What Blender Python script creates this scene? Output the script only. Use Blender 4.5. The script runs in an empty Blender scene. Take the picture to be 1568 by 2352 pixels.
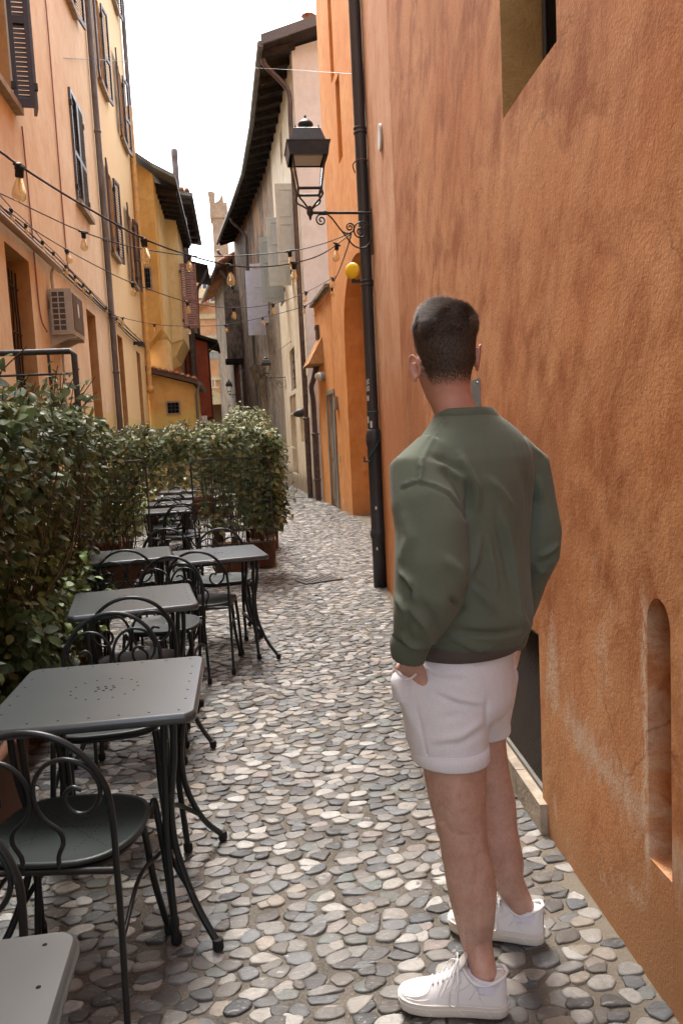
import bpy, bmesh, math, random
import numpy as np
from mathutils import Matrix, Vector
random.seed(7); RNG = np.random.default_rng(7)
SC = bpy.context.scene
COL = SC.collection
PI = math.pi

# ------------------------------------------------------------------ camera
CAM_LOC = np.array([0.0, 0.0, 1.5])
R3 = np.array([[0.99016975, 0.06122017, -0.12576149],
               [-0.13095699, 0.08992389, -0.98730135],
               [-0.0491338, 0.99406528, 0.09705713]])
cd = bpy.data.cameras.new('camera'); cam = bpy.data.objects.new('camera', cd); COL.objects.link(cam)
M4 = Matrix.Identity(4)
for i in range(3):
    for j in range(3):
        M4[i][j] = R3[i, j]
    M4[i][3] = CAM_LOC[i]
cam.matrix_world = M4
cd.sensor_fit = 'VERTICAL'; cd.sensor_height = 24; cd.sensor_width = 16; cd.lens = 18
cd.clip_start = 0.05; cd.clip_end = 600
SC.camera = cam

# ------------------------------------------------------------------ overcast sky + weak sun
w = bpy.data.worlds.new('World'); SC.world = w; w.use_nodes = True
nt = w.node_tree; nt.nodes.clear()
sky = nt.nodes.new('ShaderNodeTexSky'); sky.sky_type = 'NISHITA'; sky.sun_disc = False
SUN_EL, SUN_ROT = math.radians(64), math.radians(-14)
sky.sun_elevation = SUN_EL; sky.sun_rotation = SUN_ROT
sky.air_density = 1.0; sky.dust_density = 6.0; sky.ozone_density = 1.0
hs = nt.nodes.new('ShaderNodeHueSaturation'); hs.inputs['Saturation'].default_value = 0.55
bg = nt.nodes.new('ShaderNodeBackground'); bg.inputs['Strength'].default_value = 0.15
wo = nt.nodes.new('ShaderNodeOutputWorld')
nt.links.new(sky.outputs[0], hs.inputs['Color']); nt.links.new(hs.outputs[0], bg.inputs['Color'])
nt.links.new(bg.outputs[0], wo.inputs['Surface'])
sl = bpy.data.lights.new('sun', 'SUN'); sl.energy = 0.7; sl.angle = math.radians(35); sl.color = (1, 0.99, 0.97)
so = bpy.data.objects.new('sun', sl); COL.objects.link(so)
sd = Vector((math.sin(SUN_ROT) * math.cos(SUN_EL), math.cos(SUN_ROT) * math.cos(SUN_EL), math.sin(SUN_EL)))
so.rotation_euler = sd.to_track_quat('Z', 'Y').to_euler(); so.location = (0, 10, 30)
SC.view_settings.view_transform = 'Standard'; SC.view_settings.look = 'None'
SC.view_settings.exposure = 2.50; SC.view_settings.gamma = 1; SC.view_settings.use_curve_mapping = False
try:
    SC.cycles.max_bounces = 8; SC.cycles.diffuse_bounces = 5; SC.cycles.transparent_max_bounces = 12
    SC.cycles.use_denoising = True; SC.cycles.denoiser = 'OPENIMAGEDENOISE'; SC.cycles.denoising_input_passes = 'RGB_ALBEDO_NORMAL'; SC.cycles.denoising_prefilter = 'NONE'; SC.cycles.use_adaptive_sampling = False
except Exception:
    pass

# ------------------------------------------------------------------ measuring helpers: a sight line from the standpoint met with a real plane
def _ray(u, v):
    d = np.array([u - 784.0, -(v - 1176.0), -1764.0]); return R3 @ (d / np.linalg.norm(d))
def on_plane(u, v, n, k):
    r = _ray(u, v); n = np.array(n, float); t = (k - n @ CAM_LOC) / (n @ r); return CAM_LOC + t * r
def gz(u, v, z=0.0): return on_plane(u, v, (0, 0, 1), z)
def atx(u, v, x): return on_plane(u, v, (1, 0, 0), x)
def aty(u, v, y): return on_plane(u, v, (0, 1, 0), y)
def proj(P):
    q = (np.asarray(P, float) - CAM_LOC) @ R3
    return np.stack([784 + 1764 * q[..., 0] / -q[..., 2], 1176 - 1764 * q[..., 1] / -q[..., 2]], -1)

# ------------------------------------------------------------------ objects
ORG = {}
def tag(o, label=None, cat=None, group=None, kind=None):
    if label: o['label'] = label
    if cat: o['category'] = cat
    if group: o['group'] = group
    if kind: o['kind'] = kind
    return o
def thing(name, label, cat, loc=(0, 0, 0), group=None):
    o = bpy.data.objects.new(name, None); COL.objects.link(o); o.location = loc
    o.empty_display_size = 0.1
    ORG[o.name] = np.array(loc, float); return tag(o, label, cat, group)
def link(name, me, parent=None, org=None):
    o = bpy.data.objects.new(name, me); COL.objects.link(o)
    if parent is not None:
        o.parent = parent; ORG[o.name] = ORG[parent.name]
    else:
        org = np.zeros(3) if org is None else np.asarray(org, float)
        o.location = org; ORG[o.name] = org
    return o
def kids(o): return [c for c in bpy.data.objects if c.parent == o]
def copy_tree(o, parent=None, _map=None):
    if _map is None:
        _map = {}
        for c in bpy.data.objects:
            if c.parent: _map.setdefault(c.parent.name, []).append(c)
    c = o.copy(); COL.objects.link(c); ORG[c.name] = ORG[o.name]
    if parent is not None: c.parent = parent
    for ch in _map.get(o.name, []): copy_tree(ch, c, _map)
    return c

class MB:
    def __init__(s): s.v = []; s.f = []; s.sm = []
    def add(s, vs, fs, smooth=False):
        b = len(s.v); s.v.extend([tuple(map(float, p)) for p in vs])
        s.f.extend([tuple(i + b for i in f) for f in fs]); s.sm.extend([smooth] * len(fs)); return s
    def box(s, x0, x1, y0, y1, z0, z1):
        return s.add([(x0, y0, z0), (x1, y0, z0), (x1, y1, z0), (x0, y1, z0), (x0, y0, z1), (x1, y0, z1), (x1, y1, z1), (x0, y1, z1)],
                     [(3, 2, 1, 0), (4, 5, 6, 7), (0, 1, 5, 4), (1, 2, 6, 5), (2, 3, 7, 6), (3, 0, 4, 7)])
    def obox(s, c, ax, ay, az):
        c, ax, ay, az = [np.asarray(q, float) for q in (c, ax, ay, az)]
        P = [c + i * ax + j * ay + k * az for k in (-1, 1) for (i, j) in ((-1, -1), (1, -1), (1, 1), (-1, 1))]
        F = [(3, 2, 1, 0), (4, 5, 6, 7), (0, 1, 5, 4), (1, 2, 6, 5), (2, 3, 7, 6), (3, 0, 4, 7)]
        if np.dot(np.cross(ax, ay), az) < 0: F = [f[::-1] for f in F]
        return s.add(P, F)
    def quad(s, a, b, c, d): return s.add([a, b, c, d], [(0, 1, 2, 3)])
    def prism(s, poly, off, smooth=False):
        # poly: list of 3-D points (planar); off: extrusion vector
        n = len(poly); P = [np.asarray(p, float) for p in poly]; off = np.asarray(off, float)
        nv = np.zeros(3)
        for i in range(n): nv += np.cross(P[i], P[(i + 1) % n])
        if nv @ off < 0: P = P[::-1]
        V = P + [p + off for p in P]
        F = [tuple(range(n))[::-1], tuple(range(n, 2 * n))] + [(i, (i + 1) % n, n + (i + 1) % n, n + i) for i in range(n)]
        return s.add(V, F, smooth)
    def tube(s, pts, r, n=8, cap=True, closed=False):
        P = [np.asarray(p, float) for p in pts]; m = len(P)
        rs = r if hasattr(r, '__len__') else [r] * m
        T = []
        for i in range(m):
            a = P[(i - 1) % m] if (closed or i > 0) else P[0]; b = P[(i + 1) % m] if (closed or i < m - 1) else P[-1]
            t = b - a; L = np.linalg.norm(t); T.append(t / L if L > 1e-9 else np.array([0, 0, 1.]))
        up = np.array([0, 0, 1.]) if abs(T[0][2]) < 0.9 else np.array([1., 0, 0])
        N = np.cross(T[0], up); N /= np.linalg.norm(N)
        V = []
        for i in range(m):
            N = N - T[i] * (N @ T[i]); N /= max(np.linalg.norm(N), 1e-9); B = np.cross(T[i], N)
            for k in range(n):
                a = 2 * PI * k / n; V.append(P[i] + rs[i] * (math.cos(a) * N + math.sin(a) * B))
        F = []
        for i in range(m if closed else m - 1):
            j = (i + 1) % m
            for k in range(n): F.append((i * n + k, i * n + (k + 1) % n, j * n + (k + 1) % n, j * n + k))
        s.add(V, F, True)
        if cap and not closed:
            s.add(V[:n], [tuple(range(n))[::-1]]); s.add(V[-n:], [tuple(range(n))])
        return s
    def lathe(s, prof, c=(0, 0, 0), n=16, smooth=True, ax=None):
        c = np.asarray(c, float)
        A = np.array([0, 0, 1.]) if ax is None else np.asarray(ax, float) / np.linalg.norm(ax)
        X = np.cross(A, [0, 1., 0]) if abs(A[1]) < .9 else np.cross(A, [1., 0, 0]); X /= np.linalg.norm(X); Y = np.cross(A, X)
        V = []
        for (r, z) in prof:
            for k in range(n):
                a = 2 * PI * k / n; V.append(c + A * z + r * (math.cos(a) * X + math.sin(a) * Y))
        F = []
        for i in range(len(prof) - 1):
            for k in range(n): F.append((i * n + k, i * n + (k + 1) % n, (i + 1) * n + (k + 1) % n, (i + 1) * n + k))
        s.add(V, F, smooth)
        m = len(prof) - 1
        s.add(V[:n], [tuple(range(n))[::-1]]); s.add(V[m * n:], [tuple(range(n))])
        return s
    def loft(s, rings, closed=True, cap=True, smooth=True):
        n = len(rings[0]); V = [p for r in rings for p in r]; F = []
        for i in range(len(rings) - 1):
            for k in range(n if closed else n - 1):
                F.append((i * n + k, i * n + (k + 1) % n, (i + 1) * n + (k + 1) % n, (i + 1) * n + k))
        s.add(V, F, smooth)
        if cap:
            s.add(rings[0], [tuple(range(n))[::-1]]); s.add(rings[-1], [tuple(range(n))])
        return s
    def build(s, name, mat=None, parent=None, label=None, cat=None, group=None, kind=None, org=None):
        V = np.array(s.v, float).reshape(-1, 3)
        if parent is not None: o_ = ORG[parent.name]
        elif org is not None: o_ = np.asarray(org, float)
        else: o_ = np.array([*(V[:, :2].min(0) + V[:, :2].max(0)) / 2, V[:, 2].min()])
        me = bpy.data.meshes.new(name); me.from_pydata((V - o_).tolist(), [], s.f)
        me.polygons.foreach_set('use_smooth', s.sm)
        if mat is not None: me.materials.append(mat)
        me.update()
        o = link(name, me, parent, o_)
        return tag(o, label, cat, group, kind)

def np_mesh(name, V, F, mat, parent=None, org=None, smooth=False, kind=None):
    me = bpy.data.meshes.new(name); o_ = ORG[parent.name] if parent is not None else (np.zeros(3) if org is None else np.asarray(org, float))
    me.from_pydata((np.asarray(V) - o_).tolist(), [], F if isinstance(F, list) else F.tolist())
    if smooth: me.polygons.foreach_set('use_smooth', [True] * len(me.polygons))
    me.materials.append(mat); me.update()
    o = link(name, me, parent, o_)
    return tag(o, kind=kind)

def spline(pts, n=8):
    # Catmull-Rom through the points
    P = [np.asarray(p, float) for p in pts]; Q = [2 * P[0] - P[1]] + P + [2 * P[-1] - P[-2]]; out = []
    for i in range(1, len(Q) - 2):
        for k in range(n):
            t = k / n; a, b, c, d = Q[i - 1], Q[i], Q[i + 1], Q[i + 2]
            out.append(0.5 * ((2 * b) + (-a + c) * t + (2 * a - 5 * b + 4 * c - d) * t * t + (-a + 3 * b - 3 * c + d) * t ** 3))
    return out + [P[-1]]

# ------------------------------------------------------------------ materials
class NT:
    def __init__(s, name):
        s.m = bpy.data.materials.new(name); s.m.use_nodes = True; s.t = s.m.node_tree; s.t.nodes.clear()
        s.out = s.n('ShaderNodeOutputMaterial'); s.b = s.n('ShaderNodeBsdfPrincipled'); s.l(s.b.outputs[0], s.out.inputs[0])
    def n(s, t, **k):
        x = s.t.nodes.new(t)
        for a, b in k.items(): setattr(x, a, b)
        return x
    def l(s, a, b): s.t.links.new(a, b)
    def inp(s, x, **k):
        for a, b in k.items():
            sock = x.inputs[a.replace('_', ' ')]
            if hasattr(b, 'is_output'): s.l(b, sock)
            else: sock.default_value = b
        return x
    def pos(s, obj=False):
        if obj: return s.n('ShaderNodeTexCoord').outputs['Object']
        return s.n('ShaderNodeNewGeometry').outputs['Position']
    def map(s, vec, scale=(1, 1, 1), rot=(0, 0, 0), loc=(0, 0, 0)):
        m = s.n('ShaderNodeMapping'); s.l(vec, m.inputs[0]); m.inputs['Scale'].default_value = scale; m.inputs['Rotation'].default_value = rot
        m.inputs['Location'].default_value = loc; return m.outputs[0]
    def noise(s, vec, scale, detail=4, rough=0.55, dist=0.0):
        x = s.n('ShaderNodeTexNoise'); s.l(vec, x.inputs['Vector']); x.inputs['Scale'].default_value = scale
        x.inputs['Detail'].default_value = detail; x.inputs['Roughness'].default_value = rough; x.inputs['Distortion'].default_value = dist
        return x.outputs['Fac']
    def ramp(s, fac, stops):
        r = s.n('ShaderNodeValToRGB'); s.l(fac, r.inputs[0]); e = r.color_ramp.elements
        while len(e) < len(stops): e.new(0.5)
        for q, (p, c) in zip(e, stops):
            q.position = p; q.color = (*c, 1) if hasattr(c, '__len__') else (c, c, c, 1)
        return r.outputs[0]
    def mix(s, fac, a, b, mode='MIX'):
        x = s.n('ShaderNodeMix', data_type='RGBA', blend_type=mode)
        for i, q in ((0, fac), (6, a), (7, b)):
            if hasattr(q, 'is_output'): s.l(q, x.inputs[i])
            elif i == 0: x.inputs[0].default_value = q
            else: x.inputs[i].default_value = (*q, 1)
        return x.outputs[2]
    def math(s, op, a, b=0.0, clamp=False):
        x = s.n('ShaderNodeMath', operation=op, use_clamp=clamp)
        for i, q in ((0, a), (1, b)):
            if hasattr(q, 'is_output'): s.l(q, x.inputs[i])
            else: x.inputs[i].default_value = q
        return x.outputs[0]
    def sep(s, vec):
        x = s.n('ShaderNodeSeparateXYZ'); s.l(vec, x.inputs[0]); return x.outputs
    def smooth(s, val, a, b):
        x = s.n('ShaderNodeMapRange', interpolation_type='SMOOTHSTEP'); s.l(val, x.inputs[0])
        x.inputs[1].default_value = a; x.inputs[2].default_value = b; return x.outputs[0]
    def bump(s, h, strength=0.3, dist=0.01, prev=None):
        x = s.n('ShaderNodeBump'); s.l(h, x.inputs['Height']); x.inputs['Strength'].default_value = strength; x.inputs['Distance'].default_value = dist
        if prev is not None: s.l(prev, x.inputs['Normal'])
        return x.outputs[0]
    def done(s, color=None, rough=0.7, normal=None, spec=0.5, metal=0.0, **k):
        for key, q in (('Base Color', color), ('Roughness', rough), ('Normal', normal), ('Specular IOR Level', spec), ('Metallic', metal)):
            if q is None: continue
            if hasattr(q, 'is_output'): s.l(q, s.b.inputs[key])
            elif key == 'Base Color': s.b.inputs[key].default_value = (*q, 1)
            else: s.b.inputs[key].default_value = q
        for a, b in k.items(): s.b.inputs[a.replace('_', ' ')].default_value = b
        return s.m

def simple(name, col, rough=0.6, spec=0.5, var=0.15, scale=20, bump=0.1, metal=0.0, obj=True, stretch=(1, 1, 1), dirt=None, bd=0.004):
    t = NT(name); p = t.map(t.pos(obj), stretch); a = t.noise(p, scale, 5)
    lo = tuple(c * (1 - var) for c in col); hi = tuple(min(1, c * (1 + var)) for c in col)
    c = t.ramp(a, [(0.3, lo), (0.7, hi)])
    if dirt:
        d = t.noise(p, scale * 0.25, 6, 0.65); c = t.mix(t.ramp(d, [(0.5, 0.0), (0.68, 1.0)]), c, dirt)
    nn = t.bump(t.noise(p, scale * 4, 4), bump, bd) if bump else None
    rr = t.ramp(a, [(0.2, max(rough - 0.08, 0)), (0.8, min(rough + 0.1, 1))])
    return t.done(c, rr, nn, spec, metal)

def stucco(name, base, dark, light, streak=0.5, grain=0.25, low=None, lowz=0.5, wear=None, slant=0.25, patch=0.6, extra=None, gs=90, smoothw=None):
    """plaster: blotches, brushed vertical streaks, sand grain; optional worn base course"""
    t = NT(name); p = t.pos()
    big = t.noise(p, 0.9, 5, 0.6); mid = t.noise(p, 3.5, 5, 0.6, 0.4)
    st = t.noise(t.map(t.map(p, rot=(slant, 0, 0)), (3.2, 3.2, 1.15)), 1.25, 7, 0.68, 0.6); st2 = t.noise(t.map(t.map(p, rot=(slant * .6, 0, 0)), (5.5, 5.5, 2.4)), 1.6, 6, 0.70, 0.8)
    c = t.mix(t.ramp(big, [(0.40, 0.0), (0.60, 1.0)]), base, light)
    c = t.mix(t.math('MULTIPLY', t.ramp(mid, [(0.44, 0.0), (0.62, 1.0)]), patch), c, dark)
    c = t.mix(t.math('MULTIPLY', t.ramp(st, [(0.45, 0.0), (0.66, 1.0)]), streak), c, light)
    c = t.mix(t.math('MULTIPLY', t.ramp(st, [(0.30, 1.0), (0.46, 0.0)]), streak), c, dark)
    c = t.mix(t.math('MULTIPLY', t.ramp(st2, [(0.50, 0.0), (0.62, 1.0)]), streak * .6), c, light); c = t.mix(t.math('MULTIPLY', t.ramp(st2, [(0.36, 1.0), (0.47, 0.0)]), streak * .6), c, dark)
    fine = t.noise(p, 55, 6, 0.7)
    c = t.mix(t.math('MULTIPLY', t.ramp(fine, [(0.38, 1.0), (0.5, 0.0)]), 0.28), c, dark); c = t.mix(t.math('MULTIPLY', t.ramp(fine, [(0.54, 0.0), (0.66, 1.0)]), 0.22), c, light)
    hug = t.noise(t.map(p, (1, 1, .8), loc=(3.1, 5.7, 1.3)), .55, 4, .55, .8); c = t.mix(t.math('MULTIPLY', t.ramp(hug, [(0.50, 0.0), (0.62, 1.0)]), patch * .55), c, dark)
    z = t.sep(p)[2]
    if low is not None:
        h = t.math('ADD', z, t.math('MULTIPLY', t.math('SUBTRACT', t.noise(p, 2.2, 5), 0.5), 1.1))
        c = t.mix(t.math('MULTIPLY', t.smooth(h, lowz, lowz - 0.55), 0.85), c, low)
    if wear is not None:
        wn = t.noise(t.map(p, (1.6, 1.6, 1.0), (0.75, 0, 0)), 1.7, 7, 0.68, 0.6)
        wm = t.math('MULTIPLY', t.ramp(wn, [(0.575, 0.0), (0.66, 1.0)]), t.smooth(z, 1.35, 0.75))
        wm = t.math('MULTIPLY', wm, t.ramp(fine, [(0.38, 0.25), (0.56, 1.0)]))
        c = t.mix(t.math('MULTIPLY', wm, 0.75), c, wear)
    if extra is not None: c = extra(t, p, c)
    g1 = t.noise(p, gs, 5, 0.65); g2 = t.noise(p, gs * 0.22, 4, 0.6)
    hgt = t.math('ADD', t.math('MULTIPLY', g1, 0.8), t.math('MULTIPLY', g2, .42))
    nn = t.bump(hgt, grain, 0.012)
    return t.done(c, 0.88, nn, 0.25)
# ------------------------------------------------------------------ ground
def m_mortar():
    t = NT('mortar'); p = t.pos()
    a = t.noise(p, 6, 6, 0.65); b = t.noise(p, 140, 5, 0.7); c0 = t.noise(p, 1.1, 4)
    c = t.ramp(a, [(0.3, (0.060, 0.053, 0.044)), (0.7, (0.15, 0.135, 0.112))])
    c = t.mix(t.ramp(c0, [(0.4, 0.0), (0.7, 0.6)]), c, (0.10, 0.085, 0.068))
    c = t.mix(t.ramp(b, [(0.5, 0.0), (0.7, 0.6)]), c, (0.30, 0.27, 0.22))
    x = t.sep(p)[0]
    c = t.mix(t.math('MULTIPLY', t.smooth(x, 0.55, 1.05), 0.6), c, (0.20, 0.17, 0.125))
    return t.done(c, 0.95, t.bump(b, 0.6, 0.006), 0.2)
def m_stone():
    t = NT('river_stone'); p = t.pos()
    oi = t.n('ShaderNodeObjectInfo').outputs['Random']; g = t.n('ShaderNodeNewGeometry').outputs['Random Per Island']
    r = t.math('FRACT', t.math('ADD', oi, g))
    rm = t.n('ShaderNodeValToRGB'); t.l(r, rm.inputs[0]); e = rm.color_ramp.elements; rm.color_ramp.interpolation = 'CONSTANT'
    st = [(0, (.050, .054, .057)), (.12, (.100, .110, .115)), (.22, (.165, .175, .178)), (.37, (.225, .215, .195)), (.50, (.155, .142, .125)), (.60, (.36, .335, .295)),
          (.72, (.47, .45, .41)), (.80, (.33, .28, .22)), (.85, (.28, .235, .21)), (.89, (.085, .076, .068)), (.96, (.14, .16, .145))]
    while len(e) < len(st): e.new(.5)
    for q, (pp, cc) in zip(e, st): q.position = pp; q.color = (*cc, 1)
    r2 = t.math('FRACT', t.math('MULTIPLY', r, 37.7))
    off = t.n('ShaderNodeCombineXYZ'); 
    for i in range(3): t.l(t.math('MULTIPLY', r, 91.0 + 37 * i), off.inputs[i])
    va = t.n('ShaderNodeVectorMath', operation='ADD'); t.l(p, va.inputs[0]); t.l(off.outputs[0], va.inputs[1]); q = va.outputs[0]
    n1 = t.noise(q, 38, 8, 0.74, 0.8); n2 = t.noise(t.map(q, (1, 3.5, 1), (0, 0, 0.6)), 22, 5, 0.7, 1.6); n3 = t.noise(p, 1.3, 4)
    c = t.mix(1.0, rm.outputs[0], (.70, .715, .725), 'MULTIPLY')
    c = t.mix(0.95, c, t.ramp(n1, [(0.3, 0.34), (0.7, 0.70)]), 'OVERLAY')
    c = t.mix(t.math('MULTIPLY', t.ramp(n2, [(0.58, 0.0), (0.66, 1.0)]), 0.45), c, (0.52, 0.5, 0.45))
    c = t.mix(t.math('MULTIPLY', t.ramp(n2, [(0.30, 1.0), (0.40, 0.0)]), 0.5), c, (0.07, 0.06, 0.05))
    c = t.mix(t.ramp(r2, [(0, 0.0), (1, 0.3)]), c, (0.15, 0.13, 0.105))
    c = t.mix(t.math('MULTIPLY', t.ramp(n3, [(0.45, 0.0), (0.7, 1.0)]), 0.25), c, (0.13, 0.11, 0.09))
    return t.done(c, t.ramp(n1, [(0.3, 0.34), (0.75, 0.62)]), t.bump(n1, 0.45, 0.006), 0.32)
M_MORTAR, M_STONE = m_mortar(), m_stone()

b = MB(); b.quad((-150, -150, -.02), (150, -150, -.02), (150, 250, -.02), (-150, 250, -.02))
tag(b.build('ground', simple('earth', (.12, .11, .09), .95, .2), org=(0, 0, -.02)), kind='structure')
b = MB(); NXg, NYg = 4, 12
b.quad((-2.6, -6, 0), (2.6, -6, 0), (2.6, 60, 0), (-2.6, 60, 0))
PAVE = b.build('cobbled_pavement', M_MORTAR, kind='structure', org=(0, 0, 0))

def clip(poly, nx, ny, k):
    out = []; m = len(poly)
    for i in range(m):
        ax, ay = poly[i]; bx, by = poly[(i + 1) % m]
        da = ax * nx + ay * ny - k; db = bx * nx + by * ny - k
        if da <= 0: out.append((ax, ay))
        if (da < 0 < db) or (db < 0 < da):
            s = da / (da - db); out.append((ax + (bx - ax) * s, ay + (by - ay) * s))
    return out
def right_edge(y):
    pts = [(-6, 1.0), (1.7, 1.0), (2.6, 1.04), (5.8, 1.25), (7.6, 1.30), (7.9, 1.34), (8.0, 2.2), (12.8, 2.09), (16.4, 1.98), (19.4, 1.8), (26.6, 1.55), (28.3, 1.36), (34, .9), (46, -.2), (60, -1.5)]
    return float(np.interp(y, [q[0] for q in pts], [q[1] for q in pts]))
def stones(y0, y1, sx, sy, x0f, ang, rough=False):
    ca, sa = math.cos(ang), math.sin(ang)
    grid = {}
    xc, yc = 0.0, (y0 + y1) / 2
    NI, NJ = int(4.5 / sx) + 4, int((y1 - y0 + 2) / sy) + 4
    for j in range(-NJ // 2 - 2, NJ // 2 + 3):
        for i in range(-NI // 2 - 2, NI // 2 + 3):
            grid[i, j] = (i + (0.5 if j % 2 else 0) + RNG.uniform(-.36, .36), j + RNG.uniform(-.33, .33))
    out = []
    for (i, j), (cx, cy) in grid.items():
        X, Y = cx * sx, cy * sy; wx = xc + ca * X - sa * Y; wy = yc + sa * X + ca * Y + .05 * math.sin(wx * 2.2)
        if not (y0 <= wy < y1) or wx < x0f(wy) or wx > right_edge(wy) - .02: continue
        poly = [(cx - 1, cy - 1), (cx + 1, cy - 1), (cx + 1, cy + 1), (cx - 1, cy + 1)]
        for dj in (-2, -1, 0, 1, 2):
            for di in (-2, -1, 0, 1, 2):
                if di == 0 and dj == 0: continue
                q = grid.get((i + di, j + dj))
                if q is None: continue
                nx, ny = q[0] - cx, q[1] - cy
                if nx * nx + ny * ny > 4.2: continue
                poly = clip(poly, nx, ny, ((q[0] ** 2 - cx ** 2) + (q[1] ** 2 - cy ** 2)) / 2)
                if len(poly) < 3: break
            if len(poly) < 3: break
        if len(poly) < 4: continue
        P = np.array(poly); c0 = P.mean(0); P = c0 + (P - c0) * np.array([1, 1])
        P = (P - c0) * np.array([sx, sy]); L = np.linalg.norm(P, axis=1, keepdims=True)
        gap = RNG.uniform(.0010, .0030) * (1.0 if wx < .7 else 1.5) * (3.0 if RNG.random() < .06 else 1)
        P = P * np.clip(1 - gap / np.maximum(L, 1e-6), .45, 1)
        for it in range(1 if rough else 2):     # corner cutting
            q_ = .21 if it == 0 else .25; Q = np.roll(P, -1, 0); P = np.stack([(1 - q_) * P + q_ * Q, q_ * P + (1 - q_) * Q], 1).reshape(-1, 2)
            if len(P) > 14: P = P[::2] if len(P) > 20 else P
        P = P + RNG.normal(0, .0013, P.shape)
        P = np.stack([ca * P[:, 0] - sa * P[:, 1], sa * P[:, 0] + ca * P[:, 1]], 1)
        out.append((wx, wy, P))
    return out
def stone_geo(P, rough=False):
    n = len(P); h = RNG.uniform(.003, .0085); tilt = RNG.normal(0, .055, 2)
    def ring(s, z): return np.c_[P * s, z + (P * s) @ tilt * (1 if np.max(z) > 0 else 0)]
    rs = [ring(1.0, -.004), ring(.99, h * .60), ring(.93, h * .92), ring(.70, h * 1.03 + RNG.normal(0, .0006, (n, 1))[:, 0])] if not rough else [ring(1.0, -.004), ring(.95, h * .85)]
    V = np.vstack(rs + [np.array([[0, 0, h * (1.1 if not rough else .95)]])]); F = []
    for k in range(len(rs) - 1):
        for i in range(n): F.append((k * n + i, k * n + (i + 1) % n, (k + 1) * n + (i + 1) % n, (k + 1) * n + i))
    k = len(rs) - 1
    for i in range(n): F.append((k * n + i, k * n + (i + 1) % n, len(V) - 1))
    return V, F
near = stones(0.9, 6.0, .0705, .0485, lambda y: max(-1.7, -.62 * y - .1), .10)
mid = stones(6.0, 13.5, .076, .053, lambda y: -1.75, .06)
far = stones(13.5, 33.0, .12, .085, lambda y: -1.5, .0, True)
vis = []
for k, (x, y, P) in enumerate(near):
    u, v = proj((x, y, 0)); ok = -10 < u < 1580 and v < 2365
    hid = (x < -.3 and 1.95 < y < 2.9) or (x < -.22 and y < 1.28)
    vis.append((np.prod(P.max(0) - P.min(0)) / (x * x + y * y + 2.2) ** 1.5 if ok and not hid else -1, k))
vis.sort(reverse=True); own = {k for _, k in vis[:300]}
BV, BF = [], []; nb = 0
for lst, rough in ((near, False), (mid, False), (far, True)):
    for k, (x, y, P) in enumerate(lst):
        V, F = stone_geo(P, rough)
        if lst is near and k in own:
            me = bpy.data.meshes.new('cobblestone'); me.from_pydata(V.tolist(), [], F); me.polygons.foreach_set('use_smooth', [True] * len(F)); me.materials.append(M_STONE)
            o = bpy.data.objects.new('cobblestone', me); COL.objects.link(o); o.parent = PAVE; o.location = (x, y, 0)
        else:
            BV.append(V + np.array([x, y, 0])); BF.extend([tuple(i + nb for i in f) for f in F]); nb += len(V)
np_mesh('cobblestones', np.vstack(BV), BF, M_STONE, PAVE, smooth=True, kind='stuff')

# drain grate, iron plates and brick strips let into the paving
M_IRON = simple('cast_iron', (.060, .056, .052), .55, .5, .3, 30, .2, dirt=(.10, .06, .035))
M_BRICKRED = simple('red_brick_paver', (.36, .17, .10), .85, .3, .25, 14, .3)
g = thing('drain_grate', 'small slotted iron drain grate let into the cobbles in the middle of the alley', 'drain grate', (.74, 7.98, 0))
c = np.array([.74, 7.98, .0]); ax = np.array([.2, .075, 0]); ay = np.array([-.05, .13, 0])
b = MB(); 
for s in (-1, 1): b.obox(c + s * ay * .95 + [0, 0, .012], ax, ay * .07, (0, 0, .009)); b.obox(c + s * ax * .96 + [0, 0, .012], ax * .05, ay, (0, 0, .0085))
b.build('grate_frame', M_IRON, g)
b = MB(); b.obox(c + [0, 0, .006], ax * .9, ay * .88, (0, 0, .006)); b.build('sump', simple('grate_dark', (.02, .018, .016), .9), g)
for k in range(9):
    b = MB(); b.obox(c + ax * (-.84 + .21 * k) + [0, 0, .015], ax * .055, ay * .88, (0, 0, .005)); b.build('bar', M_IRON, g)
for (x, y, hx, hy, lab) in ((1.30, 20.0, .30, .42, 'brown iron inspection cover set beside the foot of the twin downpipes'), (1.02, 25.2, .3, .55, 'dark iron inspection cover farther up the alley')):
    b = MB(); b.box(x - hx, x + hx, y - hy, y + hy, -.005, .012); cv = b.build('inspection_cover', M_IRON, label=lab, cat='cover')
    b = MB(); b.box(x - hx * .94, x + hx * .94, y - hy * .94, y + hy * .94, .0125, .016); b.build('lid', M_IRON, cv)
for (x0, x1, y0, y1) in ((.75, .99, 19.2, 20.9), (.45, .71, 23.6, 27.0)):
    b = MB(); b.box(x0, x1, y0, y1, -.004, .009); st = b.build('brick_strip', M_MORTAR, kind='structure')
    n = int((y1 - y0) / .14)
    for i in range(n):
        b = MB(); b.box(x0 + .01, x1 - .01, y0 + i * .14 + .008, y0 + (i + 1) * .14 - .006, .003, .013 + .003 * RNG.random()); b.build('brick', M_BRICKRED, st)
# a fallen leaf
b = MB(); b.add([(0, -.028, .022), (.014, 0, .018), (0, .03, .026), (-.014, 0, .019), (0, 0, .016)], [(0, 1, 4), (1, 2, 4), (2, 3, 4), (3, 0, 4)])
P = gz(1355, 1990); b.v = [(P[0] + x, P[1] + y, z) for x, y, z in b.v]
b.build('dead_leaf', simple('dead_leaf_brown', (.42, .17, .05), .7), label='small orange dead leaf lying on the cobbles beside the orange wall', cat='leaf')
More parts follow.
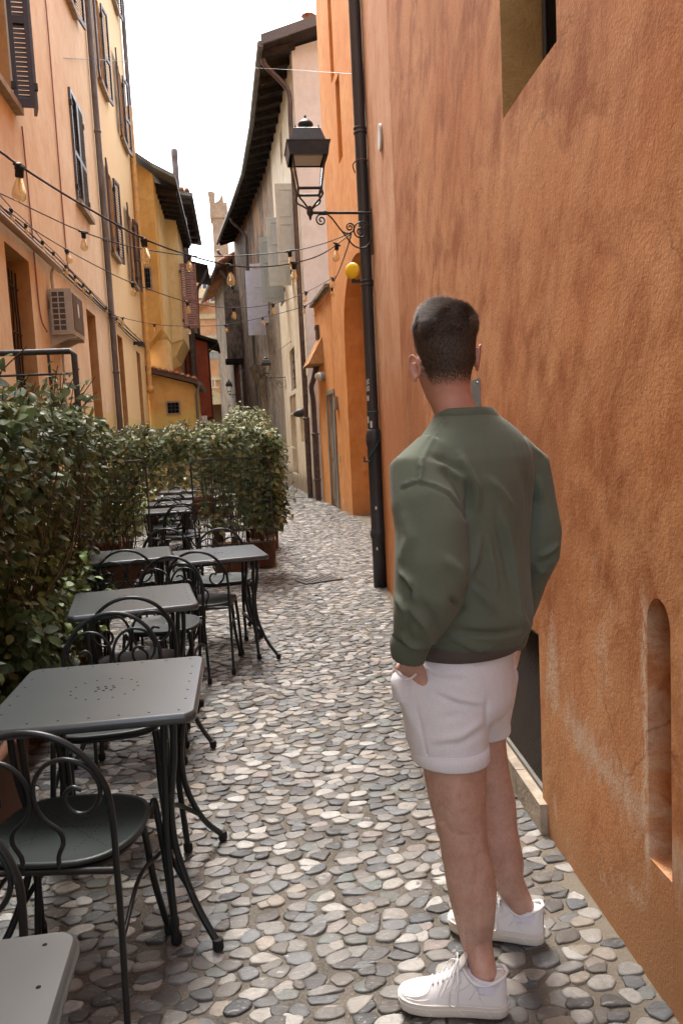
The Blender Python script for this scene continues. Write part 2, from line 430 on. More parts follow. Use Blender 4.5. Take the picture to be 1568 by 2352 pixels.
# ------------------------------------------------------------------ facades
def facade(A, B, z0, z1, ops, thick=0.35, right=True):
    """wall strip over the plan line A->B; ops: (s0, s1, z0, z1, depth) holes with reveals. Outward is to the left of A->B when right=True."""
    A, B = np.array(A, float), np.array(B, float); L = np.linalg.norm(B - A); d = (B - A) / L
    n = np.array([-d[1], d[0]]) if right else np.array([d[1], -d[0]])       # towards the alley
    mb = MB()
    def P(s, z, dep=0.0): q = A + d * s - n * dep; return (q[0], q[1], z)
    ss = sorted({0.0, L} | {o[0] for o in ops} | {o[1] for o in ops}); zs = sorted({z0, z1} | {o[2] for o in ops} | {o[3] for o in ops})
    ss = [s for s in ss if 0 <= s <= L]; zs = [z for z in zs if z0 <= z <= z1]
    for i in range(len(ss) - 1):
        for j in range(len(zs) - 1):
            cs, cz = (ss[i] + ss[i + 1]) / 2, (zs[j] + zs[j + 1]) / 2
            if any(o[0] < cs < o[1] and o[2] < cz < o[3] for o in ops): continue
            q = [P(ss[i], zs[j]), P(ss[i + 1], zs[j]), P(ss[i + 1], zs[j + 1]), P(ss[i], zs[j + 1])]
            mb.add(q if not right else q[::-1], [(0, 1, 2, 3)])
    for (a, b_, c, e, dep) in ops:
        mb.add([P(a, c), P(a, e), P(a, e, dep), P(a, c, dep)], [(0, 1, 2, 3)]); mb.add([P(b_, c), P(b_, c, dep), P(b_, e, dep), P(b_, e)], [(0, 1, 2, 3)])
        mb.add([P(a, e), P(b_, e), P(b_, e, dep), P(a, e, dep)], [(0, 1, 2, 3)]); mb.add([P(a, c), P(a, c, dep), P(b_, c, dep), P(b_, c)], [(0, 1, 2, 3)])
    return mb, P
def arch_fill(mb, P, s0, s1, zspring, ztop, depth, n=12):
    """fill the corners above an arch inside a rectangular hole s0..s1, up to ztop"""
    c = (s0 + s1) / 2; r = (s1 - s0) / 2; h = ztop - zspring
    for sgn in (-1, 1):
        arc = [(c + sgn * r * math.cos(a), zspring + (h - .002) * math.sin(a)) for a in np.linspace(0, PI / 2, n)]
        for k in range(n - 1):
            (a0, b0), (a1, b1) = arc[k], arc[k + 1]
            q = [P(a0, b0), P(a1, b1), P(a1, ztop), P(a0, ztop)]
            mb.add(q, [(0, 1, 2, 3)]); mb.add([P(a0, b0), P(a1, b1), P(a1, b1, depth), P(a0, b0, depth)], [(0, 1, 2, 3)], True)

def _facetpatch(t, p, c): return c
OR_B, OR_D, OR_L = (.48, .188, .064), (.31, .100, .028), (.59, .295, .132)
def _scuff(t, p, c):
    # rubbed patch running down the wall between the vent and the slot
    s = t.sep(p); d = t.math('ADD', t.math('SUBTRACT', s[2], .48), t.math('MULTIPLY', t.math('SUBTRACT', 2.1, s[1]), .16)); n = t.noise(t.map(p, (1, 5, 2.2)), 5, 6, .7, .5)
    m = t.math('SUBTRACT', 1.0, t.math('MULTIPLY', t.math('ABSOLUTE', d), 8.5)); m = t.math('MULTIPLY', m, t.smooth(s[1], 2.55, 2.3)); m = t.math('ADD', m, t.math('MULTIPLY', t.math('SUBTRACT', n, .56), 3.2), True); m = t.math('MULTIPLY', m, t.smooth(s[2], .95, .6)); c = t.mix(t.math('MULTIPLY', m, .72), c, (.58, .46, .34))
    e = t.math('SUBTRACT', 1.0, t.math('MULTIPLY', t.math('ABSOLUTE', t.math('SUBTRACT', s[1], 1.832)), 34.0)); e = t.math('MULTIPLY', e, t.math('MULTIPLY', t.smooth(s[2], .22, .42), t.smooth(s[2], 1.12, 1.0)), True); e = t.math('MULTIPLY', e, t.ramp(n, [(.42, 0), (.55, 1)]), True); c = t.mix(t.math('MULTIPLY', e, .85), c, (.66, .52, .38))
    vo = t.n('ShaderNodeTexVoronoi', feature='DISTANCE_TO_EDGE'); wp = t.n('ShaderNodeVectorMath', operation='ADD'); nz = t.n('ShaderNodeTexNoise'); nz.inputs['Scale'].default_value = 3.0; nz.inputs['Detail'].default_value = 5; t.l(p, nz.inputs['Vector']); sc2 = t.n('ShaderNodeVectorMath', operation='SCALE'); sc2.inputs['Scale'].default_value = .55; t.l(nz.outputs['Color'], sc2.inputs[0]); t.l(p, wp.inputs[0]); t.l(sc2.outputs[0], wp.inputs[1]); t.l(wp.outputs[0], vo.inputs['Vector']); vo.inputs['Scale'].default_value = 1.15
    ck = t.math('MULTIPLY', t.ramp(vo.outputs['Distance'], [(0.0, 1.0), (.007, 0.0)]), t.ramp(t.noise(p, .9, 3), [(.52, 0), (.56, 1)])); return t.mix(t.math('MULTIPLY', ck, .55), c, (.16, .06, .025))
M_OR_NEAR = stucco('orange_plaster', OR_B, OR_D, OR_L, .66, .36, low=(.42, .225, .105), lowz=.55, wear=(.60, .46, .33), slant=-.65, gs=95, extra=_scuff, patch=.95)
M_OR_FACET = stucco('pale_orange_plaster', (.58, .30, .165), (.47, .20, .085), (.66, .41, .26), .6, .3, low=(.47, .18, .055), lowz=2.2, slant=-.15)
M_OR_FAR = stucco('bright_orange_plaster', (.62, .26, .065), (.52, .19, .045), (.68, .34, .125), .45, .25, low=(.50, .26, .12), lowz=.4, slant=.05, wear=(.66, .5, .36))
M_OCHRE_RAW = stucco('raw_ochre_render', (.36, .21, .075), (.26, .14, .045), (.44, .29, .12), .3, 1.0, gs=45)
M_DARKVOID = simple('dark_interior', (.012, .011, .010), .95, .1, bump=0)
M_BLACKIRON = simple('black_iron', (.022, .020, .019), .55, .5, .3, 40, .1)
M_COPPER = simple('weathered_dark_copper', (.045, .040, .038), .48, .5, .45, 9, .15, stretch=(1, 1, .12), dirt=(.085, .13, .115))
M_IRONPIPE = simple('painted_iron_pipe', (.034, .034, .035), .5, .5, .2, 30, .15)
M_STONEW = simple('pale_limestone', (.36, .30, .23), .9, .3, .3, 12, .5, bd=.01)

house = thing('orange_house', 'tall rough orange plastered house along the right side of the alley beside the man', 'house', (1.4, 2.0, 0))
S1 = ((1.0, 1.70), (1.04, 2.60)); S2 = ((1.04, 2.60), (1.25, 5.80)); S3 = ((1.25, 5.80), (1.37, 7.60))
mb, P1 = facade((.98, -6), S1[0], -.1, 11.5, []); MBH = mb
mb1, P1 = facade(*S1, -.1, 11.5, [(.0, .128, .37, 1.065, .14)])
arch_fill(mb1, P1, .034, .125, 1.0, 1.065, .09)
# niche high up and the cellar vent
mb2, P2 = facade(*S2, -.1, 11.5, [(.05, 1.12, .115, .745, .05), (.80, .97, 1.56, 1.735, .04)])
def seg_s(S, y): A, B = np.array(S[0]), np.array(S[1]); return (y - A[1]) / (B[1] - A[1]) * np.linalg.norm(B - A)
mbx = MB()
for m in (MBH, mb1): mbx.add(m.v, m.f)
# the high window recess spans the two strips: y 2.35 .. 2.92 -> cut both
mbx = MB(); mbx.add(MBH.v, MBH.f)
mb1, P1 = facade(*S1, -.1, 11.5, [(.0, .118, .355, 1.065, .14), (seg_s(S1, 2.35), .9008884, 2.665, 3.95, .18)])
arch_fill(mb1, P1, .0, .118, .985, 1.065, .14)
mb2, P2 = facade(*S2, -.1, 11.5, [(.0, seg_s(S2, 2.925), 2.665, 3.95, .18), (.05, 1.12, .115, .745, .05), (.80, .97, 1.56, 1.735, .04)])
def drop_at(mb, ymin, ymax, zmid):   # the two half recesses join: leave out the jamb faces at the strip joint
    keep = []
    for f in mb.f:
        q = np.array([mb.v[i] for i in f]); 
        if q[:, 1].max() - q[:, 1].min() < .06 and abs(q[:, 1].mean() - 2.6) < .08 and q[:, 2].min() > 2.6 and q[:, 2].max() < 4: continue
        keep.append(f)
    mb.f = keep; mb.sm = [False] * len(keep)
drop_at(mb1, 0, 0, 0); drop_at(mb2, 0, 0, 0)
# reveals of the high recess go into their own raw render part
rev = MB()
def take_reveal(mb):
    keep = []
    for f in mb.f:
        q = np.array([mb.v[i] for i in f]); wx = np.interp(q[:, 1], [1.7, 2.6, 5.8], [1.0, 1.04, 1.25])
        if (q[:, 0] - wx).max() > .1 and q[:, 2].min() > 2.6: rev.add([mb.v[i] for i in f], [tuple(range(len(f)))])
        else: keep.append(f)
    mb.f = keep; mb.sm = [False] * len(keep)
take_reveal(mb1); take_reveal(mb2)
for m in (mb1, mb2): mbx.add(m.v, m.f)
mbx.build('wall', M_OR_NEAR, house)
rev.build('window_recess', M_OCHRE_RAW, house)
m3, P3 = facade(*S3, -.1, 11.5, []); m3.quad((1.37, 7.6, -.1), (1.37, 7.6, 11.5), (4.5, 7.6, 11.5), (4.5, 7.6, -.1))
m3.build('pale_wall_strip', M_OR_FACET, house)
b = MB(); b.quad((.98, -6, 11.5), (1.37, 7.6, 11.5), (4.5, 7.6, 11.5), (4.5, -6, 11.5)); b.build('roof', simple('roof_tiles_plain', (.3, .15, .09), .9), house)
b = MB(); b.quad((1.222, 2.30, 2.6), (1.222, 3.0, 2.6), (1.222, 3.0, 4.0), (1.222, 2.30, 4.0)); win = b.build('window', M_DARKVOID, house)
for y in (2.44, 2.57, 2.70, 2.83):
    b = MB(); b.tube([(1.195, y, 2.67), (1.195, y, 3.94)], .011, 8); b.build('bar', M_BLACKIRON, win)
for z in (2.78, 3.3): b = MB(); b.tube([(1.195, 2.36, z), (1.195, 2.9, z + .02)], .012, 8); b.build('cross_bar', M_BLACKIRON, win)
# slot recess: back and dark slit
b = MB(); b.quad(P1(-.03, .3, .138), P1(.14, .3, .138), P1(.14, 1.1, .138), P1(-.03, 1.1, .138)); b.build('slot_back', M_OR_NEAR, house)
b = MB(); b.prism([P1(.002, .80, .137), P1(.05, .80, .137), P1(.055, 1.0, .137), P1(.01, 1.03, .137)], np.array(P1(0, 0, 0)) - np.array(P1(0, 0, .006))); b.build('slot_slit', M_DARKVOID, house)
# cellar vent: frame, crossed wires, dark box and stone sill blocks
vent = MB(); vent.quad(P2(.0, .05, .0495), P2(1.2, .05, .0495), P2(1.2, .8, .0495), P2(.0, .8, .0495))
vent = vent.build('cellar_vent', M_DARKVOID, house)
M_MESHW = simple('brown_expanded_mesh', (.05, .038, .029), .6, .4, .3, 60, 0)
b = MB(); s0, s1, z0, z1 = .05, 1.12, .115, .745; H = z1 - z0
def wire(b, a, c, r=.0026, dep=.030): b.tube([P2(a[0], a[1], dep), P2(c[0], c[1], dep)], r, 4, cap=False)
pitch = .026
for sgn in (1, -1):
    k = s0 - H
    while k < s1 + H:
        pts = []
        q0 = np.array([k, z0]) if sgn > 0 else np.array([k, z1]); q1 = q0 + np.array([H, H * sgn])
        ta, tb = max(0, (s0 - q0[0]) / H), min(1, (s1 - q0[0]) / H)
        if tb > ta: wire(b, q0 + (q1 - q0) * ta, q0 + (q1 - q0) * tb, dep=.030 + .004 * (sgn < 0))
        k += pitch
b.build('wire_mesh', M_MESHW, vent, kind='stuff')
b = MB()
for (a0, a1, c0, c1) in ((s0, s1, z0, z0 + .02), (s0, s1, z1 - .018, z1), (s0, s0 + .014, z0 + .02, z1 - .018), (s1 - .014, s1, z0 + .02, z1 - .018)):
    b.prism([P2(a0, c0, .026), P2(a1, c0, .026), P2(a1, c1, .026), P2(a0, c1, .026)], np.array(P2(0, 0, .012)) - np.array(P2(0, 0, .026)))
b.build('vent_frame', simple('galvanised_frame', (.16, .15, .13), .6), vent)
for (a0, a1) in ((-.0, .30), (.305, .70), (.705, 1.2)):
    b = MB(); b.prism([P2(a0, -.02, .06), P2(a1, -.02, .06), P2(a1, .1165, .06), P2(a0, .1165, .06)], np.array(P2(0, 0, -.028)) - np.array(P2(0, 0, .06)))
    b.build('sill_stone', M_STONEW, house)
# small pierced air grille behind the man's neck
gr = MB(); gr.quad(P2(.80, 1.56, .0395), P2(.97, 1.56, .0395), P2(.97, 1.735, .0395), P2(.80, 1.735, .0395)); gr = gr.build('air_grille', M_DARKVOID, house)
b = MB()
for k in range(13): b.prism([P2(.801 + .0135 * k, 1.56, .004), P2(.801 + .0135 * k + .0042, 1.56, .004), P2(.801 + .0135 * k + .0042, 1.735, .004), P2(.801 + .0135 * k, 1.735, .004)], np.array(P2(0, 0, -.003)) - np.array(P2(0, 0, .004)))
for k in range(11): b.prism([P2(.80, 1.562 + .016 * k, .010), P2(.97, 1.562 + .016 * k, .010), P2(.97, 1.562 + .016 * k + .003, .010), P2(.80, 1.562 + .016 * k + .003, .010)], np.array(P2(0, 0, .004)) - np.array(P2(0, 0, .010)))
b.build('pierced_plate', simple('zinc_plate', (.30, .29, .28), .45, .5, metal=.3), gr, kind='stuff')
b = MB(); q = np.array(P2(.83, 1.715, -.004)); b.lathe([(.0, .0), (.007, .001), (.007, .004), (.002, .005)], q, 10, ax=(-1, .06, 0)); b.build('screw', simple('screw_steel', (.5, .5, .5), .3, metal=.8), gr)
# oval white plaque on the pale strip
b = MB(); cq = np.array(P3(seg_s(S3, 6.38), 3.90, -.004)); tx = np.array(P3(1, 0)) - np.array(P3(0, 0)); tz = np.array([0, 0, 1.]); nn = np.array(P3(0, 0, -1)) - np.array(P3(0, 0, 0))
ring = [cq + tx * .085 * math.cos(a) + tz * .105 * math.sin(a) for a in np.linspace(0, 2 * PI, 24, endpoint=False)]
b.prism(ring, nn * .018); pl = b.build('house_plaque', simple('enamel_white', (.62, .60, .55), .5, var=.2, dirt=(.4, .32, .25)), house)

# ------------------------------------------------------------------ the tall downpipe at the corner
pipe = thing('drainpipe', 'tall dark drainpipe with stickers and a thick iron foot at the orange corner', 'drainpipe', (1.30, 7.42, 0))
px, py = 1.298, 7.42
b = MB(); b.tube([(px, py, 1.50), (px, py, 11.4)], .055, 18); b.build('pipe_shaft', M_COPPER, pipe)
b = MB(); b.lathe([(.058, 0), (.066, 0), (.066, .48), (.074, .5), (.078, .51), (.078, .55), (.07, .57), (.066, .58), (.066, 1.28), (.070, 1.30), (.070, 1.36), (.066, 1.38), (.078, 1.42), (.078, 1.50), (.071, 1.52), (.071, 1.55), (.056, 1.56)], (px, py, 0), 20)
b.build('cast_iron_foot', M_IRONPIPE, pipe)
for z in (2.95, 4.35, 5.9, 7.4):
    b = MB(); b.lathe([(.056, -.03), (.062, -.028), (.062, -.012), (.058, -.01), (.058, .01), (.062, .012), (.062, .028), (.056, .03)], (px, py, z), 18)
    b.tube([(px + .03, py - .04, z), (px + .10, py - .10, z)], .006, 6); b.build('collar', M_COPPER, pipe)
b = MB(); b.lathe([(.056, -.006), (.060, -.006), (.060, .006), (.056, .006)], (px, py, 1.73), 18); b.build('clamp', simple('green_wire', (.05, .13, .09), .5), pipe)
# stickers (flat paper wrapped on the pipe) with a few printed characters
def sticker(a0, a1, z0, z1, r=.0562, mat=None, name='sticker', parent=None):
    b = MB(); n = 6; A = np.linspace(a0, a1, n)
    V = [(px + r * math.cos(a), py + r * math.sin(a), z) for z in (z0, z1) for a in A]
    b.add(V, [(i, i + 1, n + i + 1, n + i) for i in range(n - 1)], True); return b.build(name, mat or M_PAPER, parent or pipe)
M_PAPER = simple('sticker_paper', (.68, .68, .66), .6, bump=0); M_INK = simple('sticker_ink', (.03, .03, .03), .6, bump=0)
A0 = -2.62
def glyph(rows, a, z, w, h, parent, r=.0566):
    # a character as dark cells on the paper
    b = MB(); nr, nc = len(rows), len(rows[0])
    for i, row in enumerate(rows):
        for j, ch in enumerate(row):
            if ch == '#':
                aa, ab = a + w * j / nc, a + w * (j + 1) / nc; za, zb = z + h - h * i / nr, z + h - h * (i + 1) / nr
                b.add([(px + r * math.cos(q), py + r * math.sin(q), zz) for (q, zz) in ((aa, zb), (ab, zb), (ab, za), (aa, za))], [(0, 1, 2, 3)])
    b.build('character', M_INK, parent)
G = {'0': ['###', '#.#', '#.#', '#.#', '###'], '1': ['.#.', '##.', '.#.', '.#.', '###'], '2': ['###', '..#', '###', '#..', '###'], '9': ['###', '#.#', '###', '..#', '###'], '5': ['###', '#..', '###', '..#', '###']}
for (ch, a, z) in (('1', -2.78, 1.985), ('9', -2.42, 1.995), ('1', -2.78, 1.925), ('2', -2.42, 1.93)):
    s_ = sticker(a, a + .30, z, z + .048); glyph(G[ch], a + .07, z + .008, .17, .032, s_)
s_ = sticker(-2.8, -2.3, 1.835, 1.885); b = MB()
for k in range(4): b.add([(px + .0566 * math.cos(q), py + .0566 * math.sin(q), zz) for (q, zz) in ((-2.74, 1.846 + .009 * k), (-2.38, 1.846 + .009 * k), (-2.38, 1.849 + .009 * k), (-2.74, 1.849 + .009 * k))], [(0, 1, 2, 3)])
b.build('print_lines', M_INK, s_)
sticker(-2.95, -2.55, 1.62, 1.685); sticker(-2.30, -1.9, 1.575, 1.64); 
sticker(-2.0, -1.75, .78, .81, .0668); sticker(-2.1, -1.9, .38, .41, .0668)
# green cord with an iron eye hanging on the foot
b = MB(); b.tube(spline([(px + .04, py - .065, 1.56), (px + .045, py - .085, 1.47), (px + .0, py - .095, 1.38), (px - .05, py - .085, 1.31), (px - .065, py - .06, 1.27)], 5), .011, 8)
b.build('cord', simple('green_cord', (.012, .035, .030), .8), label='green cord tied round the iron foot of the drainpipe', cat='cord')
b = MB(); b.box(px - .12, px - .06, py - .10, py - .05, 1.245, 1.262); b.box(px - .12, px - .108, py - .10, py - .05, 1.262, 1.30); b.build('bracket_eye', M_IRONPIPE, pipe)
# cable clipped beside the pipe
b = MB(); b.tube(spline([(px + .055, py - .05, 8.0), (px + .06, py - .055, 5.6), (px + .05, py - .06, 4.7), (px + .06, py - .07, 4.2), (px + .045, py - .075, 3.9), (px + .05, py - .06, 3.5)], 6), .006, 6)
b.build('cable', simple('grey_cable', (.10, .085, .08), .7), label='thin grey electric cable running down the right side of the tall drainpipe', cat='cable')
b = MB(); b.tube(spline([(px + .06, py - .06, 4.06), (px - .03, py - .1, 4.06), (px - .085, py - .02, 4.04), (px - .06, py + .03, 3.98)], 5), .006, 6); b.build('loose_strap', simple('rusty_strap', (.14, .06, .035), .7), pipe)

# ------------------------------------------------------------------ street lantern on its scrolled bracket
M_LAMPIRON = simple('dark_green_black_iron', (.018, .020, .020), .42, .5, .35, 25, .2, dirt=(.05, .035, .025))
M_LAMPTOP = simple('painted_lamp_roof', (.035, .042, .044), .38, .5, .2, 14, .1)
t = NT('lamp_glass'); M_GLASS = t.done((.97, .97, .95), .04, None, .5, Transmission_Weight=1.0, IOR=1.02, Alpha=.25)
t = NT('lamp_diffuser'); M_DIFF = t.done((.55, .50, .42), .4, None, .5)
def lantern(cx, cy, zs, label, group=None, arm_to=None, sc=1.0):
    """zs: z of the eave; everything else relative; sc scales it"""
    L = thing('street_lantern', label, 'street lamp', (cx, cy, zs - .5 * sc), group)
    def sq(h, z): return [(cx - h * sc, cy - h * sc, zs + z * sc), (cx + h * sc, cy - h * sc, zs + z * sc), (cx + h * sc, cy + h * sc, zs + z * sc), (cx - h * sc, cy + h * sc, zs + z * sc)]
    b = MB(); b.loft([sq(.185, 0), sq(.185, .006), sq(.150, .010), sq(.112, .125), sq(.106, .13)], smooth=False); rf = b.build('lamp_roof', M_LAMPTOP, L)
    for (i, j) in ((-1, -1), (1, -1), (1, 1), (-1, 1)):
        b = MB(); b.lathe([(.006 * sc, 0), (.008 * sc, .006 * sc), (.004 * sc, .012 * sc), (.004 * sc, .02 * sc), (.001, .026 * sc)], (cx + i * .098 * sc, cy + j * .098 * sc, zs + .13 * sc), 8); b.build('corner_knob', M_LAMPIRON, rf)
    b = MB(); b.lathe([(r * sc, z * sc) for r, z in ((.045, .10), (.040, .105), (.034, .118), (.034, .132), (.052, .142), (.066, .158), (.062, .172), (.04, .192), (.018, .205), (.009, .21), (.008, .222), (.012, .229), (.007, .238), (.002, .243))], (cx, cy, zs + .03 * sc), 18); b.build('lamp_cap', M_LAMPTOP, L)
    b = MB()   # skirt: flared sides
    o, q = sq(.178, -.001), sq(.162, -.105); 
    for k in range(4): b.add([o[k], o[(k + 1) % 4], q[(k + 1) % 4], q[k]], [(0, 1, 2, 3)]); 
    o2, q2 = sq(.172, -.001), sq(.156, -.105)
    for k in range(4): b.add([o2[k], o2[(k + 1) % 4], q2[(k + 1) % 4], q2[k]], [(3, 2, 1, 0)]); b.add([q[k], q[(k + 1) % 4], q2[(k + 1) % 4], q2[k]], [(0, 1, 2, 3)])
    b.build('skirt', M_LAMPIRON, L)
    b = MB(); b.box(cx - .12 * sc, cx + .12 * sc, cy - .12 * sc, cy + .12 * sc, zs - .105 * sc, zs - .05 * sc); b.build('diffuser', M_DIFF, L)
    a, c_ = sq(.143, -.06), sq(.098, -.36)
    for k in range(4):
        b = MB(); b.tube([a[k], c_[k]], .0085 * sc, 6); b.build('frame_bar', M_LAMPIRON, L)
        g0, g1, g2, g3 = [np.array(x) for x in (a[k], a[(k + 1) % 4], c_[(k + 1) % 4], c_[k])]; cc = np.array([cx, cy, 0])
        inw = (cc - (g0 + g1) / 2); inw[2] = 0; inw /= np.linalg.norm(inw)
        b = MB(); b.prism([g0 + inw * .004, g1 + inw * .004, g2 + inw * .004, g3 + inw * .004], inw * .0025); b.build('glass_pane', M_GLASS, L)
    b = MB()
    for k in range(4): b.tube([c_[k], c_[(k + 1) % 4]], .012 * sc, 6)
    b.build('lower_frame', M_LAMPIRON, L)
    for k in range(4):
        p0 = np.array(c_[k]); ctr = np.array([cx, cy, zs - .52 * sc]); dd = (p0 - np.array([cx, cy, p0[2]]))
        b = MB(); b.tube(spline([p0, p0 + [0, 0, -.06 * sc] + dd * .02, ctr + dd * .55 + [0, 0, .055 * sc], ctr + dd * .18 + [0, 0, .02 * sc]], 5), .0085 * sc, 6); 
        b.tube([p0 + dd * .0, p0 + dd * .12 + np.array([0, 0, -.05 * sc]), p0 - dd * .12 + np.array([0, 0, -.07 * sc])], .006 * sc, 5); b.build('prong', M_LAMPIRON, L)
    b = MB(); b.lathe([(r * sc, z * sc) for r, z in ((.002, -.60), (.012, -.585), (.012, -.57), (.026, -.55), (.030, -.53), (.026, -.51), (.016, -.495), (.014, -.48))], (cx, cy, zs), 12); b.build('hub', M_LAMPIRON, L)
    if arm_to is not None:
        ex, ey = arm_to; za = zs - .535 * sc; d = np.array([ex - cx, ey - cy, 0]); Ln = np.linalg.norm(d); d /= Ln
        b = MB(); b.tube([(cx, cy, za), (ex, ey, za + .0)], .0125 * sc, 8); b.lathe([(.016 * sc, -.015), (.019 * sc, 0), (.016 * sc, .015)], (cx + d[0] * .13 * sc, cy + d[1] * .13 * sc, za), 10, ax=d); b.build('arm', M_LAMPIRON, L)
        def q(s, z): return np.array([cx, cy, 0]) + d * s * Ln + np.array([0, 0, za + z * Ln])
        b = MB(); k = .0068 * sc
        def spiral(c0, r0, a0, turns, sgn): return [q(c0[0] + r0 * (1 - .85 * i / 22) * math.cos(a0 + sgn * turns * 2 * PI * i / 22), c0[1] + r0 * (1 - .85 * i / 22) * math.sin(a0 + sgn * turns * 2 * PI * i / 22)) for i in range(23)]
        b.tube([q(.28, -.02), q(.24, -.025)] + spiral((.175, -.115), .095, 1.2, 1.6, 1), k, 6)
        b.tube(spline([q(.28, -.02), q(.36, -.10), q(.45, -.22), q(.56, -.36), q(.66, -.49), q(.75, -.545), q(.86, -.55), q(.95, -.48), q(.985, -.40)], 6), k, 6)
        b.tube(spline([q(.46, -.24), q(.53, -.305), q(.61, -.32), q(.68, -.29), q(.705, -.24)], 5) + spiral((.635, -.225), .072, -.2, 1.6, 1)[1:], k, 6)
        b.tube(spline([q(.99, -.24), q(.93, -.165), q(.83, -.14), q(.74, -.18), q(.705, -.25)], 5) + spiral((.805, -.30), .105, 2.7, 1.7, 1)[1:], k, 6)
        b.build('scroll', M_LAMPIRON, L)
        b = MB(); nrm = np.array([-d[1], d[0], 0]); b.obox(np.array([ex, ey, za - .30 * Ln]) - d * .006, d * .006, nrm * .02, (0, 0, .36 * Ln)); b.build('wall_plate', M_LAMPIRON, L)
    return L
lantern(.765, 7.20, 4.115, 'large black wrought iron street lantern on a scrolled bracket in front of the tall drainpipe', arm_to=(1.335, 7.23), sc=1.06)

# ------------------------------------------------------------------ bright orange house beyond the pipe
far_house = thing('bright_orange_house', 'bright orange house with a tall blind arch just beyond the drainpipe', 'house', (2.3, 12, 0))
FA, FB = (2.28, 7.75), (2.01, 15.9)
def sF(y): return seg_s((FA, FB), y)
mf, PF = facade(FA, FB, -.1, 14.0, [(sF(11.7), sF(14.45), -.1, 4.52, .36), (sF(13.75), sF(14.15), 6.35, 7.75, .12), (sF(14.2), sF(14.55), 7.9, 9.6, .12)])
arch_fill(mf, PF, sF(11.7), sF(14.45), 3.38, 4.52, .36, 14)
mf.quad((2.01, 15.9, -.1), (4.5, 15.9, -.1), (4.5, 15.9, 14), (2.01, 15.9, 14)); mf.quad((2.28, 7.75, 14), (2.01, 15.9, 14), (4.5, 15.9, 14), (4.5, 7.75, 14))
mf.build('wall', M_OR_FAR, far_house)
mi, PI_ = facade(tuple(np.array(PF(sF(11.6), 0, .358)[:2])), tuple(np.array(PF(sF(14.5), 0, .358)[:2])), -.1, 4.6, [(1.65, 2.55, -.1, 2.15, .2)])
mi.build('arch_back_wall', M_OR_FAR, far_house)
b = MB(); b.quad(PI_(1.6, -.1, .198), PI_(2.6, -.1, .198), PI_(2.6, 2.2, .198), PI_(1.6, 2.2, .198)); b.build('door', simple('orange_brown_door', (.22, .08, .03), .7, dirt=(.12, .05, .03)), far_house)
b = MB(); 
for (y0, y1, z0, z1) in ((13.75, 14.15, 6.35, 7.75), (14.2, 14.55, 7.9, 9.6)): b.quad(PF(sF(y0), z0, .119), PF(sF(y1), z0, .119), PF(sF(y1), z1, .119), PF(sF(y0), z1, .119))
b.build('blind_slit', stucco('shaded_orange_plaster', (.42, .15, .035), (.34, .11, .03), (.5, .2, .06), .4, .2), far_house)  # recess backs coloured darker: the shadow in them is put into the plaster
# lower annexe with the grey door
ann = thing('orange_annexe', 'low bright orange annexe with an old grey wooden door beside the cream house', 'house', (1.95, 17, 0))
GA, GB = (2.005, 15.905), (1.915, 18.3)
ma, PG = facade(GA, GB, -.1, 4.55, [(.1, .98, .0, 2.42, .08)])
ma.quad((1.915, 18.3, -.1), (4, 18.3, -.1), (4, 18.3, 4.55), (1.915, 18.3, 4.55)); ma.build('wall', M_OR_FAR, ann)
M_GREYWOOD = simple('old_grey_paint', (.25, .245, .21), .8, .3, .25, 6, .4, stretch=(3, 3, .5), dirt=(.12, .10, .085))
for k in range(2):
    b = MB(); s0 = .105 + .437 * k; b.prism([PG(s0, .01, .07), PG(s0 + .432, .01, .07), PG(s0 + .432, 2.40, .07), PG(s0, 2.40, .07)], np.array(PG(0, 0, .03)) - np.array(PG(0, 0, .07))); dl = b.build('door_leaf', M_GREYWOOD, ann)
    for (z0, z1) in ((.15, .95), (1.05, 1.75), (1.82, 2.3)):
        b = MB(); b.prism([PG(s0 + .07, z0, .03), PG(s0 + .36, z0, .03), PG(s0 + .36, z1, .03), PG(s0 + .07, z1, .03)], np.array(PG(0, 0, .018)) - np.array(PG(0, 0, .03))); b.build('door_panel', M_GREYWOOD, dl)
b = MB()
for (a0, a1, z0, z1) in ((.02, .10, 0, 2.5), (.98, 1.06, 0, 2.5), (.10, .98, 2.42, 2.5)): b.prism([PG(a0, z0, .0), PG(a1, z0, .0), PG(a1, z1, .0), PG(a0, z1, .0)], np.array(PG(0, 0, -.025)) - np.array(PG(0, 0, 0)))
b.build('door_frame', M_GREYWOOD, ann)
b = MB(); b.prism([PG(-.02, 4.55, .4), PG(2.45, 4.55, .4), PG(2.45, 4.55, -.10), PG(-.02, 4.55, -.10)], (0, 0, .07)); b.build('coping', simple('mossy_stone', (.20, .17, .12), .95, .2, .4, 8, .6, dirt=(.08, .09, .04)), ann)
b = MB(); b.add([PG(1.3, 3.15), PG(2.39, 3.15), PG(2.39, 3.15, -.34), PG(1.3, 3.15, -.34), PG(1.3, 3.75, .0), PG(2.39, 3.75, 0)], [(0, 1, 2, 3), (4, 5, 1, 0), (3, 2, 5, 4), (0, 3, 4), (1, 5, 2)]); b.build('sloping_hood', stucco('ochre_hood', (.45, .23, .08), (.33, .15, .05), (.5, .3, .14)), ann)
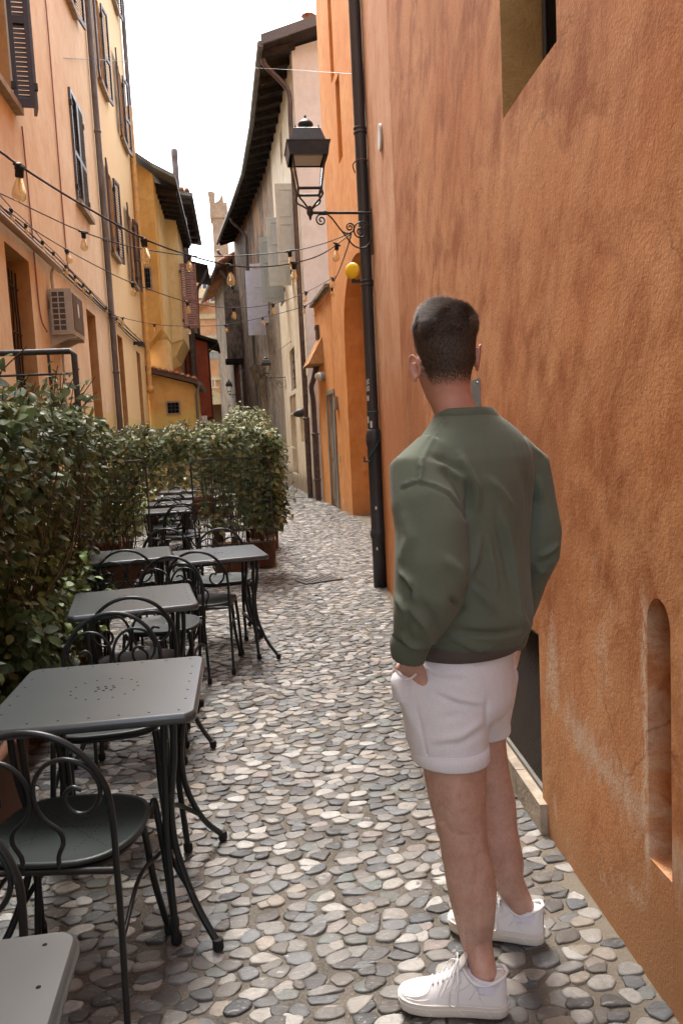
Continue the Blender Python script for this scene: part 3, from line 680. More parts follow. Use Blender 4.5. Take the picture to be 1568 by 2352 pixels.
# round bulkhead lamp above the grey door, letter box, yellow round lamp at the arch
bl = MB(); q = np.array(PG(1.25, 2.86, 0)); nF = np.array(PG(0, 0, -1)) - np.array(PG(0, 0, 0))
bl.lathe([(.10, 0), (.105, .05), (.1, .09)], q, 18, ax=nF); bl = bl.build('bulkhead_lamp', simple('lamp_grey', (.25, .24, .22), .5), label='small domed bulkhead lamp on the orange annexe above the grey door', cat='wall lamp')
b = MB(); b.lathe([(.098, .09), (.092, .14), (.07, .19), (.035, .22), (.004, .228)], q, 18, ax=nF); b.build('lamp_dome', simple('frosted_glass', (.55, .52, .47), .25), bl)
mb_ = MB(); s0 = sF(15.55); mb_.prism([PF(s0, 2.06), PF(s0 + .16, 2.06), PF(s0 + .16, 2.32), PF(s0, 2.32)], np.array(PF(0, 0, -.07)) - np.array(PF(0, 0, 0)))
mb_.build('letter_box', simple('meter_box_grey', (.26, .20, .15), .6), label='small grey meter box on the orange wall to the right of the grey door', cat='meter box')
mb_ = MB(); s0 = sF(15.6); mb_.prism([PF(s0, 1.0), PF(s0 + .09, 1.0), PF(s0 + .09, 1.13), PF(s0, 1.13)], np.array(PF(0, 0, -.03)) - np.array(PF(0, 0, 0)))
mb_.build('doorbell', simple('cream_plastic', (.6, .5, .3), .4), label='small cream doorbell plate on the orange wall below the meter box', cat='doorbell')
Yp = aty(810, 622, 12.4)
yl = thing('yellow_lamp', 'round yellow signal lamp fixed beside the drainpipe below the lantern', 'lamp', tuple(Yp - [0, 0, .13]))
t = NT('yellow_lens'); p = t.pos(True); M_YEL = t.done((.78, .55, .02), .18, t.bump(t.noise(p, 60, 2), .2, .003), .6)
ax_ = np.array([-.55, -.83, 0.0])
b = MB(); b.lathe([(.01, -.07), (.05, -.065), (.11, -.03), (.125, 0), (.128, .02)], Yp, 24, ax=ax_); b.build('lamp_back', simple('yellow_rim', (.5, .42, .05), .4), yl)
b = MB(); b.lathe([(.126, .02), (.12, .035), (.10, .05), (.05, .062), (.003, .066)], Yp, 24, ax=ax_); b.build('lens', M_YEL, yl)
b = MB(); b.box(Yp[0] - .03, Yp[0] + .16, Yp[1] - .02, Yp[1] + .02, Yp[2] - .19, Yp[2] - .14); b.tube([Yp + [0, 0, -.14], Yp + [.0, 0, -.10]], .02, 8)
b.tube([Yp + [.14, 0, -.16], Yp + [.14, 0.02, .05], Yp + [.9, .1, .05]], .018, 8); b.build('lamp_holder', M_BLACKIRON, yl)
# twin downpipes of the annexe with a funnel head
M_BROWNPIPE = simple('brown_downpipe', (.075, .045, .036), .5, .5, .35, 12, .1, dirt=(.12, .10, .085))
tw = thing('brown_drainpipe', 'brown drainpipe with a hopper head and a double bend on the orange annexe', 'drainpipe', (1.84, 18.45, 0))
b = MB(); b.tube(spline([(1.98, 17.75, 3.75), (1.90, 17.85, 3.4), (1.84, 17.95, 3.05), (1.80, 18.15, 2.85), (1.76, 18.3, 2.7), (1.80, 18.42, 2.45), (1.81, 18.45, 2.2)], 6) + [(1.81, 18.45, 1.6)], .062, 12); b.build('pipe_bend', M_BROWNPIPE, tw)
b = MB(); b.tube([(1.81, 18.45, 1.62), (1.81, 18.45, 0.0)], .075, 12); b.lathe([(.076, -.03), (.095, -.02), (.095, .02), (.076, .03)], (1.81, 18.45, 1.6), 14); b.lathe([(.076, -.03), (.09, -.02), (.09, .02), (.076, .03)], (1.81, 18.45, .5), 14); b.build('pipe_foot', M_BROWNPIPE, tw)
b = MB(); b.box(1.88, 2.08, 17.62, 17.90, 3.75, 3.98); b.box(1.86, 2.10, 17.60, 17.92, 3.98, 4.05); b.build('hopper_head', M_BROWNPIPE, tw)
# ------------------------------------------------------------------ left: peach apartment house
XL = -2.5
def _peach(t, p, c):
    y = t.sep(p)[1]; z = t.sep(p)[2]
    n = t.math('MULTIPLY', t.math('SUBTRACT', t.noise(p, 1.4, 4), .5), 2.0)
    c = t.mix(t.math('MULTIPLY', t.smooth(t.math('ADD', y, n), 15.2, 17.5), .85), c, (.70, .50, .255))   # yellower bay beyond the first downpipe
    h = t.math('ADD', z, t.math('MULTIPLY', n, .02)); base = t.math('LESS_THAN', h, 2.2)
    return t.mix(t.math('MULTIPLY', base, .55), c, (.60, .48, .17))                                       # painted base band
M_PEACH = stucco('peach_plaster', (.67, .505, .315), (.59, .41, .24), (.71, .585, .41), .55, .2, extra=_peach, slant=.12, gs=60)
M_REVEAL = stucco('ochre_reveal', (.50, .27, .10), (.36, .17, .06), (.56, .34, .15), .4, .2)
M_SHUT_DK = simple('dark_brown_shutter', (.050, .036, .036), .5, .5, .2, 20, .1)
M_SHUT_GREY = simple('grey_shutter', (.085, .092, .10), .42, .5, .2, 20, .1)
M_SHUT_AUB = simple('aubergine_shutter', (.058, .030, .032), .5, .5, .25, 20, .1)
M_SILL = simple('stone_sill', (.30, .24, .17), .85, .3, .25, 9, .3)
M_GREYPIPE = simple('grey_brown_downpipe', (.10, .082, .070), .5, .5, .35, 10, .1, stretch=(1, 1, .2), dirt=(.20, .19, .18))
M_YPIPE = simple('yellow_painted_pipe', (.58, .33, .10), .5, .5, .2, 10, .1)
M_CABLE = simple('dark_cable', (.030, .026, .028), .6, .4, bump=0)
apt = thing('apartment_house', 'tall peach and yellow plastered apartment house with dark louvred shutters along the left', 'house', (XL, 12, 0))
Y0 = -4.0
G = [(9.37, 10.40, 1.0, 3.9, .34), (14.11, 14.97, 1.0, 3.95, .30), (17.55, 18.31, 1.0, 3.98, .30), (20.70, 21.45, 1.0, 3.98, .30), (8.2, 8.5, 1.0, 3.9, .3)]
W = [(9.25, 10.30, 5.76, 8.0, .20), (14.03, 15.09, 5.74, 7.6, .15), (17.62, 18.40, 5.76, 7.55, .20), (20.72, 21.62, 5.76, 7.55, .20),
     (14.05, 15.05, 9.32, 11.2, .20), (17.62, 18.45, 9.32, 11.3, .20), (20.72, 21.62, 9.32, 11.2, .20), (20.72, 21.62, 12.8, 14.4, .20), (14.05, 15.05, 12.8, 14.4, .20), (17.62, 18.45, 12.8, 14.4, .2)]
ops = [(a - Y0, b_ - Y0, c, d, e) for a, b_, c, d, e in G + W]
ml, PL = facade((XL, Y0), (XL, 22.7), -.1, 15.2, ops, right=False)
wl, rv = MB(), MB()
for f in ml.f:
    q = np.array([ml.v[i] for i in f]); (rv if q[:, 0].min() < XL - .05 else wl).add([ml.v[i] for i in f], [tuple(range(len(f)))])
wl.quad((XL, 22.7, -.1), (-8, 22.7, -.1), (-8, 22.7, 15.2), (XL, 22.7, 15.2)); wl.quad((XL, Y0, 15.2), (XL, 22.7, 15.2), (-8, 22.7, 15.2), (-8, Y0, 15.2))
wl.build('wall', M_PEACH, apt)
for i in range(0, len(rv.f), 4):
    b = MB(); [b.add([rv.v[j] for j in f], [tuple(range(len(f)))]) for f in rv.f[i:i + 4]]; b.build('window_reveal', M_REVEAL, apt)
def shutter_leaf(parent, hinge, ang, w_, z0, z1, mat, name='shutter', pitch=.055):
    """a louvred leaf hinged on the vertical line at hinge=(x,y); ang = direction of its width in plan"""
    d = np.array([math.cos(ang), math.sin(ang), 0]); n = np.array([-d[1], d[0], 0]); o = np.array([hinge[0], hinge[1], 0]); tk = .018
    def B(mb, a0, a1, c0, c1, t_=tk): mb.obox(o + d * (a0 + a1) / 2 + [0, 0, (c0 + c1) / 2], d * (a1 - a0) / 2, n * t_, (0, 0, (c1 - c0) / 2))
    fr = MB(); st = .055; zm = z0 + (z1 - z0) * .45
    B(fr, 0, st, z0, z1); B(fr, w_ - st, w_, z0, z1); B(fr, st, w_ - st, z0, z0 + .09); B(fr, st, w_ - st, z1 - .07, z1); B(fr, st, w_ - st, zm - .04, zm + .04)
    leaf = fr.build(name, mat, parent); sl_ = MB()
    for (c0, c1) in ((z0 + .09, zm - .04), (zm + .04, z1 - .07)):
        m = int((c1 - c0) / pitch)
        for k in range(m):
            zc = c0 + (k + .5) * (c1 - c0) / m; v = np.array([0, 0, .026]) + n * .014 * (1 if True else -1)
            sl_.obox(o + d * w_ / 2 + [0, 0, zc], d * (w_ / 2 - st), v, np.cross(d, v) / np.linalg.norm(v) * .004)
    sl_.build('louvre_slats', mat, leaf, kind='stuff'); 
    h = MB()
    for zc in (z0 + .25, z1 - .25): h.obox(o + d * .01 + [0, 0, zc], d * .03, n * .03, (0, 0, .04))
    h.build('hinges', M_BLACKIRON, leaf, kind='stuff')
    return leaf
def window(parent, y0, y1, z0, z1, mat, style, depth=.18):
    b = MB(); b.quad((XL - depth, y0, z0), (XL - depth, y1, z0), (XL - depth, y1, z1), (XL - depth, y0, z1)); wn = b.build('window', M_WINGLASS, parent)
    f = MB(); e = .06
    for (a0, a1, c0, c1) in ((y0, y0 + e, z0, z1), (y1 - e, y1, z0, z1), (y0 + e, y1 - e, z0, z0 + e), (y0 + e, y1 - e, z1 - e, z1), ((y0 + y1) / 2 - .04, (y0 + y1) / 2 + .04, z0 + e, z1 - e)): f.box(XL - depth + .002, XL - depth + .04, a0, a1, c0, c1)
    f.build('window_frame', simple_cache('window_cream', (.45, .38, .28)), wn)
    b = MB(); b.box(XL - .02, XL + .10, y0 - .08, y1 + .10, z0 - .09, z0 - .003); b.build('sill', M_SILL, parent)
    hw = (y1 - y0) / 2
    if style == 'closed':
        shutter_leaf(parent, (XL + .022, y0 + .005), PI / 2, hw - .01, z0 - .02, z1, mat); shutter_leaf(parent, (XL + .022, y1 - .005), -PI / 2, hw - .01, z0 - .02, z1, mat)
    elif style == 'open':
        shutter_leaf(parent, (XL + .05, y0 - .02), -PI / 2 + .10, hw + .06, z0 - .02, z1, mat); shutter_leaf(parent, (XL + .05, y1 + .02), PI / 2 - .12, hw + .06, z0 - .02, z1, mat)
    elif style == 'bifold':
        shutter_leaf(parent, (XL + .02, y1 + .01), .12, .24, z0 - .02, z1, mat); shutter_leaf(parent, (XL + .27, y1 + .05), PI / 2 + .30, .26, z0 - .02, z1, M_SHUT_GREY)  # outer half in lighter grey: the light on its louvres put into the colour
_sc = {}
def simple_cache(n, c, *a, **k):
    if n not in _sc: _sc[n] = simple(n, c, *a, **k)
    return _sc[n]
t = NT('dark_window_glass'); M_WINGLASS = t.done((.03, .032, .036), .08, None, .6)
styles = ['bifold', 'closed', 'open', 'open', 'open', 'open', 'open', 'open', 'open', 'open']; mats = [M_SHUT_DK, M_SHUT_GREY, M_SHUT_AUB, M_SHUT_AUB] + [M_SHUT_AUB] * 6
for (y0, y1, z0, z1, dp), s_, m_ in zip(W, styles, mats): window(apt, y0, y1, z0, z1, m_, s_, dp - .01)
# ground floor openings: dark windows with wrought iron grilles set back in deep reveals
for k, (y0, y1, z0, z1, dp) in enumerate(G):
    b = MB(); b.quad((XL - dp + .005, y0, z0), (XL - dp + .005, y1, z0), (XL - dp + .005, y1, z1), (XL - dp + .005, y0, z1)); wn = b.build('barred_window', M_DARKVOID, apt)
    gx = XL - .16
    n = 8 if k == 0 else 6
    for i in range(n):
        y = y0 + (i + .5) * (y1 - y0) / n
        b = MB(); pts = [(gx + .006 * math.sin(j * 1.3 + i), y + .012 * math.sin(j * .9 + i * 2), z0 + (z1 - z0 - .15) * j / 14) for j in range(15)]; b.tube(pts, .011, 6); b.build('bar', M_BLACKIRON, wn)
    for z in np.linspace(z0 + .3, z1 - .35, 5):
        b = MB(); b.tube([(gx, y0 - .02, z), (gx, y1 + .02, z)], .012, 6); b.build('cross_bar', M_BLACKIRON, wn)
# downpipes, conduits
dp1 = thing('grey_downpipe', 'grey brown downpipe running the full height of the peach house', 'drainpipe', (XL + .08, 16.45, 0))
b = MB(); b.tube([(XL + .08, 16.45, 0), (XL + .08, 16.45, 15.1)], .06, 14); b.build('pipe_shaft', M_GREYPIPE, dp1)
for z in (3.05, 4.15, 5.7, 7.8, 10.5, 12.9):
    b = MB(); b.lathe([(.061, -.03), (.070, -.025), (.070, .025), (.061, .03)], (XL + .08, 16.45, z), 14); b.build('collar', M_GREYPIPE, dp1)
dp2 = thing('two_colour_downpipe', 'downpipe at the end of the peach house, brown above and painted yellow below', 'drainpipe', (XL + .09, 22.5, 0))
b = MB(); b.tube([(XL + .09, 22.5, 10.75), (XL + .09, 22.5, 15.1)], .06, 12); b.build('upper_pipe', M_GREYPIPE, dp2)
b = MB(); b.tube([(XL + .09, 22.5, 3.2), (XL + .09, 22.5, 10.78)], .072, 12); b.build('yellow_pipe', M_YPIPE, dp2)
b = MB(); b.lathe([(.05, -.15), (.11, -.12), (.11, 0), (.08, .06)], (XL + .09, 22.5, 3.15), 12); b.build('pipe_shoe', M_YPIPE, dp2)
def cable(pts, r, label, mat=None, name='cable', n=6):
    b = MB(); b.tube(spline(pts, n), r, 6); return b.build(name, mat or M_CABLE, label=label, cat='cable')
cable([(XL + .015, 12.62, 15), (XL + .015, 12.68, 9), (XL + .02, 12.7, 7.9), (XL + .015, 12.72, 5.0), (XL + .02, 12.74, 4.25)], .011, 'thin reddish conduit straight down the peach wall between the first two shuttered windows', simple_cache('red_conduit', (.28, .11, .08)))
cable([(XL + .015, 10.6, 5.62), (XL + .015, 10.65, 4.6), (XL + .015, 10.7, 3.35), (XL + .03, 10.95, 3.1)], .010, 'thin conduit dropping from the first window sill to a loose end above the gate', simple_cache('red_conduit', (.28, .11, .08)))
cab = thing('wall_cable', 'bundle of dark cables clipped along the peach wall above the ground floor windows', 'cable', (XL + .05, 14, 4.2))
for dz, r in ((0, .020), (.055, .011), (-.05, .012)):
    b = MB(); b.tube(spline([(XL + .05, -1, 4.10 + dz), (XL + .05, 6, 4.14 + dz * 1.2), (XL + .05, 9.3, 4.17 + dz), (XL + .05, 12.3, 4.2 + dz * 1.5), (XL + .05, 16.2, 4.22 + dz), (XL + .05, 19.5, 4.22 + dz * 1.6), (XL + .05, 22.4, 4.3 + dz)], 6), r, 6); b.build('cable_strand', M_CABLE, cab)
b = MB(); b.tube([(XL + .10, 6, 4.02), (XL + .10, 11.75, 4.08)], .045, 8); b.build('conduit_pipe', simple_cache('tan_conduit', (.27, .19, .12)), cab)
# air conditioner
M_AC = simple('ac_cream', (.40, .36, .29), .5, .5, .12, 8, .05); M_ACDK = simple('ac_dark_grille', (.075, .066, .056), .6)
ac = thing('air_conditioner', 'beige air conditioner unit on brackets on the peach wall', 'air conditioner', (-2.32, 11.6, 3.05))
x0, x1, y0, y1, z0, z1 = -2.46, -2.17, 11.2, 11.95, 3.10, 3.72
b = MB(); b.box(x0, x1, y0, y1, z0, z1); b.build('casing', M_AC, ac)
b = MB(); b.box(x0 + .03, x0 + .20, y0 - .004, y0 - .001, z0 + .05, z1 - .04); b.build('end_grille', M_ACDK, ac)
b = MB()
for k in range(8): zz = z0 + .05 + k * (z1 - z0 - .09) / 7; b.box(x0 + .025, x0 + .205, y0 - .016, y0 - .0045, zz - .007, zz + .007)
for xx in (x0 + .025, x0 + .115, x0 + .205): b.box(xx - .007, xx + .007, y0 - .0165, y0 - .005, z0 + .04, z1 - .03)
b.build('grille_bars', M_AC, ac, kind='stuff')
b = MB(); b.box(x1 + .001, x1 + .005, y0 + .05, y1 - .03, z0 + .07, z1 - .05); b.build('front_grille', M_ACDK, ac)
b = MB()
for k in range(26): zz = z0 + .08 + k * (z1 - z0 - .14) / 25; b.box(x1 + .006, x1 + .012, y0 + .05, y1 - .03, zz - .004, zz + .004)
for yy in (y0 + .1, y0 + .3, y0 + .5): b.box(x1 + .006, x1 + .014, yy - .006, yy + .006, z0 + .07, z1 - .05)
b.build('front_louvres', simple_cache('ac_tan', (.22, .18, .14)), ac, kind='stuff')
b = MB(); cq = np.array([x1 + .016, y0 + .34, z0 + .36]); b.prism([cq + [0, .055 * math.cos(a), .10 * math.sin(a)] for a in np.linspace(0, 2 * PI, 20, endpoint=False)], (.004, 0, 0)); b.build('badge', simple_cache('badge_white', (.6, .6, .6)), ac)
for yy in (y0 + .08, y1 - .10):
    b = MB(); b.box(XL + .003, x1 + .01, yy - .02, yy + .02, z0 - .045, z0 - .002); b.prism([(XL + .003, yy - .018, z0 - .046), (XL + .003, yy - .018, z0 - .16), (XL + .25, yy - .018, z0 - .046)], (0, .036, 0)); b.box(XL + .001, XL + .03, yy - .025, yy + .025, z0 - .2, z0 + .35); b.build('bracket', M_AC, ac)
b = MB(); b.tube(spline([(XL + .06, 11.4, 3.70), (XL + .06, 11.36, 3.95), (XL + .1, 11.5, 4.1)], 5), .022, 8); b.tube(spline([(XL + .06, 11.7, 3.05), (XL + .04, 11.72, 2.6), (XL + .04, 11.74, 1.2)], 4), .016, 8); b.build('hose', simple_cache('ac_hose', (.38, .34, .30)), ac)
# small wall lamp and camera boxes
b = MB(); q = np.array([XL, 20.3, 4.1]); b.box(XL - .01, XL + .22, 20.27, 20.33, 4.08, 4.16); b.box(XL + .1, XL + .26, 20.2, 20.4, 4.05, 4.14); b.build('wall_spotlight', M_CABLE, label='small black spotlight fixed to the yellow end of the apartment house under the cables', cat='spotlight')

# ------------------------------------------------------------------ ochre house with the jettied upper floor
M_OCHRE = stucco('ochre_plaster', (.60, .34, .085), (.50, .26, .055), (.66, .42, .15), .35, .15)
M_PALEY = stucco('pale_yellow_plaster', (.66, .46, .20), (.55, .36, .13), (.70, .53, .28), .5, .15)
M_TILE = simple('terracotta_roof_tile', (.36, .16, .09), .85, .3, .35, 6, .4, dirt=(.16, .10, .07))
M_ROOFDK = simple('dark_roof_timber', (.026, .021, .019), .9, .2, .4, 8, .5, stretch=(1, .3, 1), dirt=(.055, .036, .024), bd=.02)
M_GUTTER = simple('lead_gutter', (.12, .115, .105), .6, .5, .3, 6, .1, dirt=(.17, .20, .19))
M_REDBR = stucco('brick_red_plaster', (.34, .105, .045), (.26, .075, .035), (.42, .16, .08), .4, .2)
och = thing('ochre_house', 'narrow ochre house with a jettied upper floor, low lean-to and deep dark eaves', 'house', (-2.2, 25, 0))
yb = 22.75
b = MB(); b.prism([(-2.5, yb, 4.25), (-2.0, yb, 4.82), (-1.95, yb, 9.08), (-2.5, yb, 9.48)], (0, .9, 0)); b.build('jetty_front', M_OCHRE, och)
b = MB(); b.prism([(-2.55, yb + .9, 4.4), (-1.99, yb + .9, 4.84), (-1.95, yb + .9, 9.1), (-2.55, yb + .9, 9.1)], (0, 6.1, 0)); b.build('jetty_side', M_PALEY, och)
b = MB(); b.prism([(-2.0, 26.2, 4.85), (-1.62, 26.5, 5.0), (-1.62, 29.5, 5.0), (-1.99, 29.7, 4.85)], (0, 0, 4.0)); b.prism([(-2.0, 26.3, 4.84), (-1.99, 29.6, 4.84), (-1.64, 29.4, 4.99), (-1.64, 26.6, 4.99)], (-.3, 0, -.55)); b.build('chimney_breast', M_PALEY, och)
b = MB(); b.box(-2.45, -1.9, 23.4, 24.6, -.1, 4.6); b.build('lower_wall', M_PALEY, och)
b = MB(); b.prism([(-2.62, yb - .22, 9.68), (-1.93, yb - .30, 9.18), (-1.32, yb - .1, 8.92), (-1.32, 30, 8.92), (-2.62, 30, 9.68)], (0, 0, .10)); ro = b.build('roof', M_GUTTER, och)
for k in range(13):
    b = MB(); y = yb + .75 + k * .5; b.prism([(-1.96, y, 8.98 + .10), (-1.96, y, 8.80), (-1.36, y, 8.70), (-1.36, y, 8.90)], (0, .14, 0)); b.build('rafter', M_ROOFDK, ro)
b = MB(); b.prism([(-1.95, yb + .55, 9.0), (-1.33, yb + .55, 8.90), (-1.33, 30, 8.90), (-1.95, 30, 9.0)], (0, 0, -.03)); b.build('eaves_boards', M_ROOFDK, ro)
# little barred window on the front, red shutter on the side
def small_window(parent, c0, c1, y, mat=M_WINGLASS, rec=.10, bars=(2, 3)):
    (x0, z0), (x1, z1) = c0, c1
    b = MB(); b.box(x0, x1, y - .004, y + .0, z0, z1); w_ = b.build('window', M_DARKVOID, parent); f = MB()
    for (a0, a1, d0, d1) in ((x0 - .05, x0, z0 - .05, z1 + .05), (x1, x1 + .05, z0 - .05, z1 + .05), (x0, x1, z0 - .05, z0), (x0, x1, z1, z1 + .05)): f.box(a0, a1, y - .03, y + .01, d0, d1)
    f.build('window_frame', M_SILL, w_)
    for i in range(bars[0]): xx = x0 + (i + 1) * (x1 - x0) / (bars[0] + 1); b = MB(); b.tube([(xx, y - .03, z0), (xx, y - .03, z1)], .012, 6); b.build('bar', M_BLACKIRON, w_)
    for i in range(bars[1]): zz = z0 + (i + 1) * (z1 - z0) / (bars[1] + 1); b = MB(); b.tube([(x0, y - .034, zz), (x1, y - .034, zz)], .012, 6); b.build('bar', M_BLACKIRON, w_)
small_window(och, (-2.40, 5.96), (-2.21, 6.5), yb)
M_SHUT_RED = simple('dusty_red_shutter', (.26, .115, .085), .6, .4, .2, 10, .1)
_x = XL
sh = shutter_leaf(och, (-1.60, 26.45), .15, .52, 5.35, 7.45, M_SHUT_RED, pitch=.07)
b = MB(); b.quad((-1.945, 27.0, 6.0), (-1.945, 27.6, 6.0), (-1.945, 27.6, 7.5), (-1.945, 27.0, 7.5)); b.build('side_window', M_DARKVOID, och)
# lean-to with a tiled roof
lean = thing('lean_to', 'low ochre lean-to with a small barred window and red tiled roof under the jettied house', 'outbuilding', (-1.8, 23.2, 0))
b = MB(); b.prism([(-2.5, yb - .02, -.1), (-1.22, yb - .02, -.1), (-1.22, yb - .02, 3.22), (-2.5, yb - .02, 3.60)], (0, 3.6, 0)); b.build('wall', stucco('lean_to_plaster', (.62, .37, .115), (.52, .28, .07), (.66, .44, .17), .3, .12, low=(.60, .48, .15), lowz=2.75), lean)
b = MB(); b.prism([(-2.5, yb - .25, 3.62), (-1.05, yb - .25, 3.20), (-1.05, yb - .25, 3.32), (-2.5, yb - .25, 3.76)], (0, 4, 0)); rl = b.build('roof', simple_cache('fascia_brown', (.075, .045, .03)), lean)
for k in range(9):
    for j in range(2):
        b = MB(); xx = -2.42 + k * .155; zz = 3.78 - .29 * (xx + 2.5) + .02 * RNG.random(); ya = yb - .28 + j * .5
        pts = [(xx + .075 * math.cos(a), ya, zz - .04 + .075 * math.sin(a)) for a in np.linspace(0, PI, 7)]; b.prism(pts, (0, .5, 0), True); b.build('roof_tile', M_TILE, rl)
b = MB(); b.tube([(-1.02, yb - .3, 3.22), (-1.02, 26, 3.22)], .06, 8); b.tube([(-1.04, yb - .15, 3.2), (-1.14, yb - .05, 2.9), (-1.15, yb - .06, 0)], .04, 8); b.build('gutter', M_GREYPIPE, lean)
small_window(lean, (-1.98, 2.42), (-1.66, 2.72), yb - .02, bars=(2, 2))
# brick red house, big flue, next buildings on the left
red = thing('red_house', 'dark red plastered house with tiled eaves beyond the ochre house', 'house', (-2.2, 33.5, 0))
b = MB(); b.box(-4, -1.98, 29.8, 37, -.1, 10.7); b.build('wall', M_REDBR, red)
b = MB(); b.prism([(-2.2, 29.6, 10.75), (-1.15, 29.6, 10.55), (-1.15, 29.6, 10.68), (-2.2, 29.6, 10.92)], (0, 7.2, 0)); ro = b.build('roof', M_GUTTER, red)
for k in range(6):
    b = MB(); b.box(-1.95, -1.25, 29.9 + k * 1.1, 30.1 + k * 1.1, 10.38, 10.53); b.build('rafter', M_ROOFDK, ro)
for k in range(5):
    b = MB(); xx = -2.1 + .19 * k; pts = [(xx + .09 * math.cos(a), 29.5, 10.9 - .2 * k * .19 + .09 * math.sin(a)) for a in np.linspace(0, PI, 7)]; b.prism(pts, (0, .8, 0), True); b.build('roof_tile', M_TILE, ro)
fl = thing('flue_pipe', 'fat brown flue pipe rising past the red house roof', 'flue', (-1.62, 31, 0))
b = MB(); b.tube([(-1.62, 31, 1.2), (-1.62, 31, 10.2)], .145, 14); b.build('flue_shaft', M_BROWNPIPE, fl)
b = MB(); b.tube([(-1.78, 31, 10.2), (-1.78, 31, 12.5)], .12, 14); b.lathe([(.13, 0), (.13, .3), (.10, .32)], (-1.78, 31, 12.4), 14); b.build('flue_top', M_BROWNPIPE, fl)
for z in (2.5, 4.2, 5.6, 7.2, 8.8, 9.6):
    b = MB(); b.lathe([(.146, -.03), (.158, -.02), (.158, .02), (.146, .03)], (-1.62, 31, z), 14); b.build('flue_band', M_BROWNPIPE, fl)
b = MB(); b.tube([(-1.93, 29.6, .1), (-1.93, 29.6, 8.8)], .07, 10); b.build('dark_downpipe', M_GREYPIPE, label='thin dark downpipe on the corner of the red house beside the fat flue', cat='drainpipe')
yel = thing('peeling_yellow_house', 'narrow slice of a yellow house with peeling plaster beyond the red house', 'house', (-2.3, 39, 0))
b = MB(); b.box(-4, -1.75, 37.1, 41, -.1, 9.6); b.build('wall', stucco('peeling_yellow', (.62, .40, .08), (.45, .36, .22), (.66, .5, .2), .6, .2), yel)
b = MB(); b.prism([(-2.2, 36.9, 9.9), (-.95, 36.9, 9.6), (-.95, 36.9, 9.72), (-2.2, 36.9, 10.05)], (0, 4.2, 0)); b.build('roof', M_ROOFDK, yel)
b = MB(); b.tube(spline([(-1.0, 37.0, 9.5), (-1.25, 37, 9.0), (-1.5, 37.0, 8.6), (-1.55, 37.0, 7.5)], 4) + [(-1.6, 37, 1)], .07, 8); b.build('downpipe', M_GREYPIPE, yel)
box_ = thing('red_bay', 'small red projecting bay with a dark eave at the far end of the alley', 'bay', (-1.6, 34, 2.2))
b = MB(); b.prism([(-1.95, 32.2, 2.35), (-1.06, 32.2, 2.6), (-1.06, 32.2, 5.6), (-1.95, 32.2, 5.9)], (0, 2.5, 0)); b.build('wall', stucco('red_paint', (.36, .075, .035), (.28, .055, .03), (.40, .11, .05), .3, .1), box_)
b = MB(); b.prism([(-1.98, 31.95, 5.98), (-.62, 31.95, 5.52), (-.62, 31.95, 5.64), (-1.98, 31.95, 6.12)], (0, 3.2, 0)); ro = b.build('roof', M_ROOFDK, box_)
b = MB(); b.tube([(-.63, 31.9, 5.5), (-.63, 35, 5.5)], .05, 8); b.tube([(-.66, 32, 5.5), (-1.0, 32.1, 5.2)], .04, 8); b.build('gutter', M_ROOFDK, ro)
b = MB(); b.box(-1.42, -1.2, 30.9, 31.1, 1.75, 2.6); mtr = b.build('white_meter_box', simple_cache('white_plastic', (.62, .62, .6)), label='white meter cabinet on the wall beside the foot of the fat flue', cat='meter box')
b = MB(); b.box(-1.40, -1.22, 30.88, 30.899, 1.8, 2.55); b.build('cabinet_door', simple_cache('white_plastic2', (.55, .55, .54)), mtr)
# ------------------------------------------------------------------ right beyond the annexe: cream house running into dark old walls under one long eave
HP = np.array([(1.80, 19.3), (1.68, 23.4), (1.45, 27.5), (1.0, 31.5), (.3, 37.0)])
HL = np.r_[0, np.cumsum(np.linalg.norm(np.diff(HP, axis=0), axis=1))]
def onH(u, v):
    """sight line met with the bent facade -> (distance along it, z)"""
    r = _ray(u, v)
    for i in range(len(HP) - 1):
        A, B = HP[i], HP[i + 1]; d = B - A; n = np.array([d[1], -d[0]]); t_ = (A @ n) / (r[:2] @ n) if abs(r[:2] @ n) > 1e-9 else -1
        p = r[:2] * t_; s = (p - A) @ d / (d @ d)
        if t_ > 0 and -.03 <= s <= 1.0001 or (i == len(HP) - 2 and t_ > 0 and s > 0): return HL[i] + s * np.linalg.norm(d), CAM_LOC[2] + r[2] * t_
    return 0.0, 0.0
def ptH(s, z=0.0, out=0.0):
    i = int(np.clip(np.searchsorted(HL, s) - 1, 0, len(HP) - 2)); A, B = HP[i], HP[i + 1]; d = (B - A) / np.linalg.norm(B - A); q = A + d * (s - HL[i]) + np.array([-d[1], d[0]]) * out
    return np.array([q[0], q[1], z])
def c3(x, y): return 488 + .1831 * x, 689 + .1831 * y
def rectH(x0, y0, x1, y1):
    u0, v0 = c3(x0, y0); u1, v1 = c3(x1, y1); s1, z1 = onH(u0, (v0 * .8 + v1 * .2)); s0, _ = onH(u1, (v0 * .8 + v1 * .2)); zt = onH(u0, v0)[1]; zb = onH(u1, v1)[1]
    return (s0, s1, zb, zt)
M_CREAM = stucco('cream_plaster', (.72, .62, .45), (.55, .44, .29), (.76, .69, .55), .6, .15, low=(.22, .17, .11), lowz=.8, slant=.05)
M_LILAC = stucco('pale_lilac_plaster', (.66, .635, .59), (.56, .53, .48), (.72, .70, .67), .4, .12)
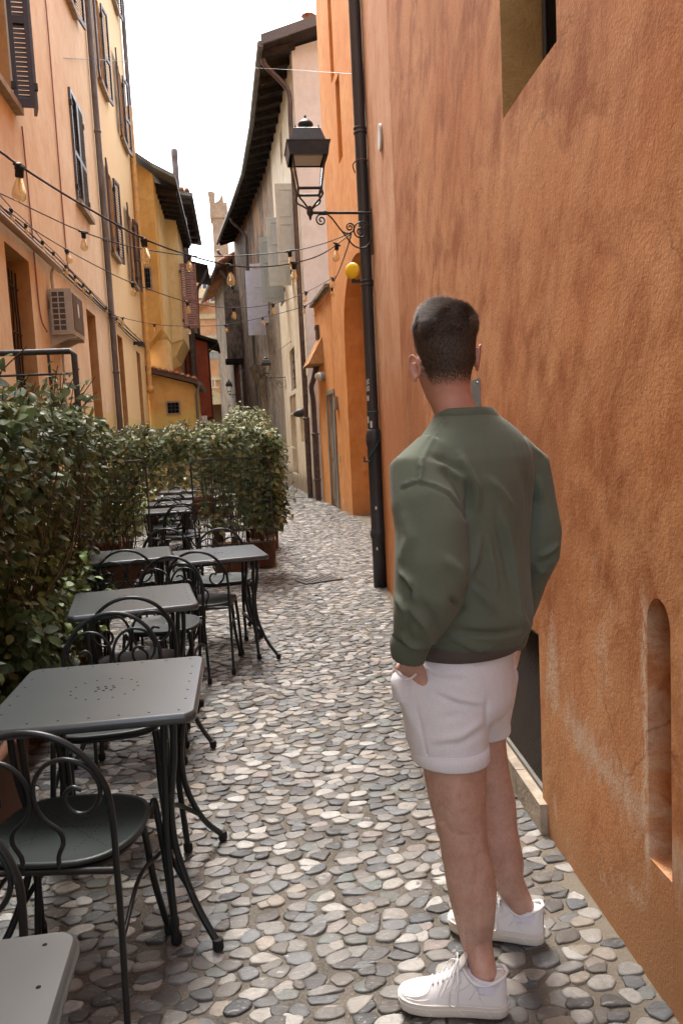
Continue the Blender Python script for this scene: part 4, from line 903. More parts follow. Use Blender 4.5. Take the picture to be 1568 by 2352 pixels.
def _dark(t, p, c):
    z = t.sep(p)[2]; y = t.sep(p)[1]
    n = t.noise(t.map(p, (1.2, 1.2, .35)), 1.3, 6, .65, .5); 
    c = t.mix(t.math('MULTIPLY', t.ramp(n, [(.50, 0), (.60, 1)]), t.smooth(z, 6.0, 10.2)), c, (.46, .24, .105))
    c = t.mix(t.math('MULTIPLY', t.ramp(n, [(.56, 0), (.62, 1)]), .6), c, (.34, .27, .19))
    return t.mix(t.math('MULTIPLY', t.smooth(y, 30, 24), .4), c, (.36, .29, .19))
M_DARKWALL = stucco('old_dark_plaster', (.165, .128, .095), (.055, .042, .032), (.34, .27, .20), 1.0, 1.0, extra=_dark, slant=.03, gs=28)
M_RUBBLE = stucco('rubble_wall', (.145, .115, .085), (.06, .048, .037), (.24, .195, .145), .5, 1.2, gs=16)
cream = thing('cream_house', 'long cream house with a deep dark rafter eave, grey shutters and a weathered dark wall', 'house', (2.2, 22, 0))
CW, DW, CR = MB(), MB(), MB()
ops = [rectH(970, 640, 1030, 1120), rectH(1165, 960, 1215, 1310), rectH(970, 1210, 1045, 1400), rectH(985, 1440, 1050, 2180), rectH(1095, 1440, 1140, 1780), rectH(1195, 1530, 1245, 2050)]
def rectU(u0, v0, u1, v1): s1, z1 = onH(u0, (v0 + v1) / 2); s0, _ = onH(u1, (v0 + v1) / 2); return (s0, s1, onH(u1, v1)[1], onH(u0, v0)[1])
ops.append(rectU(676, 190, 689, 285)); ops.append(rectU(643, 305, 649, 365))
SC_ = onH(652, 900)[0]      # where the cream plaster stops
Ltot = HL[-1]
allops = [(a, b_, c, d, .04 if k == 2 else .05 if k == 7 else .16) for k, (a, b_, c, d) in enumerate(ops)]
segs = []
for i in range(len(HP) - 1):
    cuts = sorted({HL[i], HL[i + 1]} | ({SC_} if HL[i] < SC_ < HL[i + 1] else set()))
    for a, b_ in zip(cuts[:-1], cuts[1:]): segs.append((a, b_))
for a, b_ in segs:
    A, B = ptH(a + 1e-6)[:2], ptH(b_ - 1e-6)[:2]
    o = [(max(q[0], a) - a, min(q[1], b_) - a, q[2], q[3], q[4]) for q in allops if q[1] > a + .02 and q[0] < b_ - .02]
    m, P_ = facade(A, B, -.1, 10.80, o)
    (CW if b_ <= SC_ + .01 else DW).add(m.v, m.f)
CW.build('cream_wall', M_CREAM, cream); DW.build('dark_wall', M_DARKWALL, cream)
for k, (a, b_, c, d, dp) in enumerate(allops):
    q = MB(); q.quad(ptH(a, c, -dp + .01), ptH(b_, c, -dp + .01), ptH(b_, d, -dp + .01), ptH(a, d, -dp + .01))
    w_ = q.build(['barred_slit', 'barred_slit', 'boarded_panel', 'blind_niche', 'blind_niche', 'blind_niche', 'lattice_window', 'blind_niche'][k], [M_DARKVOID, M_DARKVOID, simple_cache('old_board', (.32, .21, .10), .8), M_CREAM, M_CREAM, M_CREAM, M_DARKVOID, simple_cache('greyed_plaster', (.36, .28, .19), .9)][k], cream)
    if k in (0, 1, 6):
        for z in np.linspace(c + .1, d - .1, 5): g = MB(); g.tube([ptH(a, z, -.06), ptH(b_, z, -.06)], .014, 6); g.build('bar', M_BLACKIRON, w_)
        g = MB(); g.tube([ptH((a + b_) / 2, c, -.05), ptH((a + b_) / 2, d, -.05)], .014, 6); g.build('upright_bar', M_BLACKIRON, w_)
gb = MB(); gb.prism([(1.802, 19.28, -.1), (5, 19.28, -.1), (5, 19.28, 11.75), (1.802, 19.28, 10.80)], (0, .3, 0)); gb.build('gable_wall', M_LILAC, cream)
# eave: gutter, boards, rafters
def eav(s, out, z): return ptH(s, z, out)
sE = np.linspace(-.55, Ltot - .25, 40)
b = MB(); V = [];
for s in sE: V += [eav(s, .72, 10.62), eav(s, -3.2, 11.95), eav(s, .72, 10.70), eav(s, -3.2, 12.05)]
F = []
for i in range(len(sE) - 1): k = 4 * i; F += [(k, k + 4, k + 5, k + 1), (k + 2, k + 3, k + 7, k + 6), (k, k + 2, k + 6, k + 4)]
F += [(0, 1, 3, 2), (4 * len(sE) - 4, 4 * len(sE) - 2, 4 * len(sE) - 1, 4 * len(sE) - 3)]
b.add(V, F); rf = b.build('roof', M_ROOFDK, cream)
b = MB(); b.prism([eav(-.58, .76, 10.60), eav(-.58, -3.3, 12.02), eav(-.58, -3.3, 12.27), eav(-.58, .76, 10.82)], (0, .06, 0)); b.build('verge_board', simple_cache('lead_verge', (.095, .09, .085), .5), rf)
b = MB(); b.tube([eav(s, .78, 10.62) for s in sE], .075, 10); b.build('gutter', M_GUTTER, rf)
n = 26
for i in range(n):
    s = -.2 + (Ltot - .2) * i / (n - 1); A, B_ = eav(s, .68, 10.52), eav(s, -.05, 10.74); d = ptH(s + .05)[:2] - ptH(s - .05)[:2]; d = np.array([*(d / np.linalg.norm(d)), 0]) * .055
    c = (A + B_) / 2 + [0, 0, .03]; b = MB(); ax = (B_ - A) / 2; up = np.cross(ax, d); up = up / np.linalg.norm(up) * .075; b.obox(c, ax, d, up); b.build('rafter', M_ROOFDK, rf)
# chimney and aerial
cp = aty(709, 52, 21.5); b = MB(); b.lathe([(.11, -1.2), (.11, .0), (.15, .03), (.15, .08), (.10, .1), (.10, .22), (.2, .26), (.02, .36)], cp + [0, 0, -.1], 12); b.build('chimney_pot', M_TILE, cream)
b = MB(); ap = aty(672, 72, 21.5); b.tube([ap + [0, 0, -.6], ap + [.03, 0, .25]], .012, 5); b.build('aerial', M_BLACKIRON, cream)
# panel shutters standing open across the wall
M_SHG = simple('grey_green_paint', (.60, .62, .57), .6, .4, .08, 8, .1); M_SHL = simple('lilac_grey_paint', (.58, .58, .66), .6, .4, .08, 8, .1); M_SHS = simple('slate_grey_paint', (.34, .37, .37), .6, .4, .1, 8, .1)
def panel_leaf(corners, s, mat):
    """solid leaf with two raised panels, standing off the facade at s; corners = picture box (u0,v0,u1,v1) it fills at that distance"""
    u0, v0, u1, v1 = corners; base = ptH(s); y = base[1]
    zt = aty((u0 + u1) / 2, v0, y)[2]; zb = aty((u0 + u1) / 2, v1, y)[2]; xl = aty(u0, (v0 + v1) / 2, y)[0]; xr = max(aty(u1, (v0 + v1) / 2, y)[0], base[0] - .03) if True else 0
    xr = base[0] - .02; wd = xr - xl
    b = MB(); b.box(xl, xr, y - .022, y + .022, zb, zt); lf = b.build('shutter', mat, cream)
    for (c0, c1) in ((.06, .52), (.60, .94)):
        b = MB(); z0_, z1_ = zb + (zt - zb) * c0, zb + (zt - zb) * c1
        for (a0, a1, d0, d1) in ((.16, .20, z0_, z1_), (.80, .84, z0_, z1_), (.20, .80, z0_, z0_ + .04), (.20, .80, z1_ - .04, z1_)): b.box(xl + wd * a0, xl + wd * a1, y - .040, y - .0225, d0, d1)
        b.build('panel_moulding', mat, lf)
    b = MB(); b.box(xr - .01, xr + .03, y - .03, y - .0221, zb + .3, zb + .42); b.box(xr - .01, xr + .03, y - .03, y - .0221, zt - .5, zt - .38); b.build('hinges', M_BLACKIRON, lf, kind='stuff')
panel_leaf((635, 422, 689, 611), 1.0, M_SHG); panel_leaf((615, 500, 653, 656), 2.6, M_SHG); panel_leaf((598, 545, 631, 694), 4.6, M_SHS)
panel_leaf((577, 606, 593, 742), 9.1, M_SHL); panel_leaf((567, 622, 582, 770), 9.9, M_SHL)
# openings behind them
for (s0, s1, lf) in ((1.15, 2.45, (635, 422, 689, 611)), (4.75, 5.8, (598, 545, 631, 694)), (9.2, 9.8, (577, 606, 593, 742))):
    zt = aty(650, lf[1], ptH(s0)[1])[2] - .05; zb = aty(650, lf[3], ptH(s0)[1])[2] + .05; b = MB(); nrm = ptH(s0, 0, .012) - ptH(s0, 0, .002)
    b.prism([ptH(s0, zb, .002), ptH(s1, zb, .002), ptH(s1, zt, .002), ptH(s0, zt, .002)], nrm); b.build('window', M_WINGLASS, cream)
# downpipes
def dpipe(s, z1, r, label, mat, kneeout=.7, z0=0):
    t_ = thing('downpipe', label, 'drainpipe', tuple(ptH(s, 0, .1)))
    b = MB(); b.tube(spline([eav(s - .2, kneeout, 10.5), eav(s - .15, kneeout * .9, 10.35), eav(s, .25, 10.05), eav(s, .1, 9.8), eav(s, .1, 9.3)], 5) + [eav(s, .1, z0 + 2)], r, 10); b.build('pipe_shaft', mat, t_)
    b = MB(); b.tube([eav(s, .1, z0 + 2), eav(s, .1, z0)], r * 1.15, 10); b.lathe([(r, -.03), (r * 1.35, -.02), (r * 1.35, .02), (r, .03)], eav(s, .1, z0 + 2), 12); b.build('pipe_foot', mat, t_)
    return t_
dpipe(.08, 10, .062, 'brown downpipe with a bent top at the corner of the cream house', M_BROWNPIPE)
dpipe(onH(571, 560)[0], 10, .06, 'grey downpipe with a swan neck halfway along the dark weathered wall', M_GREYPIPE, .7, 6.2)
dpipe(onH(541, 700)[0], 10, .07, 'dark downpipe at the far end of the dark weathered wall', M_GREYPIPE)
b = MB(); s = onH(594, 900)[0]; b.tube([ptH(s, 0, .1), ptH(s, 6.6, .1)], .06, 8); b.build('lower_downpipe', M_GREYPIPE, label='bluish grey pipe standing against the lower dark wall under the lilac shutters', cat='drainpipe')
# brackets, small lamp, corbels
b = MB(); q = ptH(onH(704, 942)[0], aty(704, 942, 19.9)[2], .0); s = onH(702, 945); q = ptH(s[0], s[1], 0); q2 = ptH(s[0], s[1], .3); ax = (q2 - q); 
b.lathe([(.10, 0), (.12, .1), (.10, .24), (.05, .32), (.005, .35)], q, 14, ax=ax + np.array([0, -.02, -.06])); b.build('eye_lamp', M_BLACKIRON, label='small black bulkhead lamp on the cream wall between the niches', cat='wall lamp')
s, z = onH(*c3(650, 960)); 
b = MB(); P0 = [ptH(s - .5, z + .4, 0), ptH(s + .5, z + .4, 0), ptH(s + .5, z + .4, .5), ptH(s - .5, z + .4, .5)]; b.add(P0 + [ptH(s - .4, z - .9, .02), ptH(s + .4, z - .9, .02)], [(0, 1, 2, 3), (3, 2, 5, 4), (0, 3, 4), (1, 5, 2), (0, 4, 5, 1)]); b.build('stone_corbel', M_DARKWALL, cream)
# ------------------------------------------------------------------ rubble house after it, with the red tiled eave
rub = thing('rubble_house', 'old rubble stone house with a red tiled eave at the far bend of the alley', 'house', (.0, 41, 0))
b = MB(); b.prism([(.22, 37.2, -.1), (-.92, 46, -.1), (5, 46, -.1), (5, 37.2, -.1)], (0, 0, 10.2)); b.build('wall', M_RUBBLE, rub)
b = MB(); b.prism([(-.42, 37.0, 9.75), (-1.55, 46.5, 9.75), (4, 46.5, 12), (4, 37.0, 12)], (0, 0, .14)); rf2 = b.build('roof', M_TILE, rub)
for k in range(16):
    f = k / 15; xx, yy = -.45 - 1.12 * f, 37.0 + 9.4 * f; b = MB(); b.tube([(xx, yy, 9.82), (xx + .9, yy, 10.28)], .14, 6); b.build('roof_tile', M_TILE, rf2)
b = MB(); b.tube([(-.50, 36.8, 9.72), (-1.65, 46.4, 9.72)], .09, 8); b.build('gutter', M_GUTTER, rf2)
b = MB(); p0 = aty(527, 660, 37.9); b.tube([(p0[0] - .35, 37.6, 9.6), (p0[0], 37.4, 9.0), (p0[0] + .02, 37.15, 8.6), (p0[0] + .05, 37.1, 0)], .07, 8); b.build('downpipe', M_GREYPIPE, rub)
b = MB(); p1 = aty(540, 990, 37); b.tube([(p0[0] + .12, 37.05, 0), (p0[0] + .12, 37.05, 5.2)], .09, 8); b.build('rust_pipe', simple_cache('rust_red_pipe', (.26, .09, .05)), rub)
# side oriel box and shelf on the dark wall
b = MB(); p = aty(545, 820, 36.5); b.box(p[0] - .45, p[0] + .5, 36.3, 37.0, p[2] - .1, p[2] + 3.0); bx = b.build('shaft_box', M_DARKWALL, cream)
b = MB(); b.box(p[0] - .55, p[0] + .5, 36.1, 37.05, p[2] - .3, p[2] - .11); b.build('stone_shelf', M_ROOFDK, bx)
# two farther lanterns
q = aty(612, 833, 24.6); pw = ptH(onH(655, 862)[0], 0, .0); lantern(q[0], pw[1], q[2] + .02, 'small street lantern on a straight arm against the dark weathered wall', arm_to=(pw[0], pw[1]), sc=.86)
q = aty(526, 885, 35.5); pw = ptH(onH(553, 925)[0] - .3, 0, .0); lantern(q[0], 35.6, q[2] + .05, 'tiny farthest street lantern at the dark end of the alley', arm_to=(pw[0] + .3, 35.7), sc=.86)
# ------------------------------------------------------------------ end of the alley: porticoed orange house and a brick tower
endh = thing('portico_house', 'salmon orange house with cream bands and an arched portico closing the alley', 'house', (-1.6, 48, 0))
M_SALMON = stucco('salmon_plaster', (.62, .31, .15), (.52, .24, .10), (.68, .40, .22), .3, .1); M_BAND = simple('cream_stone_band', (.60, .48, .28), .8, .3, .1, 6, .1)
ye = 48.0
def E_(u, v): return aty(u, v, ye)
pa = E_(483, 975); mz, PE = facade((4, ye), (-6, ye), -.1, 11.6, [(4 - (-.75), 4 + 2.35, -.1, 4.55, 1.5)]); arch_fill(mz, PE, 4.75, 6.35, 3.3, 4.55, 1.5)
mz.build('wall', M_SALMON, endh)
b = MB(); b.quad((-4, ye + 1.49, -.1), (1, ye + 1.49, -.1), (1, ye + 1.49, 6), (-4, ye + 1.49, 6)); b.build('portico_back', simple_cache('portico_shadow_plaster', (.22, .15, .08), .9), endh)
b = MB(); b.add([(-1.55 + .6 * math.cos(a), ye + 1.44, 2.0 + .75 * math.sin(a)) for a in np.linspace(0, PI, 14)] + [(-2.15, ye + 1.44, 0), (-.95, ye + 1.44, 0)], [tuple(range(16))]); b.build('arched_door', simple_cache('dark_door', (.035, .022, .016), .6), endh)
for (v, h_) in ((674, .55), (695, .12), (727, .28), (775, .16), (800, .5), (870, .22), (920, .5)):
    z = E_(485, v)[2]; b = MB(); b.box(-5, 3, ye - .12, ye + .0, z - h_ / 2, z + h_ / 2); b.build('cornice_band', M_BAND, endh)
b = MB(); arc = [(-1.55 + r * math.cos(a), ye - .10, 3.3 + r * 1.4 * math.sin(a)) for r, aa in ((.80, np.linspace(0, PI, 16)), (1.02, np.linspace(PI, 0, 16))) for a in aa]
b.prism(arc, (0, .099, 0)); b.build('arch_moulding', M_BAND, endh)
z0, z1 = E_(480, 697)[2], E_(480, 648)[2]; x0, x1 = E_(463, 672)[0], E_(496, 672)[0]
b = MB(); b.box(x0, x1, ye - .03, ye - .002, z0, z1); wn = b.build('window', M_WINGLASS, endh)
for k in range(2):
    b = MB(); a0 = x0 + (x1 - x0) * (.03 + .5 * k); a1 = a0 + (x1 - x0) * .44; e = .07
    for (c0, c1, d0, d1) in ((a0, a0 + e, z0, z1), (a1 - e, a1, z0, z1), (a0 + e, a1 - e, z0, z0 + e), (a0 + e, a1 - e, z1 - e, z1), (a0 + e, a1 - e, (z0 + z1) / 2 - .03, (z0 + z1) / 2 + .03)): b.box(c0, c1, ye - .09, ye - .031, d0, d1)
    b.build('window_sash', simple_cache('window_white', (.66, .66, .64)), wn)
z0, z1 = E_(487, 824)[2], E_(487, 770)[2]; x0, x1 = E_(474, 790)[0], E_(502, 790)[0]
for k in range(2):
    b = MB(); a0 = x0 + (x1 - x0) * .5 * k; a1 = a0 + (x1 - x0) * .48; b.box(a0, a1, ye - .05, ye - .002, z0, z1); lf = b.build('shutter', simple_cache('pale_shutter', (.40, .44, .46)), endh)
    sl_ = MB(); m = 22
    for i in range(m): zz = z0 + .08 + (z1 - z0 - .16) * i / (m - 1); sl_.box(a0 + .06, a1 - .06, ye - .075, ye - .051, zz - .03, zz + .02)
    sl_.build('louvre_slats', simple_cache('pale_shutter', (.40, .44, .46)), lf, kind='stuff')
b = MB(); p = E_(494, 893); b.box(p[0] - .3, p[0] + .3, 44.9, 45.1, p[2] - .16, p[2] - .10); b.box(p[0] - .12, p[0] - .06, 44.9, 45.1, p[2] - .1, p[2] + .35); b.box(p[0] + .06, p[0] + .12, 44.9, 45.1, p[2] - .1, p[2] + .35); b.box(p[0] - .5, p[0] + .5, 44.98, 45.0, p[2] + .36, p[2] + .38)
b.build('hanging_light', simple_cache('window_white', (.66, .66, .64)), label='white lantern fitting hung across the alley in front of the far arch', cat='hanging lamp')
tow = thing('brick_tower', 'old brick tower with a swallowtail battlement rising behind the far roofs', 'tower', (-1.6, 62, 0))
def T_(u, v): return aty(u, v, 62.0)
x0, x1 = T_(488, 520)[0], T_(513, 520)[0]; zb_ = T_(500, 505)[2]; zm_ = T_(500, 470)[2]
t = NT('old_brick'); p = t.pos(); br = t.n('ShaderNodeTexBrick'); t.l(t.map(p, (1, 1, 1), (PI / 2, 0, 0)), br.inputs['Vector']); br.inputs['Scale'].default_value = 3.2
for k_, c_ in (('Color1', (.30, .17, .09)), ('Color2', (.42, .27, .15)), ('Mortar', (.42, .36, .27))): br.inputs[k_].default_value = (*c_, 1)
M_OLDBRICK = t.done(t.mix(t.ramp(t.noise(p, 1.2, 5), [(.4, 0), (.7, .6)]), br.outputs[0], (.22, .14, .09)), .9)
b = MB(); b.box(x0, x1 + .3, 61.5, 63, -.1, zb_); b.box(x0 - .12, x1 + .4, 61.4, 63.1, zb_ + .002, zm_); b.build('shaft', M_OLDBRICK, tow)
za, zc_ = T_(500, 447)[2], T_(500, 455)[2]
b = MB(); w_ = (x1 - x0); b.prism([(x0 - .12, 61.4, zm_ + .002), (x0 + .38 * w_, 61.4, zm_ + .002), (x0 + .36 * w_, 61.4, za - .3), (x0 + .40 * w_, 61.4, za), (x0 - .14, 61.4, za + .1), (x0 - .18, 61.4, za - .1)], (0, .6, 0)); b.build('battlement', M_OLDBRICK, tow)
b = MB(); b.prism([(x0 + .50 * w_, 61.4, zm_ + .002), (x0 + 1.16 * w_, 61.4, zm_ + .002), (x0 + 1.16 * w_, 61.4, zc_ + .1), (x0 + .95 * w_, 61.4, zc_ - .05), (x0 + .75 * w_, 61.4, zc_ - .35), (x0 + .5 * w_, 61.4, zc_ - .6)], (0, .6, 0)); b.build('battlement', M_OLDBRICK, tow)
b = MB(); b.prism([(-3, 47.4, 9.5), (-1.3, 47.4, 9.8), (-1.3, 49, 10.6), (-3, 49, 10.3)], (0, 0, .15)); b.build('distant_roof', M_TILE, endh)
# ------------------------------------------------------------------ terrace tables and chairs (dark grey metal)
def m_paint(nm, col, rough, spec=.3):
    t = NT(nm); p = t.pos(True); a = t.noise(p, 7, 6, .65); b = t.noise(p, 300, 3); 
    scr = t.noise(t.map(p, (2, 60, 2), (0, 0, .5)), 4, 4, .6)
    c = t.mix(t.ramp(a, [(.3, 0), (.8, .35)]), col, tuple(q * 1.3 for q in col)); c = t.mix(t.math('MULTIPLY', t.ramp(scr, [(.66, 0), (.74, 1)]), .25), c, (.2, .2, .2))
    return t.done(c, t.ramp(a, [(.2, rough), (.85, rough + .05)]), t.bump(b, .04, .002), spec)
M_TABLE = m_paint('anthracite_table_paint', (.030, .036, .037), .27, .85); M_TUBE = m_paint('anthracite_tube_paint', (.013, .0155, .016), .34); M_SEAT = m_paint('anthracite_seat_paint', (.018, .024, .023), .40)
M_RUBBER = simple('black_rubber', (.010, .010, .010), .7, .3, bump=0); M_HOLE = simple('dark_hole', (.006, .006, .006), .9, .1, bump=0)
def rrect(hx, hy, r, z, n=5):
    out = []
    for (sx, sy, a0) in ((1, 1, 0), (-1, 1, PI / 2), (-1, -1, PI), (1, -1, 1.5 * PI)):
        for k in range(n + 1):
            a = a0 + PI / 2 * k / n; out.append((sx * (hx - r) + r * math.cos(a), sy * (hy - r) + r * math.sin(a), z))
    return out
def disc(mb, x, y, z, r, n=7): mb.add([(x + r * math.cos(2 * PI * k / n), y + r * math.sin(2 * PI * k / n), z) for k in range(n)], [tuple(range(n))])
def make_table():
    T = thing('bistro_table', 'x', 'table', (0, 0, 0), 'grey metal terrace tables')
    b = MB(); rings = [rrect(.285, .285, .02, .690), rrect(.302, .302, .032, .690), rrect(.3055, .3055, .035, .697), rrect(.3055, .3055, .035, .708), rrect(.303, .303, .034, .716), rrect(.297, .297, .030, .720)]
    b.loft(rings); top = b.build('tabletop', M_TABLE, T)
    b = MB(); z = .7204
    for k in range(7):
        q = -.255 + .085 * k
        for e in (-.268, .268): disc(b, q, e, z, .0042); 
        if 0 < k < 6: disc(b, -.268, q, z, .0042); disc(b, .268, q, z, .0042)
    for k in range(16): a = 2 * PI * k / 16; disc(b, .105 * math.cos(a), .105 * math.sin(a), z, .0042)
    for i in range(3):
        for j in range(3): disc(b, -.024 + .024 * i + (.006 if j % 2 else 0), -.02 + .02 * j, z, .0055, 9)
    b.build('perforations', M_HOLE, top, kind='stuff')
    b = MB(); b.tube([(.215, .215, .676), (-.215, .215, .676), (-.215, -.215, .676), (.215, -.215, .676)], .011, 6, closed=True); b.build('apron_frame', M_TUBE, T)
    for sx in (-1, 1):
        for sy in (-1, 1):
            b = MB(); b.tube(spline([(sx * .232, sy * .228, .688), (sx * .226, sy * .222, .56), (sx * .205, sy * .205, .40), (sx * .215, sy * .215, .26), (sx * .262, sy * .258, .12), (sx * .325, sy * .318, .018)], 6), .0108, 8)
            b.tube(spline([(sx * .205, sy * .228, .688), (sx * .196, sy * .222, .5), (sx * .188, sy * .222, .3), (sx * .20, sy * .262, .014)], 5), .0108, 8); b.box(*sorted((sx * .186, sx * .212)), *sorted((sy * .202, sy * .222)), .43, .452)
            lg = b.build('leg', M_TUBE, T)
            for (x, y) in ((.325, .318), (.20, .262)): b = MB(); b.lathe([(.014, 0), (.0165, .004), (.0165, .028), (.0145, .034)], (sx * x, sy * y, 0), 10); b.build('rubber_foot', M_RUBBER, lg)
    for s in (-1, 1):
        b = MB(); b.tube(spline([(s * .255, -.25, .14), (s * .18, -.15, .235), (s * .15, 0, .27), (s * .18, .15, .235), (s * .255, .25, .14)], 6), .0085, 7); b.build('stretcher', M_TUBE, T)
    return T
def make_chair():
    Ch = thing('bistro_chair', 'x', 'chair', (0, 0, 0), 'grey metal scroll back terrace chairs')
    def seat_ring(s, z, dz=0):
        out = []
        for k in range(40):
            a = 2 * PI * k / 40; x, y = math.cos(a), math.sin(a); e = .62
            X = .203 * math.copysign(abs(x) ** e, x); Y = .197 * math.copysign(abs(y) ** .72, y); X *= 1 - .10 * (Y < 0) * abs(Y) / .197 + .02
            out.append((X * s, Y * s, z - dz * (X / .2) ** 2 * .2 + (.006 * max(0, -Y / .2))))
        return out
    b = MB(); b.loft([seat_ring(.97, .436), seat_ring(1.0, .440), seat_ring(1.005, .447), seat_ring(.985, .453), seat_ring(.93, .4505), seat_ring(.6, .448), seat_ring(.25, .447), seat_ring(.02, .447)]); st = b.build('seat', M_SEAT, Ch)
    b = MB()
    for (ax, ay, bx_, by_) in ((-.15, -.12, .15, .13), (-.15, .13, .15, -.12), (-.05, -.17, -.05 - .08, .16), (.05, -.17, .13, .16), (-.16, 0, .16, 0)):
        L = math.hypot(bx_ - ax, by_ - ay); n = int(L / .015)
        for i in range(n): disc(b, ax + (bx_ - ax) * i / n, ay + (by_ - ay) * i / n, .4545, .0022, 5)
    b.build('perforations', M_HOLE, st, kind='stuff')
    b = MB(); b.tube([(x * .93, y * .93, .428) for x, y, z in seat_ring(1, 0)[::2]], .0085, 7, closed=True); b.tube([(-.192, -.19, .432), (0, -.187, .432), (.192, -.19, .432)], .009, 7); b.build('seat_frame', M_TUBE, Ch)
    hoop = [(-.198, -.225, .012), (-.195, -.20, .30), (-.192, -.192, .45), (-.195, -.20, .56)]
    arc = [(-.195 * math.cos(a), -.205 - .022 * math.sin(a), .60 + .21 * math.sin(a)) for a in np.linspace(.0, PI, 19)]
    pts = spline(hoop + arc[1:-1] + [(-x, y, z) for x, y, z in hoop[::-1]], 3); b = MB(); b.tube(pts, .0086, 9); hp = b.build('back_hoop', M_TUBE, Ch)
    for s in (-1, 1):
        b = MB(); b.lathe([(.012, 0), (.0145, .004), (.0145, .03), (.012, .036)], (s * .198, -.225, 0), 10); b.build('rubber_foot', M_RUBBER, hp)
        P = [(.045, .435), (.048, .475), (.064, .512), (.058, .545), (.022, .58), (.006, .625), (.012, .68), (.045, .724), (.098, .738), (.148, .715), (.172, .672), (.168, .628), (.14, .595), (.108, .592), (.086, .612), (.084, .642), (.104, .663), (.128, .655)]
        b = MB(); b.tube(spline([(s * x, -.190 - max(0, z - .45) * .11, z) for x, z in P], 4), .0061, 8); b.build('scroll', M_TUBE, Ch)
        b = MB(); b.tube(spline([(s * .182, .135, .40), (s * .186, .165, .432), (s * .188, .180, .415), (s * .198, .200, .25), (s * .208, .222, .014)], 5), .0105, 8)
        b.tube(spline([(s * .165, .10, .425), (s * .172, .12, .34), (s * .176, .15, .20), (s * .196, .195, .014)], 5), .0105, 8); lg = b.build('leg', M_TUBE, Ch)
        for (x, y) in ((.208, .222), (.196, .195)): b = MB(); b.lathe([(.012, 0), (.0145, .004), (.0145, .026), (.012, .032)], (s * x, y, 0), 10); b.build('rubber_foot', M_RUBBER, lg)
        b = MB(); b.tube(spline([(s * .194, -.195, .25), (s * .19, -.02, .31), (s * .192, .175, .27)], 6), .0065, 6); b.build('side_stretcher', M_TUBE, Ch)
    return Ch
_pm = {}
def place(proto, x, y, rot, label, first):
    global _pm
    o = proto if first else copy_tree(proto)
    o.location = (x, y, .012); o.rotation_euler = (0, 0, math.radians(rot)); o['label'] = label; return o
TB = make_table()
tables = [(-.478, 2.49, 0, 'large grey table second from the camera, a scroll back chair at its near side'), (-.60, .915, 1, 'nearest table, only its bright edged corner showing bottom left'),
          (-.585, 3.98, 8, 'third table back from the camera, standing beside the leafy near hedge'), (-.195, 5.42, 9, 'right hand table of the joined pair, pale top near the middle of the alley'),
          (-.845, 5.66, 7, 'left hand table of the joined pair, in front of the terracotta planter'), (-.93, 9.4, 3, 'first table beyond the hedge opening, seen through the trellis'), (-.98, 10.55, 2, 'second table beyond the hedge opening'),
          (-1.02, 11.8, 2, 'third table beyond the hedge opening'), (-1.08, 13.3, 2, 'farthest table beyond the hedge opening'), (-.10, 9.9, 3, 'table hidden behind the right part of the cross hedge'), (-.15, 11.5, 3, 'farther table hidden behind the right part of the cross hedge')]
for i, (x, y, r, l) in enumerate(tables): place(TB, x, y, r, l, i == 0)
CH = make_chair()
chairs = [(-.53, 2.12, -9, 'nearest whole chair, facing away under the big table, green grey seat in full view'), (-.69, 1.31, 174, 'chair cut off by the left edge, behind the nearest table corner'),
          (-.56, 3.00, 184, 'chair on the far side of the second table, its seat edge showing below the top'), (-.555, 3.76, 3, 'chair with its back to the camera pushed under the near side of the third table'),
          (-.50, 4.53, 172, 'chair on the far side of the third table'), (-.30, 5.13, -6, 'chair in front of the joined tables, nearest the open alley, dark seat showing'),
          (-.82, 5.42, 4, 'chair in front of the left joined table, beside the spiky plant'), (-.18, 5.92, 186, 'chair behind the right joined table'), (-.66, 6.15, 176, 'chair behind the left joined table'),
          (-.72, 8.98, 4, 'chair in the hedge opening with its back to the camera'), (-.74, 9.30, 6, 'second chair in the hedge opening just behind the first'), (-.95, 10.02, 180, 'chair behind the first table beyond the opening'),
          (-.98, 10.2, 2, 'chair before the second table beyond the opening'), (-1.0, 11.15, 181, 'chair behind the second table beyond the opening'), (-1.02, 11.45, 3, 'chair before the third table beyond the opening'), (-1.05, 12.5, 178, 'chair behind the third table beyond the opening'), (-.15, 9.45, 2, 'chair behind the leaves of the right part of the cross hedge')]
for i, (x, y, r, l) in enumerate(chairs): place(CH, x, y, r, l, i == 0)
b = MB(); b.lathe([(.0, .46), (.19, .46), (.20, .47), (.19, .478), (.0, .478)], (-1.62, 6.65, 0), 24); b.lathe([(.16, .0), (.16, .02), (.03, .03), (.03, .46)], (-1.62, 6.65, .012), 14); 
b.build('round_stool', M_TABLE, label='small round grey metal stool half hidden behind the leafy hedge by the gate', cat='stool')
